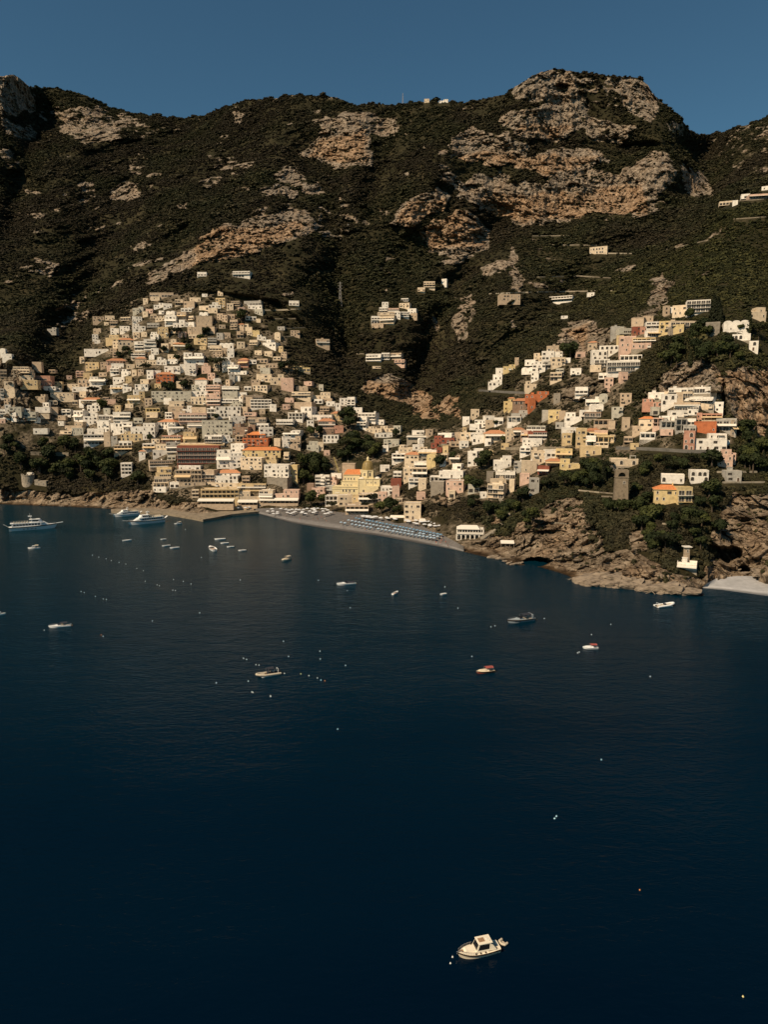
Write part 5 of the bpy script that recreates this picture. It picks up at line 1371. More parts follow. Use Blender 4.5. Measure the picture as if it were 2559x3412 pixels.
wr = random.Random(8)
for pts, h, m, lab in TW:                      # shrubs hang over the terrace walls here and there
    for a, c in zip(pts[:-1], pts[1:]):
        for k in range(24):
            if wr.random() < .38: continue
            x, y = a[0] + (c[0] - a[0]) * k / 23, a[1] + (c[1] - a[1]) * k / 23
            if 0 <= x < 2555: OCC[int((y - 2) / 4):int((y + 3) / 4) + 1, int(x / 4)] = True
def scatter():
    rs = np.random.RandomState(11)
    c00, c10, c01 = PT[:-1, :-1], PT[:-1, 1:], PT[1:, :-1]
    area = np.linalg.norm(np.cross(c10 - c00, c01 - c00), axis=-1)
    dist = PT[:-1, :-1, 1]
    sp = np.clip(dist / 285.0, 1.9, 3.5)
    w = area / sp ** 2
    thin0 = fbm(PT[:-1, :-1] / np.array([16., 16., 8.]) + 3, 4)
    rk_ = rocks_[:-1, :-1]
    w *= np.where(rk_ > .4, np.where((thin0 > .1) & (dist > 650), .30, np.where(thin0 > .45, .22, .03)), 1.0) * (1 - np.clip(calm[:-1, :-1] * 3, 0, 1)) * (1 - .35 * dense[:-1, :-1])
    w *= np.where(PT[:-1, :-1, 2] < 3.0, 0, 1)
    w *= (PT[:-1, :-1, 1] < 1700)
    # bare clearings and thicker woods
    thin = fbm(PT[:-1, :-1] / 55.0 + 31, 4)
    w *= np.clip(1.35 + thin * 1.1, .4, 1.9)
    out_ = (UX[:-1, :-1] < -12) | (UX[:-1, :-1] > 1670)
    w *= np.where(out_, .25, 1.0)
    n = rs.poisson(np.clip(w, 0, 6))
    idx = np.repeat(np.arange(w.size), n.reshape(-1))
    f = rs.rand(len(idx), 2)
    i, j = idx // w.shape[1], idx % w.shape[1]
    P = c00[i, j] + (c10 - c00)[i, j] * f[:, :1] + (c01 - c00)[i, j] * f[:, 1:]
    size = (sp[i, j] * .60) * np.exp(rs.randn(len(idx)) * .36) * np.clip(1 + .5 * vnoise(P / 28.0 + 5), .6, 1.6)
    size *= np.where(dense[i, j] > .3, .7, 1) * np.where(rk_[i, j] > .4, .62, 1)
    d = P[:, 1] * CT - (P[:, 2] - CAMH) * ST
    sx = CX + F * P[:, 0] / d; sy = CY - F * (P[:, 1] * ST + (P[:, 2] - CAMH) * CT) / d
    rp = size * F / d
    keep = np.ones(len(idx), bool)
    # crowns that would stand in front of a cliff face are mostly left out, so the faces stay whole
    up = np.clip(i + np.round(rp * 1.7 / K / ((ysh - ysk)[j] / (NR - 1))).astype(int), 0, NR - 1)
    keep &= ~((rocks_[up, j] > .5) & (rk_[i, j] < .4) & (rs.rand(len(idx)) < .7))
    for ox, oy in ((0, 0), (-.8, -.5), (.8, -.5), (0, -1.5), (0, -.8)):
        gx = np.clip(((sx + ox * rp) / 4).astype(int), 0, OCC.shape[1] - 1); gy = np.clip(((sy + oy * rp) / 4).astype(int), 0, OCC.shape[0] - 1)
        keep &= ~OCC[gy, gx]
    return P[keep], size[keep], rs.randint(0, 4, keep.sum()), rs.rand(keep.sum()) * 6.283
SP, SSZ, SV, SR = scatter()
open('/tmp/count.txt', 'w').write(str(len(SP)))

def scrub_object():
    me = bpy.data.meshes.new('hillside_scrub')
    me.vertices.add(len(SP)); me.vertices.foreach_set('co', SP.reshape(-1).astype(np.float32))
    for nm, a, t in (('size', SSZ, 'FLOAT'), ('tall', SSZ * np.clip(1.25 - SP[:, 1] / 1100, .55, .95), 'FLOAT'), ('spin', SR, 'FLOAT'), ('sort', SV, 'INT')):
        at = me.attributes.new(nm, t, 'POINT'); at.data.foreach_set('value', a.astype(np.int32 if t == 'INT' else np.float32))
    o = link('hillside_scrub', me)
    tag(o, 'dense dark scrub and woodland covering the whole mountain side', 'scrub', None, 'stuff')
    ng = bpy.data.node_groups.new('scrub_clumps', 'GeometryNodeTree')
    ng.interface.new_socket('Geometry', in_out='INPUT', socket_type='NodeSocketGeometry')
    ng.interface.new_socket('Geometry', in_out='OUTPUT', socket_type='NodeSocketGeometry')
    N = ng.nodes; L = ng.links.new
    gi, go = N.new('NodeGroupInput'), N.new('NodeGroupOutput')
    def attr(nm, t='FLOAT'):
        a = N.new('GeometryNodeInputNamedAttribute'); a.data_type = t; a.inputs['Name'].default_value = nm; return a.outputs['Attribute']
    m2p = N.new('GeometryNodeMeshToPoints'); L(gi.outputs[0], m2p.inputs['Mesh'])
    jn = N.new('GeometryNodeJoinGeometry')
    rot = N.new('ShaderNodeCombineXYZ'); L(attr('spin'), rot.inputs['Z'])
    scl = N.new('ShaderNodeCombineXYZ'); L(attr('size'), scl.inputs['X']); L(attr('size'), scl.inputs['Y']); L(attr('tall'), scl.inputs['Z'])
    for k, src in enumerate(scrub_meshes()):
        oi = N.new('GeometryNodeObjectInfo'); oi.inputs['Object'].default_value = src; oi.inputs['As Instance'].default_value = True
        cmp = N.new('FunctionNodeCompare'); cmp.data_type = 'INT'; cmp.operation = 'EQUAL'
        L(attr('sort', 'INT'), [s for s in cmp.inputs if s.type == 'INT'][0]); [s for s in cmp.inputs if s.type == 'INT'][1].default_value = k
        ip = N.new('GeometryNodeInstanceOnPoints')
        L(m2p.outputs[0], ip.inputs['Points']); L(cmp.outputs[0], ip.inputs['Selection']); L(oi.outputs['Geometry'], ip.inputs['Instance'])
        L(rot.outputs[0], ip.inputs['Rotation']); L(scl.outputs[0], ip.inputs['Scale'])
        L(ip.outputs[0], jn.inputs[0])
    L(jn.outputs[0], go.inputs[0])
    md = o.modifiers.new('clumps', 'NODES'); md.node_group = ng
scrub_object()

# single trees
def tree_proto(kind, seed):
    r = random.Random(seed)
    root = empty({'round': 'broadleaf_tree', 'pine': 'umbrella_pine', 'cypress': 'cypress_tree'}[kind], (0, 0, -5000))
    t = MB()
    if kind == 'round':
        t.tube((0, 0, -.15), (.03, .02, .55), .055, 7, 0, .035)
        for k in range(4):
            a = k * 1.6 + r.random(); t.tube((.02, .01, .45), (.4 * math.cos(a), .4 * math.sin(a), .85), .03, 5, 0, .01)
        b = crown_mesh('c', 460, seed, 'round', .15); b.v = [(x * .52, y * .52, z * .5 + .28) for x, y, z in b.v]; m = LEAF
    elif kind == 'pine':
        t.tube((0, 0, -.2), (.02, .0, .72), .035, 7, 0, .022)
        for k in range(7):
            a = k * .9 + r.random() * .4; q = r.uniform(.25, .45); t.tube((.02, 0, .62), (q * math.cos(a), q * math.sin(a), .86), .016, 5, 0, .006)
        b = crown_mesh('c', 520, seed, 'pine', .085); b.v = [(x * .62, y * .62, z * 1.0 + .88) for x, y, z in b.v]; m = PINEL
    else:
        t.tube((0, 0, -.1), (0, 0, .3), .02, 6, 0, .012)
        b = crown_mesh('c', 420, seed, 'cypress', .05, False)
        b.lathe([(.02, .03), (.12, .1), (.11, .4), (.06, .75), (.01, .95)], 8); m = PINEL
    t.build('trunk', BARK, root); b.build('crown', m, root)
    return root
PROTO = {'round': [tree_proto('round', s) for s in (1, 2, 3, 4)], 'pine': [tree_proto('pine', s) for s in (5, 6)], 'cypress': [tree_proto('cypress', 9)]}
USED = set()
def put_tree(kind, sx, sy, hpx, jitter):
    p = on_ground(sx, sy); h = hpx * axis_dist(p) / F
    pr = PROTO[kind][jitter.randrange(len(PROTO[kind]))]
    if id(pr) in USED: o = copy_tree(pr)
    else: o = pr; USED.add(id(pr))
    p = at_depth(sx, sy, p.y - (.5 if kind != 'round' else .15 * h))
    o.location = p; o.rotation_euler = (0, 0, jitter.uniform(0, 6.28)); o.scale = (h * jitter.uniform(.9, 1.15), h * jitter.uniform(.9, 1.15), h)
    nm = o.name.split('.')[0]; o['category'] = 'tree'
    o['group'] = {'round': 'broadleaf trees among the houses and cliffs', 'pine': 'umbrella pines', 'cypress': 'cypresses'}[kind]
    size = 'tall' if hpx > 48 else 'small' if hpx < 26 else ''
    d = {'round': (size + ' dark rounded').strip(), 'pine': 'flat topped dark', 'cypress': 'slim pointed dark'}[kind]
    wait(o, d, nm, nm, (sx, sy - hpx * .5))
    return o
tr = random.Random(5)
TREES = [('pine', 590, 1130, 34), ('pine', 533, 1160, 26), ('pine', 485, 1246, 30), ('cypress', 612, 1142, 30), ('cypress', 626, 1142, 28), ('pine', 311, 1322, 30), ('round', 343, 1368, 36), ('round', 500, 1470, 22),
         ('pine', 1246, 1694, 44), ('round', 1036, 1688, 50), ('round', 1077, 1684, 36), ('pine', 1105, 1704, 30), ('pine', 1217, 1702, 26), ('round', 1270, 1712, 40), ('round', 1300, 1706, 46), ('round', 1325, 1716, 30), ('round', 1510, 1536, 30), ('round', 1464, 1560, 40),
         ('round', 1625, 1552, 50), ('round', 1600, 1566, 40), ('round', 1565, 1630, 46), ('round', 1585, 1640, 44), ('cypress', 2377, 1076, 88), ('cypress', 2390, 1076, 80), ('cypress', 2398, 1078, 60), ('cypress', 2491, 1112, 82), ('round', 2340, 1110, 46), ('round', 2356, 1130, 40), ('round', 2322, 1118, 40),
         ('round', 723, 1402, 22), ('pine', 728, 1242, 46), ('round', 1035, 1455, 34), ('round', 1064, 1452, 32), ('round', 1160, 1402, 44), ('round', 1319, 1458, 28), ('round', 1901, 1196, 52), ('cypress', 1912, 1482, 46), ('round', 1880, 1180, 34), ('round', 940, 1238, 30), ('pine', 965, 1246, 40), ('round', 1145, 1405, 36),
         ('round', 2262, 1095, 26), ('round', 2300, 1060, 30), ('round', 2290, 1064, 26), ('round', 2470, 1108, 26), ('round', 2364, 1660, 60), ('cypress', 2378, 1552, 60), ('round', 2370, 1560, 60), ('round', 1975, 1490, 20), ('round', 1655, 1420, 20), ('round', 1675, 1475, 22), ('round', 1690, 1590, 26), ('round', 2068, 1660, 34), ('round', 2116, 1632, 26),
         ('round', 2036, 1706, 40), ('round', 2062, 1712, 46), ('round', 2090, 1706, 42), ('round', 2018, 1694, 34), ('round', 560, 1115, 22), ('round', 420, 1180, 26), ('round', 440, 1195, 26), ('round', 395, 1195, 22), ('round', 545, 1175, 20), ('round', 670, 1140, 24), ('round', 690, 1118, 26), ('round', 805, 1072, 34), ('round', 810, 1062, 30), ('cypress', 735, 1090, 22), ('round', 590, 1205, 22), ('round', 570, 1305, 30), ('round', 548, 1300, 26), ('round', 610, 1296, 26)]
TREEPOLY = [([(0, 1480), (90, 1430), (200, 1455), (380, 1510), (470, 1615), (200, 1615), (110, 1580), (0, 1560)], 46, (26, 48)), ([(985, 1510), (1080, 1510), (1085, 1590), (1010, 1640)], 14, (26, 46)), ([(1120, 1420), (1265, 1430), (1310, 1530), (1130, 1560)], 24, (26, 46)),
            ([(1800, 1580), (2040, 1560), (2160, 1680), (2400, 1690), (2400, 1810), (2190, 1860), (2110, 1770), (2000, 1690), (1930, 1630), (1760, 1650)], 62, (30, 60)), ([(2190, 1085), (2530, 1120), (2530, 1200), (2220, 1230)], 26, (30, 54)),
            ([(2380, 1440), (2559, 1440), (2559, 1610), (2320, 1660)], 22, (32, 60)), ([(1840, 1480), (2070, 1530), (2060, 1590), (1880, 1640)], 18, (26, 46)), ([(380, 1120), (640, 1080), (760, 1180), (520, 1260)], 10, (16, 24)), ([(1560, 1620), (1800, 1640), (1780, 1760), (1560, 1740)], 20, (24, 46)), ([(2140, 1520), (2330, 1520), (2330, 1600), (2120, 1600)], 14, (28, 46))]
for pts, n, (h0, h1) in TREEPOLY:
    xs = [p[0] for p in pts]; ys = [p[1] for p in pts]; c = 0; tries = 0
    while c < n and tries < 900:
        tries += 1
        x, y = tr.uniform(min(xs), max(xs)), tr.uniform(min(ys), max(ys))
        if not inside(pts, np.array([x]), np.array([y]))[0]: continue
        h = tr.uniform(h0, h1)
        if any(OCC[int((y - h * k) / 4), min(OCC.shape[1] - 1, max(0, int((x + e * h) / 4)))] for k in (0, .4, .8, 1) for e in (-.4, 0, .4)): continue
        TREES.append((('round', x, y, h) if tr.random() < .8 else ('pine', x, y, h) if tr.random() < .65 else ('cypress', x, y, h * 1.1))); c += 1
for k, x, y, h in TREES: put_tree(k, x, y, h, tr)
# ------------------------------------------------------------------ beaches and landing
def sand_material(name, dark, light, ridge_sheen):
    m, nt, b = nt_new(name); L = nt.links.new
    g = nt.nodes.new('ShaderNodeNewGeometry')
    n = noise_node(nt, .35, 6, .7, g.outputs['Position'])
    r = ramp(nt, [(.3, dark), (.7, light)]); L(n.outputs['Fac'], r.inputs[0])
    a = nt.nodes.new('ShaderNodeAttribute'); a.attribute_name = 'across'
    q = ramp(nt, [(0.0, (.35, .35, .35)), (.05, (.5, .5, .5)), (.12, ridge_sheen), (.26, ridge_sheen), (.36, (1, 1, 1))]); L(a.outputs['Fac'], q.inputs[0])  # pale band holds the wet pebble sheen of the ridge as colour
    L(mix(nt, 1.0, r.outputs[0], q.outputs[0], 'MULTIPLY'), b.inputs['Base Color'])
    b.inputs['Roughness'].default_value = .9
    return m
def beach_sheet(name, front, back, zb, mat):
    n = 90; w = 14
    xs = np.linspace(front[0][0], front[-1][0], n)
    V = np.zeros((w, n, 3)); ac = np.zeros((w, n))
    for j, x in enumerate(xs):
        f = on_plane(x * K, interp(front, x) * K, 0.0); bk = on_plane(np.interp(j / (n - 1), [0, 1], [back[0][0], back[-1][0]]) * K, interp(back, np.interp(j / (n - 1), [0, 1], [back[0][0], back[-1][0]])) * K, zb)
        d = (bk - f)
        for i in range(w):
            t = -0.06 + 1.06 * i / (w - 1)
            p = f + d * t
            z = zb * max(t, -.2) if t < 0 else zb * t
            bump = .35 * math.exp(-((t - .18) / .1) ** 2) if zb > 2 else 0
            V[i, j] = (p.x, p.y, z + bump * min(1, d.length / 12)); ac[i, j] = t
    me = grid_mesh(name, V)
    add_attr(me, 'across', ac)
    me.materials.append(mat)
    o = link(name, me); o['kind'] = 'structure'
    return o
SAND = sand_material('grey_sand', (.085, .077, .070), (.150, .136, .125), (1.55, 1.6, 1.65))
beach_sheet('beach', BEACH_FRONT, BEACH_BACK, 3.2, SAND)
beach_sheet('pebble_beach', [(1516, 1270), (1560, 1274), (1659, 1287), (1722, 1295)], [(1526, 1260), (1548, 1249), (1592, 1244), (1722, 1245)], 2.4, sand_material('pale_pebbles', (.27, .265, .26), (.40, .39, .385), (1.1, 1.1, 1.1)))
def quay():
    fr = [(370, 1703), (470, 1706), (557, 1710), (640, 1724), (676, 1731), (722, 1723), (772, 1713), (862, 1704)]
    bk = [(862, 1692), (760, 1690), (640, 1688), (520, 1692), (420, 1694), (370, 1696)]
    pts = [on_plane(x, y, 1.7) for x, y in fr + bk]
    b = MB(); b.prism([(p.x, p.y) for p in pts], -3, 1.7)
    o = b.build('quay', plain('quay_stone', (.23, .185, .13), .95, .25, .35)); o['kind'] = 'structure'
quay()

def beach_point(sx, sy):
    v, u = sy / K, sx / K
    t = (float(interp(BEACH_FRONT, u)) - v) / max(1e-3, float(interp(BEACH_FRONT, u)) - float(interp(BEACH_BACK, u)))
    z = 3.2 * min(1.25, max(0, t)) + .35 * math.exp(-((t - .18) / .1) ** 2)
    return on_plane(sx, sy, z)

CANVB = plain('blue_canvas', (.15, .28, .40), .85, .1, 1, per_object=.25)
CANVP = plain('pale_blue_canvas', (.33, .43, .52), .85, .06, 1, per_object=.15)
CANVW = plain('white_canvas', (.60, .60, .60), .85, .06, 1, per_object=.12)
POLE = plain('pale_pole', (.55, .52, .47), .5, .1, 1)
def parasol(mat, square=False):
    root = empty('beach_parasol', (0, 0, -5000))
    c = MB(); r = 1.25 if not square else 1.9; k = 8 if not square else 4
    a0 = math.pi / k
    c.lathe([(r, 2.0), (r * .98, 2.12), (r * .5, 2.42), (.05, 2.62)], k); c.v = [(x * math.cos(a0) - y * math.sin(a0), x * math.sin(a0) + y * math.cos(a0), z) for x, y, z in c.v]
    c.build('canopy', mat, root)
    p = MB(); p.tube((0, 0, -.6), (0, 0, 2.75), .04, 6); p.build('pole', POLE, root)
    return root
def lounger():
    b = MB(); b.box(-.32, .32, -1, .45, .28, .4); n = len(b.v); b.v += [(-.32, .45, .3), (.32, .45, .3), (.32, 1.0, .85), (-.32, 1.0, .85), (-.32, .45, .4), (.32, .45, .4), (.32, .93, .93), (-.32, .93, .93)]
    for q in ((0, 1, 2, 3), (4, 7, 6, 5), (0, 4, 5, 1), (2, 6, 7, 3), (1, 5, 6, 2), (0, 3, 7, 4)): b.f.append(tuple(n + k for k in q)); b.m.append(0)
    for x in (-.27, .27):
        for y in (-.85, .35): b.box(x - .04, x + .04, y - .04, y + .04, -.3, .28)
    return b.build('sun_lounger', CANVB)
bl = random.Random(3)
pp, pb_, pw, lg = parasol(CANVP), parasol(CANVB), parasol(CANVW, True), lounger()
first = {'p': True, 'b': True, 'w': True, 'l': True}
def place(src, k, p, rz, label, cat, group):
    o = src if first[k] else (copy_tree(src)); first[k] = False
    o.location = p; o.rotation_euler = (0, 0, rz); tag(o, label, cat, group); return o
A_, B_, C_, E_ = (1137, 1750), (1200, 1732), (1474, 1789), (1448, 1804)
for row in range(6):
    t = row / 5
    l = (A_[0] + (B_[0] - A_[0]) * t, A_[1] + (B_[1] - A_[1]) * t); q = (E_[0] + (C_[0] - E_[0]) * t, E_[1] + (C_[1] - E_[1]) * t)
    n = 26
    for k in range(n):
        if bl.random() < .06: continue
        s = (k + bl.uniform(-.08, .08)) / (n - 1)
        p = beach_point(l[0] + (q[0] - l[0]) * s, l[1] + (q[1] - l[1]) * s)
        if row in (0, 2, 4): place(pp if row < 3 else pb_, 'p' if row < 3 else 'b', p, bl.uniform(0, 1), 'pale blue beach parasol in the front rows of the bathing field' if row < 3 else 'darker blue beach parasol in the back row of the bathing field', 'parasol', 'blue parasols in rows on the sand' if row < 3 else 'darker blue parasols in the back row')
        else: place(lg, 'l', p, 2.6 + bl.uniform(-.1, .1), 'blue sun lounger lined up between the parasol rows', 'sun lounger', 'blue sun loungers in rows on the sand')
for (x0, x1, y0, y1, n, lab, grp) in ((884, 1108, 1702, 1722, 40, 'white square sunshade in the crowd at the left end of the beach', 'white sunshades at the left end of the beach'), (1208, 1322, 1727, 1742, 26, 'white square sunshade in the cluster right behind the blue rows', 'white sunshades behind the blue rows'), (1350, 1486, 1736, 1770, 24, 'white square sunshade by the eating terraces at the right end', 'white sunshades at the right end of the beach'), (700, 850, 1696, 1703, 9, 'white square sunshade on the stone quay', 'white sunshades on the quay')):
    for k in range(n):
        x = bl.uniform(x0, x1); f = (x - x0) / (x1 - x0)
        y = bl.uniform(y0, y1) if x1 < 1300 else bl.uniform(y0 + f * (y1 - y0) * .55, y0 + (y1 - y0) * (.45 + f * .55))
        p = beach_point(x, y) if x0 > 870 else on_plane(x, y, 1.7)
        place(pw, 'w', p, bl.uniform(-.3, .3), lab, 'sunshade', grp)

# people: one skinned body each, swimming things or clothes as a child
SKIN = plain('skin', (.40, .25, .17), .6, .08, 3)
CLO = [plain('cloth_' + n, c, .85, .1, 2) for n, c in (('dark', (.03, .03, .04)), ('white', (.7, .68, .64)), ('red', (.38, .05, .04)), ('blue', (.05, .12, .28)))]
CLN = ['dark', 'white', 'red', 'blue']
def person_mesh(step):
    me = bpy.data.meshes.new('person')
    j = {'pel': (0, 0, .95), 'wai': (0, 0, 1.12), 'che': (0, .01, 1.36), 'nec': (0, 0, 1.50), 'chi': (0, -.02, 1.58), 'hea': (0, 0, 1.68), 'top': (0, 0, 1.76)}
    e = [('pel', 'wai'), ('wai', 'che'), ('che', 'nec'), ('nec', 'chi'), ('chi', 'hea'), ('hea', 'top')]
    rad = {'pel': .13, 'wai': .115, 'che': .14, 'nec': .055, 'chi': .07, 'hea': .095, 'top': .05}
    for s, nm in ((-1, 'l'), (1, 'r')):
        f = s * step
        for k, p, r_ in (('hip', (s * .1, 0, .88), .095), ('kne', (s * .11, -.12 * f - .03, .49), .06), ('ank', (s * .11, -.24 * f + .05 * abs(f), .09), .042), ('toe', (s * .12, -.24 * f - .15, .04), .035),
                         ('sho', (s * .19, 0, 1.43), .06), ('elb', (s * .25, .08 * f + .02, 1.15), .042), ('wri', (s * .24, .16 * f - .08, .93), .03), ('han', (s * .24, .2 * f - .12, .84), .036)):
            j[k + nm] = p; rad[k + nm] = r_
        e += [('pel', 'hip' + nm), ('hip' + nm, 'kne' + nm), ('kne' + nm, 'ank' + nm), ('ank' + nm, 'toe' + nm), ('che', 'sho' + nm), ('sho' + nm, 'elb' + nm), ('elb' + nm, 'wri' + nm), ('wri' + nm, 'han' + nm)]
    ks = list(j)
    me.from_pydata([j[k] for k in ks], [(ks.index(a), ks.index(b)) for a, b in e], [])
    o = bpy.data.objects.new('person_tmp', me); COL.objects.link(o)
    o.modifiers.new('s', 'SKIN'); 
    sv_ = me.skin_vertices[0].data
    for i, k in enumerate(ks): sv_[i].radius = (rad[k], rad[k] * (.75 if k in ('wai', 'che', 'pel') else 1)); sv_[i].use_root = (k == 'pel')
    sm = o.modifiers.new('d', 'SUBSURF'); sm.levels = sm.render_levels = 1
    dg = bpy.context.evaluated_depsgraph_get()
    out = bpy.data.meshes.new_from_object(o.evaluated_get(dg)); out.name = 'person'
    bpy.data.objects.remove(o); out.materials.clear(); out.materials.append(SKIN)
    return out
PM = [person_mesh(.15), person_mesh(1.0)]
def shirt(full):
    b = MB(); b.lathe([(.17, .78), (.165, .95), (.14, 1.12), (.17, 1.36), (.12, 1.46)] if full else [(.17, .76), (.165, .92), (.145, 1.04)], 10)
    b.v = [(x * 1.12, y * .92, z) for x, y, z in b.v]; return b
HAIR = plain('dark_hair', (.03, .02, .015), .7, .1, 3)
hb = MB(); hb.ball((0, .015, 1.71), .108, 8, 6)
hair_me = hb.mesh('hair', [HAIR]); shirt_me = {(c, f): shirt(f).mesh('clothing', [CLO[c]]) for c in range(4) for f in (0, 1)}
for k in range(64):
    if k < 54:
        x = bl.choice((bl.uniform(1040, 1090), bl.uniform(900, 1500), bl.uniform(1130, 1260), bl.uniform(1440, 1500)))
        lo = float(interp(BEACH_FRONT, x / K)) * K - 4; hi = float(interp(BEACH_BACK, x / K)) * K + 6
        if lo < hi + 2: continue
        y = bl.uniform(hi, lo); p = beach_point(x, y)
    else:
        x, y = bl.uniform(600, 840), bl.uniform(1696, 1704); p = on_plane(x, y, 1.7)
    o = link('person', PM[k % 2]); o.location = p; o.rotation_euler = (0, 0, bl.uniform(0, 6.28)); o.scale = (1, 1, bl.uniform(.94, 1.04))
    c, f = bl.randrange(4), bl.random() < .6
    link('clothing', shirt_me[(c, int(f))], o); link('hair', hair_me, o)
    o['category'] = 'person'; o['group'] = 'people on the beach and the quay'
    wait(o, ('walking' if k % 2 else 'standing') + ' person in ' + CLN[c] + (' clothes' if f else ' shorts'), '', 'person', (x, y))

# ------------------------------------------------------------------ boulders at the foot of the cliffs
BOUL = plain('boulder_stone', (.215, .17, .125), .95, .3, .45)
def boulder_mesh(seed):
    r = random.Random(seed); bm = bmesh.new()
    for k in range(26):
        v = Vector((r.uniform(-1, 1), r.uniform(-1, 1), r.uniform(-.7, .7)))
        v = v / max(abs(v.x), abs(v.y), abs(v.z) * 1.35) if r.random() < .75 else v
        bm.verts.new((v.x + .25 * v.z, v.y, v.z + .22 * v.x))
    bmesh.ops.convex_hull(bm, input=bm.verts)
    bmesh.ops.delete(bm, geom=[v for v in bm.verts if not v.link_faces], context='VERTS')
    bmesh.ops.bevel(bm, geom=list(bm.edges), offset=.07, segments=2, affect='EDGES', profile=.6)
    bmesh.ops.triangulate(bm, faces=bm.faces); bmesh.ops.subdivide_edges(bm, edges=list(bm.edges), cuts=2, use_grid_fill=True)
    for v in bm.verts:
        v.co += v.normal * (mnoise.noise(v.co * 2.1 + Vector((seed, 0, 0))) * .10 + mnoise.noise(Vector((v.co.x * 1.5, v.co.y * 1.5, v.co.z * 9))) * .05)
    me = bpy.data.meshes.new('boulder'); bm.to_mesh(me); bm.free(); me.materials.append(BOUL); return me
BM_ = [boulder_mesh(s) for s in range(7)]
bo = random.Random(21)
spots = [(1266 + k * 11 + bo.uniform(-4, 4), -bo.uniform(0, 7), bo.uniform(5, 8.5)) for k in range(21)] + [(1060 + k * 8, bo.uniform(-4, 0), bo.uniform(2, 4)) for k in range(9)] + [(1270 + k * 22 + bo.uniform(-8, 8), -bo.uniform(10, 22), bo.uniform(4, 7)) for k in range(10)] + [(bo.uniform(60, 340), bo.uniform(-3, 0), bo.uniform(1.6, 3.4)) for k in range(16)] + [(bo.uniform(1590, 1655), -bo.uniform(40, 50), bo.uniform(2, 4)) for k in range(6)]
for x, dy, sz in spots:
    y = float(interp(SHORE, x)) + dy
    p = on_ground(x * K, y * K)
    o = link('boulder', BM_[bo.randrange(7)]); sz *= .5
    o.location = (p.x, p.y + sz * .35, max(p.z, 0) + sz * .12); o.scale = (sz * bo.uniform(1, 1.6), sz * bo.uniform(.8, 1.2), sz * bo.uniform(.55, .95)); o.rotation_euler = (bo.uniform(-.15, .15), bo.uniform(-.1, .3), bo.uniform(-.5, .5))
    o['category'] = 'rock'; o['group'] = 'boulders along the waterline'
    wait(o, 'large brown boulder' if sz > 3 else 'brown boulder', '', 'boulder', (x * K, y * K))

# ------------------------------------------------------------------ boats
def gel(name, c, rough=.3, var=.05): return plain(name, c, rough, var, .8, spec=.5)
HW, HC, HD = gel('white_gelcoat', (.76, .76, .74)), gel('cream_gelcoat', (.70, .60, .44)), gel('dark_stripe', (.045, .032, .024))
HG, HR, HB_ = gel('grey_gelcoat', (.30, .34, .36)), gel('red_brown_hull', (.20, .045, .025)), gel('dark_canvas', (.02, .022, .03), .8)
TEAK = plain('teak_deck', (.33, .20, .115), .7, .2, 3); RUBB = plain('black_rubber', (.02, .02, .02), .6, .1, 1); BWIN = gel('boat_window', (.012, .012, .014), .12)
REDC = plain('red_canvas', (.30, .075, .06), .85, .1, 1); CREAMT = plain('cream_tube', (.52, .45, .34), .6, .08, 1); STEEL = plain('steel_rail', (.55, .55, .54), .3, .05, 1, metal=.8)
BOWP = [2.3]
def sect(s, B, tr, hb_, hs_):
    b = B / 2 * (tr + (1 - tr) * math.sin(min(1, s / .45) * math.pi / 2)) if s < .45 else B / 2 * max(.012, 1 - ((s - .45) / .55) ** BOWP[0])
    return b, hs_ + (hb_ - hs_) * s ** 2
def hull(root, L, B, hb_, hs_, tr, mats, stripe=.72, flare=.82, name='hull'):
    n = 20; m = MB(); P = []
    for i in range(n + 1):
        s = i / n; b, z = sect(s, B, tr, hb_, hs_); x = -L / 2 + L * s; rake = L * .05 * max(0, (s - .7) / .3) ** 2
        ring = []
        for fr, zz, k in ((.05, -.45, -1), (flare * .93, -.12, -.4), (flare, z * .3, .3), (flare + (1 - flare) * .7, z * stripe, .72), (1.0, z * (stripe + .02), .8), (1.02, z, 1)):
            ring.append((x + rake * k - rake, b * fr, zz))
        P.append(ring)
    for i in range(n):
        for k in range(5):
            for sg in (1, -1):
                q = [P[i][k], P[i + 1][k], P[i + 1][k + 1], P[i][k + 1]]
                q = [(x, y * sg, z) for x, y, z in q]
                if sg > 0: q = q[::-1]
                m.quad(*q, m=1 if k == 4 else 0)
    r0 = P[0]
    for k in range(5): m.quad((r0[k][0], r0[k][1], r0[k][2]), (r0[k][0], -r0[k][1], r0[k][2]), (r0[k + 1][0], -r0[k + 1][1], r0[k + 1][2]), (r0[k + 1][0], r0[k + 1][1], r0[k + 1][2]), m=0)
    return m.build(name, mats, root)
def deck(root, L, B, hb_, hs_, tr, mat, s0=0.0, s1=1.0, drop=.08, crown=.06, name='deck', w=.96):
    n = 16; m = MB(); P = []
    for i in range(n + 1):
        s = s0 + (s1 - s0) * i / n; b, z = sect(s, B, tr, hb_, hs_); x = -L / 2 + L * s - (L * .05 * max(0, (s - .7) / .3) ** 2) * 0
        P.append([(x, -b * w, z - drop), (x, 0, z - drop + crown * b), (x, b * w, z - drop)])
    for i in range(n):
        for k in range(2): m.quad(P[i][k], P[i + 1][k], P[i + 1][k + 1], P[i][k + 1])
    return m.build(name, mat, root)
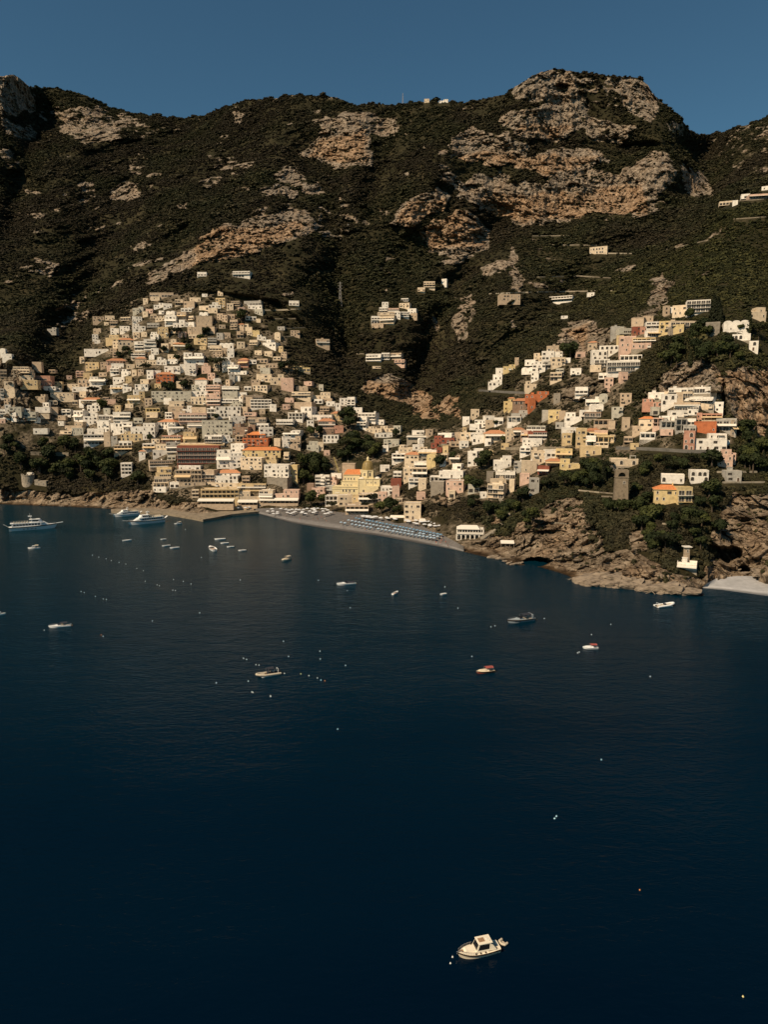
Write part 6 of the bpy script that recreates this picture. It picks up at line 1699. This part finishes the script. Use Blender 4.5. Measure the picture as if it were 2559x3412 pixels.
def trunk(root, L, x0, x1, w0, w1, z0, z1, mat, name='cabin', slope=.5, round_=.0, back=.12):
    m = MB(); b0, b1 = w0 / 2, w1 / 2
    A = [(x0, -b0, z0), (x1, -b1, z0), (x1, b1, z0), (x0, b0, z0)]; t = .82
    T = [(x0 + back, -b0 * t, z1), (x1 - slope, -b1 * t, z1), (x1 - slope, b1 * t, z1), (x0 + back, b0 * t, z1)]
    for k in range(4): m.quad(A[k], A[(k + 1) % 4], T[(k + 1) % 4], T[k])
    m.quad(T[0], T[1], T[2], T[3])
    o = m.build(name, mat, root)
    return A, T, o
def face_panel(root, a, b, c, d, u0, u1, v0, v1, mat, name, off=.025):
    """a window lying on a sloping cabin face a,b (bottom) c,d (top)"""
    a, b, c, d = [Vector(p) for p in (a, b, c, d)]
    nrm = (b - a).cross(d - a).normalized()
    f = lambda u, v: (a.lerp(b, u)).lerp(d.lerp(c, u), v)
    m = MB(); q = [f(u0, v0), f(u1, v0), f(u1, v1), f(u0, v1)]
    o_ = [tuple(p + nrm * off) for p in q]; i_ = [tuple(p - nrm * .02) for p in q]
    m.quad(*o_)
    for k in range(4): m.quad(i_[k], i_[(k + 1) % 4], o_[(k + 1) % 4], o_[k])
    return m.build(name, mat, root)
def windows4(root, A, T, mat, front=True, side=True, bk=False):
    if front: face_panel(root, A[1], A[2], T[2], T[1], .06, .94, .22, .9, mat, 'windshield')
    if side:
        face_panel(root, A[0], A[1], T[1], T[0], .1, .9, .25, .85, mat, 'side_window'); face_panel(root, A[2], A[3], T[3], T[2], .1, .9, .25, .85, mat, 'side_window')
def boat_root(name, bow, stern, label, group, W=None):
    a, b = on_plane(*bow), on_plane(*stern)
    d = a - b
    root = empty(name, (a + b) / 2, math.atan2(d.y, d.x))
    tag(root, label, 'boat' if name != 'ferry' else 'ferry', group)
    return root, d.length
def outboard(root, L, z):
    m = MB(); m.box(-L / 2 - .45, -L / 2 + .02, -.16, .16, z - .05, z + .4, 0, .04); m.box(-L / 2 - .3, -L / 2 - .12, -.06, .06, -.5, z); m.build('outboard_motor', RUBB, root)
def bimini(root, x0, x1, w, z0, z1, mat):
    m = MB()
    n = 6
    for k in range(n):
        a0, a1 = math.pi * k / n, math.pi * (k + 1) / n
        y0, y1, h0, h1 = -w / 2 * math.cos(a0), -w / 2 * math.cos(a1), z1 + .25 * math.sin(a0), z1 + .25 * math.sin(a1)
        m.quad((x0, y0, h0), (x1, y0, h0), (x1, y1, h1), (x0, y1, h1))
    m.quad((x0, -w / 2, z1 - .12), (x1, -w / 2, z1 - .12), (x1, -w / 2, z1), (x0, -w / 2, z1)); m.quad((x1, w / 2, z1 - .12), (x0, w / 2, z1 - .12), (x0, w / 2, z1), (x1, w / 2, z1))
    m.build('sun_canopy', mat, root)
    f = MB()
    for x in (x0 + .1, x1 - .1):
        for s in (-1, 1): f.tube((x, s * w / 2, z0), (x, s * w / 2 * .98, z1), .03, 5)
    f.build('canopy_frame', STEEL, root)
def rails(root, L, B, hb_, hs_, tr, s0, s1, h=.45):
    m = MB(); n = 10
    for sg in (-1, 1):
        pv = None
        for i in range(n + 1):
            s = s0 + (s1 - s0) * i / n; b, z = sect(s, B, tr, hb_, hs_); p = (-L / 2 + L * s, sg * b * .92, z + h)
            m.tube((p[0], p[1], z - .05), p, .018, 4)
            if pv: m.tube(pv, p, .02, 4)
            pv = p
    m.build('handrail', STEEL, root)

def gozzo(bow, stern, label, hullm, stripem, deckm, cab=True, canopy=None, detail=False, Bf=.34):
    root, L = boat_root('motor_boat', bow, stern, label, None)
    BOWP[0] = 3.0
    B = L * Bf; hb_, hs_, tr = L * .135, L * .105, .78
    hull(root, L, B, hb_, hs_, tr, [hullm, stripem], .66)
    deck(root, L, B, hb_, hs_, tr, deckm, .30, .985, .05, .16, 'foredeck')
    deck(root, L, B, hb_, hs_, tr, TEAK, 0.0, .30, L * .05, 0, 'cockpit_floor', .9)
    m = MB()
    for i in range(8):          # side decks round the cockpit
        s0, s1 = i / 8 * .3, (i + 1) / 8 * .3
        (b0, z0), (b1, z1) = sect(s0, B, tr, hb_, hs_), sect(s1, B, tr, hb_, hs_)
        for sg in (-1, 1):
            q = [(-L / 2 + L * s0, sg * b0, z0 + .01), (-L / 2 + L * s1, sg * b1, z1 + .01), (-L / 2 + L * s1, sg * b1 * .8, z1 + .01), (-L / 2 + L * s0, sg * b0 * .8, z0 + .01)]
            m.quad(*(q if sg < 0 else q[::-1]))
            q = [(-L / 2 + L * s0, sg * b0 * .8, z0 + .01), (-L / 2 + L * s1, sg * b1 * .8, z1 + .01), (-L / 2 + L * s1, sg * b1 * .8, z1 - L * .05), (-L / 2 + L * s0, sg * b0 * .8, z0 - L * .05)]
            m.quad(*(q if sg < 0 else q[::-1]))
    b0, z0 = sect(0, B, tr, hb_, hs_); m.box(-L / 2 - .05, -L / 2 + .35, -b0 * .8, b0 * .8, z0 - .3, z0 + .012); m.build('side_deck', deckm, root)
    zd = hs_ + .1
    A, T, o = trunk(root, L, -L * .2, L * .36, B * .78, B * .40, zd - .1, zd + L * .05, deckm, 'coach_roof', L * .05)
    if cab:
        A, T, o = trunk(root, L, -L * .235, L * .10, B * .76, B * .72, zd + .02, zd + L * .18, deckm, 'wheelhouse', L * .075, back=-L * .03)
        windows4(root, A, T, BWIN)
        r = MB(); r.box(-L * .30, L * .04, -B * .345, B * .345, zd + L * .18 - .02, zd + L * .18 + .07, 0, .03); ro = r.build('cabin_roof', deckm, root)
        if detail:
            h = MB(); h.box(-L * .14, L * .0, -B * .17, B * .17, zd + L * .18 + .072, zd + L * .18 + .10); h.build('roof_hatch', TEAK, root)
            a = MB(); a.tube((-L * .22, B * .2, zd + L * .16), (-L * .23, B * .2, zd + L * .26), .02, 5); a.ball((-L * .2, 0, zd + L * .16 + .14), .13, 8, 5); a.build('antenna', HW, root)
            c = MB()
            for sg in (-1, 1):                       # sweeping wings down from the roof to the side decks
                c.quad((-L * .235, sg * B * .33, zd + L * .16), (-L * .20, sg * B * .37, zd), (-L * .40, sg * B * .385, zd), (-L * .30, sg * B * .335, zd + L * .13)) if sg < 0 else c.quad((-L * .30, sg * B * .335, zd + L * .13), (-L * .40, sg * B * .385, zd), (-L * .20, sg * B * .37, zd), (-L * .235, sg * B * .33, zd + L * .16))
            c.build('roof_wing', deckm, root)
            for k, x in enumerate((-.12, .0, .11)):
                for sg in (-1, 1):
                    v = MB(); b_, z_ = sect(x + .5, B, tr, hb_, hs_); v.lathe([(.0001, 0), (.13, 0), (.13, .05)][::-1], 10); e = v.build('vent_cap', HD, root); e.location = (L * x, sg * b_ * .86, z_ + .02)
            t = MB(); t.quad((L * .36, -B * .12, hb_ * .82), (L * .475, -B * .02, hb_ + .02), (L * .475, B * .02, hb_ + .02), (L * .36, B * .12, hb_ * .82))
            t.v = [(x, y, z + .16) for x, y, z in t.v]; t.build('bow_pad', TEAK, root)
            s = MB(); s.box(-L * .46, -L * .33, -B * .28, B * .28, hs_ - L * .05, hs_ - .05); s.build('stern_bench', CREAMT, root)
            w = MB(); w.tube((L * .44, 0, hb_), (L * .52, 0, hb_ + .05), .06, 6); w.tube((L * .5, 0, hb_ + .05), (L * .51, 0, .5), .03, 5); w.build('anchor', STEEL, root)
    if canopy: bimini(root, -L * .42, L * .02, B * .78, hs_, hs_ + L * .17, canopy)
    rails(root, L, B, hb_, hs_, tr, .6, .97, .35) if L > 6 else None
    return root, L
fg, FL = gozzo((1524, 3188), (1661, 3159), 'cream cabin boat with brown rubbing band moored alone in the near water', HC, HD, gel('cream_deck', (.80, .71, .55), .4), True, None, True, .37)
MARKS.append(('the near cream cabin boat', 1590, 3130))
def tender(bow, stern, label):
    root, L = boat_root('rubber_dinghy', bow, stern, label, None)
    m = MB(); r = .17; w = .5
    pts = [(-L / 2, -w), (L * .2, -w), (L * .42, -w * .5), (L * .5, 0), (L * .42, w * .5), (L * .2, w), (-L / 2, w)]
    for a, b in zip(pts[:-1], pts[1:]): m.tube((*a, .25), (*b, .25), r, 10); m.ball((*b, .25), r, 8, 6)
    m.build('tube', CREAMT, root)
    f = MB(); f.box(-L * .46, L * .3, -w, w, .06, .12); f.build('floor', CREAMT, root)
tender((1670, 3147), (1681, 3139), 'small beige rubber dinghy tied behind the near cream cabin boat')
gozzo((1586, 2243), (1646, 2237), 'dark red wooden hulled boat with cream deck and red canopy', HR, HD, HC, False, REDC, False, .36); MARKS.append(('the dark red boat', 1615, 2225))
gozzo((1941, 2160), (1992, 2160), 'white boat with a red canopy right of the dark red boat', HW, HW, HW, False, REDC, False, .36); MARKS.append(('the white boat with red canopy', 1967, 2150))
gozzo((938, 1871), (967, 1863), 'small cream boat with a beige canopy off the beach', HC, HC, HC, False, CREAMT, False, .38); MARKS.append(('the small cream boat with canopy', 952, 1862))

def speedboat(bow, stern, label, hm, cover, kind):
    BOWP[0] = 2.3
    root, L = boat_root('motor_yacht' if kind == 'yacht' else 'speedboat', bow, stern, label, None)
    B = L * .29; hb_, hs_, tr = L * .115, L * .085, .86
    hull(root, L, B, hb_, hs_, tr, [hm, HD if kind == 'yacht' else hm], .6)
    deck(root, L, B, hb_, hs_, tr, hm, .42, .99, .03, .18, 'foredeck'); deck(root, L, B, hb_, hs_, tr, TEAK, 0, .42, .35, 0, 'cockpit_floor', .86)
    m = MB()
    for i in range(8):
        s0, s1 = i / 8 * .42, (i + 1) / 8 * .42
        (b0, z0), (b1, z1) = sect(s0, B, tr, hb_, hs_), sect(s1, B, tr, hb_, hs_)
        for sg in (-1, 1): m.box(-L / 2 + L * s0, -L / 2 + L * s1, min(sg * b0, sg * b0 * .82), max(sg * b0, sg * b0 * .82), z0 - .35, z0 + .06)
    m.build('coaming', hm, root)
    zd = hs_ + .02
    A, T, o = trunk(root, L, -L * .02, L * .30, B * .72, B * .26, zd, zd + L * .05, hm, 'coach_roof', L * .14)
    w = MB(); a = B * .36
    w.quad((L * .06, -a, zd + L * .03), (L * .13, 0, zd + L * .05), (L * .02, 0, zd + L * .11), (-L * .05, -a * .92, zd + L * .09)); w.quad((L * .13, 0, zd + L * .05), (L * .06, a, zd + L * .03), (-L * .05, a * .92, zd + L * .09), (L * .02, 0, zd + L * .11)); w.build('windshield', BWIN, root)
    s = MB(); s.box(-L * .42, -L * .28, -B * .3, B * .3, zd - .3, zd + .15); s.box(-L * .16, -L * .08, -B * .3, -B * .05, zd - .3, zd + .3); s.box(-L * .16, -L * .08, B * .05, B * .3, zd - .3, zd + .3); s.build('seat', CREAMT, root)
    p = MB(); p.box(-L * .56, -L * .495, -B * .38, B * .38, .15, .26); p.build('swim_platform', TEAK, root)
    if kind == 'cover':
        c = MB(); n = 6
        for k in range(n):
            a0, a1 = math.pi * k / n, math.pi * (k + 1) / n; ww = B * .45; h = L * .075
            c.quad((-L * .45, -ww * math.cos(a0), zd + h * math.sin(a0) * .7), (L * .0, -ww * math.cos(a0), zd + h * math.sin(a0)), (L * .0, -ww * math.cos(a1), zd + h * math.sin(a1)), (-L * .45, -ww * math.cos(a1), zd + h * math.sin(a1) * .7))
            c.tri((L * .0, -ww * math.cos(a0), zd + h * math.sin(a0)), (L * .12, 0, zd + .04), (L * .0, -ww * math.cos(a1), zd + h * math.sin(a1)))
        c.build('tarpaulin', cover, root)
    else: bimini(root, -L * .34, -L * .02, B * .76, zd, zd + L * (.13 if kind == 'yacht' else .115), cover)
    if kind == 'yacht':
        face = MB(); face.box(-L * .40, -L * .35, -B * .44, B * .44, zd + L * .10, zd + L * .13); face.box(-L * .40, -L * .35, -B * .44, -B * .40, zd, zd + L * .1); face.box(-L * .40, -L * .35, B * .40, B * .44, zd, zd + L * .1); face.build('radar_arch', hm, root)
        for sg in (-1, 1):
            for x in (.08, .2): v = MB(); b_, z_ = sect(x + .5, B, tr, hb_, hs_); v.box(L * x, L * (x + .07), min(sg * b_ * .95, sg * b_ * 1.0), max(sg * b_ * .95, sg * b_ * 1.0) , z_ * .35, z_ * .5); v.build('porthole', BWIN, root)
    rails(root, L, B, hb_, hs_, tr, .6, .97, .4)
    return root
speedboat((1121, 1950), (1184, 1945), 'white speedboat under a dark tarpaulin in the middle of the bay', HW, HB_, 'cover'); MARKS.append(('the tarpaulin covered speedboat', 1152, 1940))
speedboat((161, 2092), (237, 2085), 'white speedboat with a dark canopy at the left', HW, HB_, 'bimini'); MARKS.append(('the white speedboat on the left', 200, 2080))
speedboat((1690, 2076), (1778, 2064), 'long grey motor yacht with radar arch before the headland', HG, HB_, 'yacht'); MARKS.append(('the grey motor yacht', 1735, 2060))
def rib(bow, stern, label, tm, top):
    root, L = boat_root('inflatable_boat', bow, stern, label, None)
    w = L * .15; r = L * .045; m = MB(); z = r * 1.2
    pts = [(-L * .5, -w), (L * .15, -w), (L * .34, -w * .72), (L * .46, -w * .25), (L * .48, 0), (L * .46, w * .25), (L * .34, w * .72), (L * .15, w), (-L * .5, w)]
    zz = lambda x: z + max(0, x) * .16
    for a, b in zip(pts[:-1], pts[1:]): m.tube((*a, zz(a[0])), (*b, zz(b[0])), r, 10); m.ball((*b, zz(b[0])), r, 8, 6)
    m.build('tube', tm, root)
    h = MB(); h.box(-L * .48, L * .3, -w, w, -.3, .2); h.quad((L * .3, -w, .2), (L * .44, 0, .5), (L * .3, w, .2), (L * .3, 0, -.3)); h.build('hull', HW, root)
    f = MB(); f.quad((-L * .46, -w, .23), (L * .3, -w * .9, .3), (L * .3, w * .9, .3), (-L * .46, w, .23)); f.build('floor', TEAK, root)
    p = MB(); p.quad((L * .12, -w * .8, z + r * .7), (L * .4, -w * .35, z + r * 1.4), (L * .4, w * .35, z + r * 1.4), (L * .12, w * .8, z + r * .7)); p.box(L * .12, L * .3, -w * .7, w * .7, .25, z + r * .68); p.build('sun_pad', CREAMT, root)
    c = MB(); c.box(-L * .08, L * .03, -w * .45, w * .45, .25, 1.25, 0, .06); c.build('console', HB_, root)
    s = MB(); s.box(-L * .2, -L * .12, -w * .5, w * .5, .25, .95); s.box(-L * .42, -L * .34, -w * .8, w * .8, .25, .7); s.build('seat', HB_ if top else CREAMT, root)
    if top: bimini(root, -L * .24, L * .05, w * 1.7, .3, 2.1, HB_)
    a = MB(); a.tube((-L * .4, -w * .8, .3), (-L * .42, -w * .7, 1.7), .05, 6); a.tube((-L * .4, w * .8, .3), (-L * .42, w * .7, 1.7), .05, 6); a.tube((-L * .42, -w * .7, 1.7), (-L * .42, w * .7, 1.7), .05, 6); a.build('roll_bar', HW, root)
    outboard(root, L, .6)
rib((853, 2257), (931, 2243), 'cream inflatable boat with black console and canopy among strings of buoys', CREAMT, True); MARKS.append(('the cream inflatable boat', 892, 2245))
rib((2245, 2017), (2187, 2023), 'white inflatable boat floating just off the headland tip', HW, False); MARKS.append(('the white inflatable boat', 2215, 2010))
def openboat(bow, stern, label, hm, motor=True, cabin=False):
    root, L = boat_root('rowing_boat' if not cabin else 'cabin_boat', bow, stern, label, 'small boats moored off the beach')
    B = max(1.5, L * .33); hb_, hs_, tr = max(.6, L * .14), max(.45, L * .10), .7
    hull(root, L, B, hb_, hs_, tr, [hm, hm], .75); deck(root, L, B, hb_, hs_, tr, hm, .62, .985, .02, .1, 'foredeck'); deck(root, L, B, hb_, hs_, tr, TEAK if not cabin else hm, 0, .62, hs_ * .55, 0, 'floor', .86)
    s = MB()
    for x in (-.3, -.05): s.box(L * x - .14, L * x + .14, -B * .44, B * .44, hs_ * .55, hs_ * .7)
    s.build('bench', hm if not cabin else CREAMT, root)
    if motor: outboard(root, L, hs_)
    if cabin:
        A, T, o = trunk(root, L, -L * .12, L * .22, B * .7, B * .6, hs_, hs_ + L * .16, hm, 'cabin', L * .1); windows4(root, A, T, BWIN)
        bimini(root, -L * .38, -L * .08, B * .7, hs_, hs_ + L * .2, CREAMT)
    return root
OB = [((440, 1801), (407, 1803), 'white open boat below the middle ferry', 1, 0), ((534, 1799), (553, 1797), 'smallest white rowing boat, highest of the trio right of the ferries', 0, 0), ((539, 1821), (567, 1818), 'thin white rowing boat in the middle of the trio right of the ferries', 0, 0), ((565, 1828), (597, 1825), 'white rowing boat lowest of the trio right of the ferries', 0, 0),
      ((714, 1799), (751, 1797), 'long white boat topmost in the diagonal row off the quay', 1, 0), ((734, 1812), (762, 1810), 'white boat second from the top in the diagonal row off the quay', 0, 0), ((755, 1824), (780, 1822), 'white boat third in the diagonal row off the quay', 1, 0), ((793, 1836), (820, 1834), 'white boat with outboard lowest in the diagonal row off the quay', 1, 0),
      ((699, 1826), (716, 1837), 'small boat under way left of the diagonal row with a dark wake', 1, 0), ((1466, 1983), (1486, 1979), 'tiny white dinghy in the open water right of the tarpaulin covered speedboat', 0, 0), ((1326, 1973), (1308, 1982), 'tiny pale dinghy turned away beside two floats', 0, 0),
      ((580, 1747), (606, 1745), 'little white cabin boat just right of the ferry gangway', 0, 1), ((92, 1829), (134, 1827), 'white cabin boat below the left ferry', 0, 1), ((20, 2046), (-24, 2051), 'white cabin boat cut by the left picture edge', 0, 1)]
for b_, s_, lab, mo, cb in OB: openboat(b_, s_, lab, HW, bool(mo), bool(cb))
def ferry(bow, stern, label, big, flip=False):
    root, L = boat_root('ferry', bow, stern, label, 'passenger ferries at the left')
    B = L * .23; hb_, hs_, tr = L * .115, L * .085, .9
    hull(root, L, B, hb_, hs_, tr, [HW, HD if big else HW], .76); deck(root, L, B, hb_, hs_, tr, HW, 0, .99, .02, .02, 'main_deck')
    z1 = hs_; h = L * .075
    m = MB(); bw = B * .44
    m.box(-L * .44, L * .16, -bw, bw, z1 - .02, z1 + h); n = len(m.v); m.v += [(L * .16, -bw, z1), (L * .34, -bw * .55, z1 + .4), (L * .34, bw * .55, z1 + .4), (L * .16, bw, z1), (L * .16, -bw, z1 + h), (L * .24, -bw * .55, z1 + h), (L * .24, bw * .55, z1 + h), (L * .16, bw, z1 + h)]
    for q in ((0, 1, 5, 4), (1, 2, 6, 5), (2, 3, 7, 6), (4, 5, 6, 7)): m.f.append(tuple(n + k for k in q)); m.m.append(0)
    m.box(-L * .47, L * .22, -bw * 1.03, bw * 1.03, z1 + h + .004, z1 + h + .22); m.build('saloon', HW, root)
    for sg in (-1, 1):
        k = 9
        for i in range(k):
            x0 = -L * .41 + i * L * .062; v = MB(); v.box(x0, x0 + L * .05, min(sg * bw, sg * (bw + .05)), max(sg * bw, sg * (bw + .05)), z1 + h * .38, z1 + h * .82); v.build('saloon_window', BWIN, root)
    u = MB(); z2 = z1 + h + .22; uw = B * .36
    u.box(-L * .04, L * .12, -uw, uw, z2, z2 + h * .85); n = len(u.v); u.v += [(L * .12, -uw, z2), (L * .2, -uw * .7, z2), (L * .2, uw * .7, z2), (L * .12, uw, z2), (L * .12, -uw, z2 + h * .85), (L * .15, -uw * .7, z2 + h * .85), (L * .15, uw * .7, z2 + h * .85), (L * .12, uw, z2 + h * .85)]
    for q in ((0, 1, 5, 4), (1, 2, 6, 5), (2, 3, 7, 6), (4, 5, 6, 7)): u.f.append(tuple(n + k for k in q)); u.m.append(0)
    u.box(-L * .08, L * .14, -uw * 1.06, uw * 1.06, z2 + h * .85 + .004, z2 + h * .85 + .18); u.build('bridge', HW, root)
    for sg in (-1, 1): v = MB(); v.box(-L * .02, L * .11, min(sg * uw, sg * (uw + .05)), max(sg * uw, sg * (uw + .05)), z2 + h * .35, z2 + h * .72); v.build('bridge_window', BWIN, root)
    b = MB(); 
    for i in range(6): b.box(-L * .40 + i * L * .055, -L * .385 + i * L * .055, -uw * .9, uw * .9, z2, z2 + .8)
    b.build('deck_bench', CREAMT, root)
    ms = MB(); ms.tube((-L * .03, -uw * .6, z2 + h * .9), (-L * .06, 0, z2 + h * 1.9), .14, 6); ms.tube((-L * .03, uw * .6, z2 + h * .9), (-L * .06, 0, z2 + h * 1.9), .14, 6); ms.box(-L * .10, -L * .02, -uw * .5, uw * .5, z2 + h * 1.75, z2 + h * 1.95); ms.tube((-L * .06, 0, z2 + h * 1.9), (-L * .06, 0, z2 + h * 2.8), .06, 5); ms.build('radar_mast', HW, root)
    g = MB(); g.quad((L * .47, -.7, hb_), (L * .62, -.7, hb_ + .5), (L * .62, .7, hb_ + .5), (L * .47, .7, hb_)); g.quad((L * .47, .7, hb_ - .15), (L * .62, .7, hb_ + .35), (L * .62, -.7, hb_ + .35), (L * .47, -.7, hb_ - .15)); g.quad((L * .47, -.7, hb_ - .15), (L * .62, -.7, hb_ + .35), (L * .62, -.7, hb_ + .5), (L * .47, -.7, hb_)); g.build('bow_gangway', HW, root)
    s = MB(); s.box(-L * .5, -L * .49, -1, 1, hs_, hs_ + .2); s.quad((-L * .5, -1, hs_), (-L * .5, 1, hs_), (-L * .60, 1, hs_ + L * .07), (-L * .60, -1, hs_ + L * .07)); s.quad((-L * .51, 1, hs_), (-L * .51, -1, hs_), (-L * .61, -1, hs_ + L * .07), (-L * .61, 1, hs_ + L * .07)); s.build('stern_gangway', HW, root)
    f = MB()
    for x in (-.2, -.12, -.04, .04): f.ball((L * x, -B * .52, 1.0), .38, 8, 6)
    f.build('fender', RUBB, root)
    rails(root, L, B, hb_, hs_, tr, .6, .97, .9)
    rr = MB()
    for sg in (-1, 1):
        for i in range(14): rr.tube((-L * .46 + i * L * .03, sg * bw, z2), (-L * .46 + i * L * .03, sg * bw, z2 + 1.0), .03, 4)
        rr.tube((-L * .46, sg * bw, z2 + 1.0), (-L * .07, sg * bw, z2 + 1.0), .035, 4)
    rr.build('upper_rail', STEEL, root)
ferry((192, 1758), (30, 1769), 'largest white ferry with long window row, leftmost on the water', True); MARKS.append(('the largest ferry', 110, 1750))
ferry((375, 1723), (464, 1716), 'white ferry moored behind, closest to the left cliff', False)
ferry((425, 1750), (546, 1738), 'white ferry with raised stern gangway near the quay', True); MARKS.append(('the ferry near the quay', 485, 1735))

# ------------------------------------------------------------------ mooring buoys
BUO = {'white': plain('white_float', (.66, .66, .62), .5, .05, 1), 'orange': plain('orange_float', (.60, .20, .06), .5, .05, 1), 'pale blue': plain('pale_blue_float', (.45, .68, .80), .5, .05, 1), 'yellow': plain('yellow_float', (.70, .62, .30), .5, .05, 1)}
def buoy_mesh(c):
    b = MB(); b.ball((0, 0, .12), .36, 12, 8); b.tube((0, 0, .4), (0, 0, .62), .05, 6); b.lathe([(.05, .6), (.11, .62), (.11, .68), (.05, .7)], 8); b.lathe([(.365, .05), (.385, .1), (.385, .16), (.365, .2)], 12)
    return b.mesh('mooring_buoy', [BUO[c]], True)
BUM = {c: buoy_mesh(c) for c in BUO}
BL = []
for ox, oy, sc_, txt in ((0, 1600, 2.37, '730,593 780,608 838,621 879,636 940,650 993,663 1080,697 1132,716 1147,799 1240,828 1259,835 1365,869 1385,872 1370,785 1447,800 1508,820 640,880 665,888 753,918 815,938 840,942 1577,1048 1203,1112 350,1185 799,1222o 814,1233 1465,390'),
                        (700, 2100, 3.318, '370,310 404,323 507,382 540,386 822,478 1003,483y 1093,503 1187,528 1226,551b 1270,560o 68,582 422,563 462,682 475,688 670,733 668,726 1410,1093b 867,290 1214,232 1218,318 811,122 1497,390'),
                        (1400, 1900, 1.843, '152,103 762,297 1052,396 1171,333 1413,653 435,348 460,342 318,530 967,508 977,503 232,233'), (600, 1650, 2.765, '48,315 30,795 555,782 180,1085 1275,785 1540,880 1567,1037 197,574'),
                        (0, 0, .6483, '1299,1641b 1198,1768b 1202,1763b 1382,1922o 1605,2152y'), (1450, 3050, 5.53, '322,762 283,877')):
    for t in txt.split():
        c = {'o': 'orange', 'b': 'pale blue', 'y': 'yellow'}.get(t[-1], 'white'); x, y = [float(v) for v in t.rstrip('oby').split(',')]
        BL.append((ox + x / sc_, oy + y / sc_, c))
for x, y, c in BL:
    p = on_plane(x, y); o = link('mooring_buoy', BUM[c]); o.location = p; dist_ = axis_dist(p)
    k = .52 if dist_ > 300 else .48 if dist_ > 180 else .45 if dist_ > 115 else .36
    o.scale = (k, k, k); o.rotation_euler = (bl.uniform(-.15, .15), bl.uniform(-.15, .15), bl.uniform(0, 6))
    o['category'] = 'buoy'; o['group'] = 'mooring buoys on the bay'
    wait(o, 'small ' + c + ' mooring buoy', '', c + ' buoy', (x, y))
# ------------------------------------------------------------------ the sentence that singles each thing out
ORD = ['nearest', 'second nearest', 'third nearest', 'fourth nearest', 'fifth nearest', 'sixth nearest', 'seventh nearest', 'eighth nearest', 'ninth nearest', 'tenth nearest', 'eleventh nearest', 'twelfth nearest']
def sector(dx, dy):
    if abs(dx) > abs(dy) * 1.0: return 'right of' if dx > 0 else 'left of'
    return 'below' if dy > 0 else 'above'
bykey = {}
for w in WAIT: bykey.setdefault(w[3], []).append(w)
for key, ws in bykey.items():
    cand = {}
    for mk, mx, my in MARKS:
        secs = {}
        for i, w in enumerate(ws):
            dx, dy = w[4][0] - mx, w[4][1] - my
            secs.setdefault(sector(dx, dy), []).append((math.hypot(dx, dy), i))
        for sname, l in secs.items():
            l.sort()
            for k, (d, i) in enumerate(l):
                cand.setdefault(i, []).append((k + d / 150.0, k, d, sname, mk))
    for i, w in enumerate(ws):
        k, d, sname, mk = min(cand[i])[1:]
        shade = key if False else ''
        noun = w[2].replace('_', ' ')
        plainc = key.replace(w[2], '') if key.endswith(w[2]) else ''
        od = ORD[k] if k < len(ORD) else [q + ' nearest' for q in 'thirteenth fourteenth fifteenth sixteenth seventeenth eighteenth nineteenth twentieth twenty-first twenty-second twenty-third twenty-fourth twenty-fifth twenty-sixth'.split()][min(k, 25) - 12]
        desc = w[1] if 'roof' not in w[1] else w[1].replace(' tiled roof', '').replace(' vaulted roof', '') 
        tail = ' with tiled roof' if 'tiled roof' in w[1] else ' with vaulted roof' if 'vaulted roof' in w[1] else ''
        who = (plainc + (' one' if w[2] else '')) if plainc else ''
        lab = ('%s %s%s, %s %s %s %s' % (desc, noun, tail, od, who, sname, mk)).replace('  ', ' ')

        lab = ' '.join(lab.split()).replace(' ,', ',')
        for cut in ('broadleaf ', 'tall ', 'small ', 'dark ', 'large ', 'wide ', ' tree'):
            if len(lab.split()) > 16: lab = lab.replace(cut, ' ' if cut.startswith(' ') else '', 1)
        w[0]['label'] = ' '.join(lab.split())
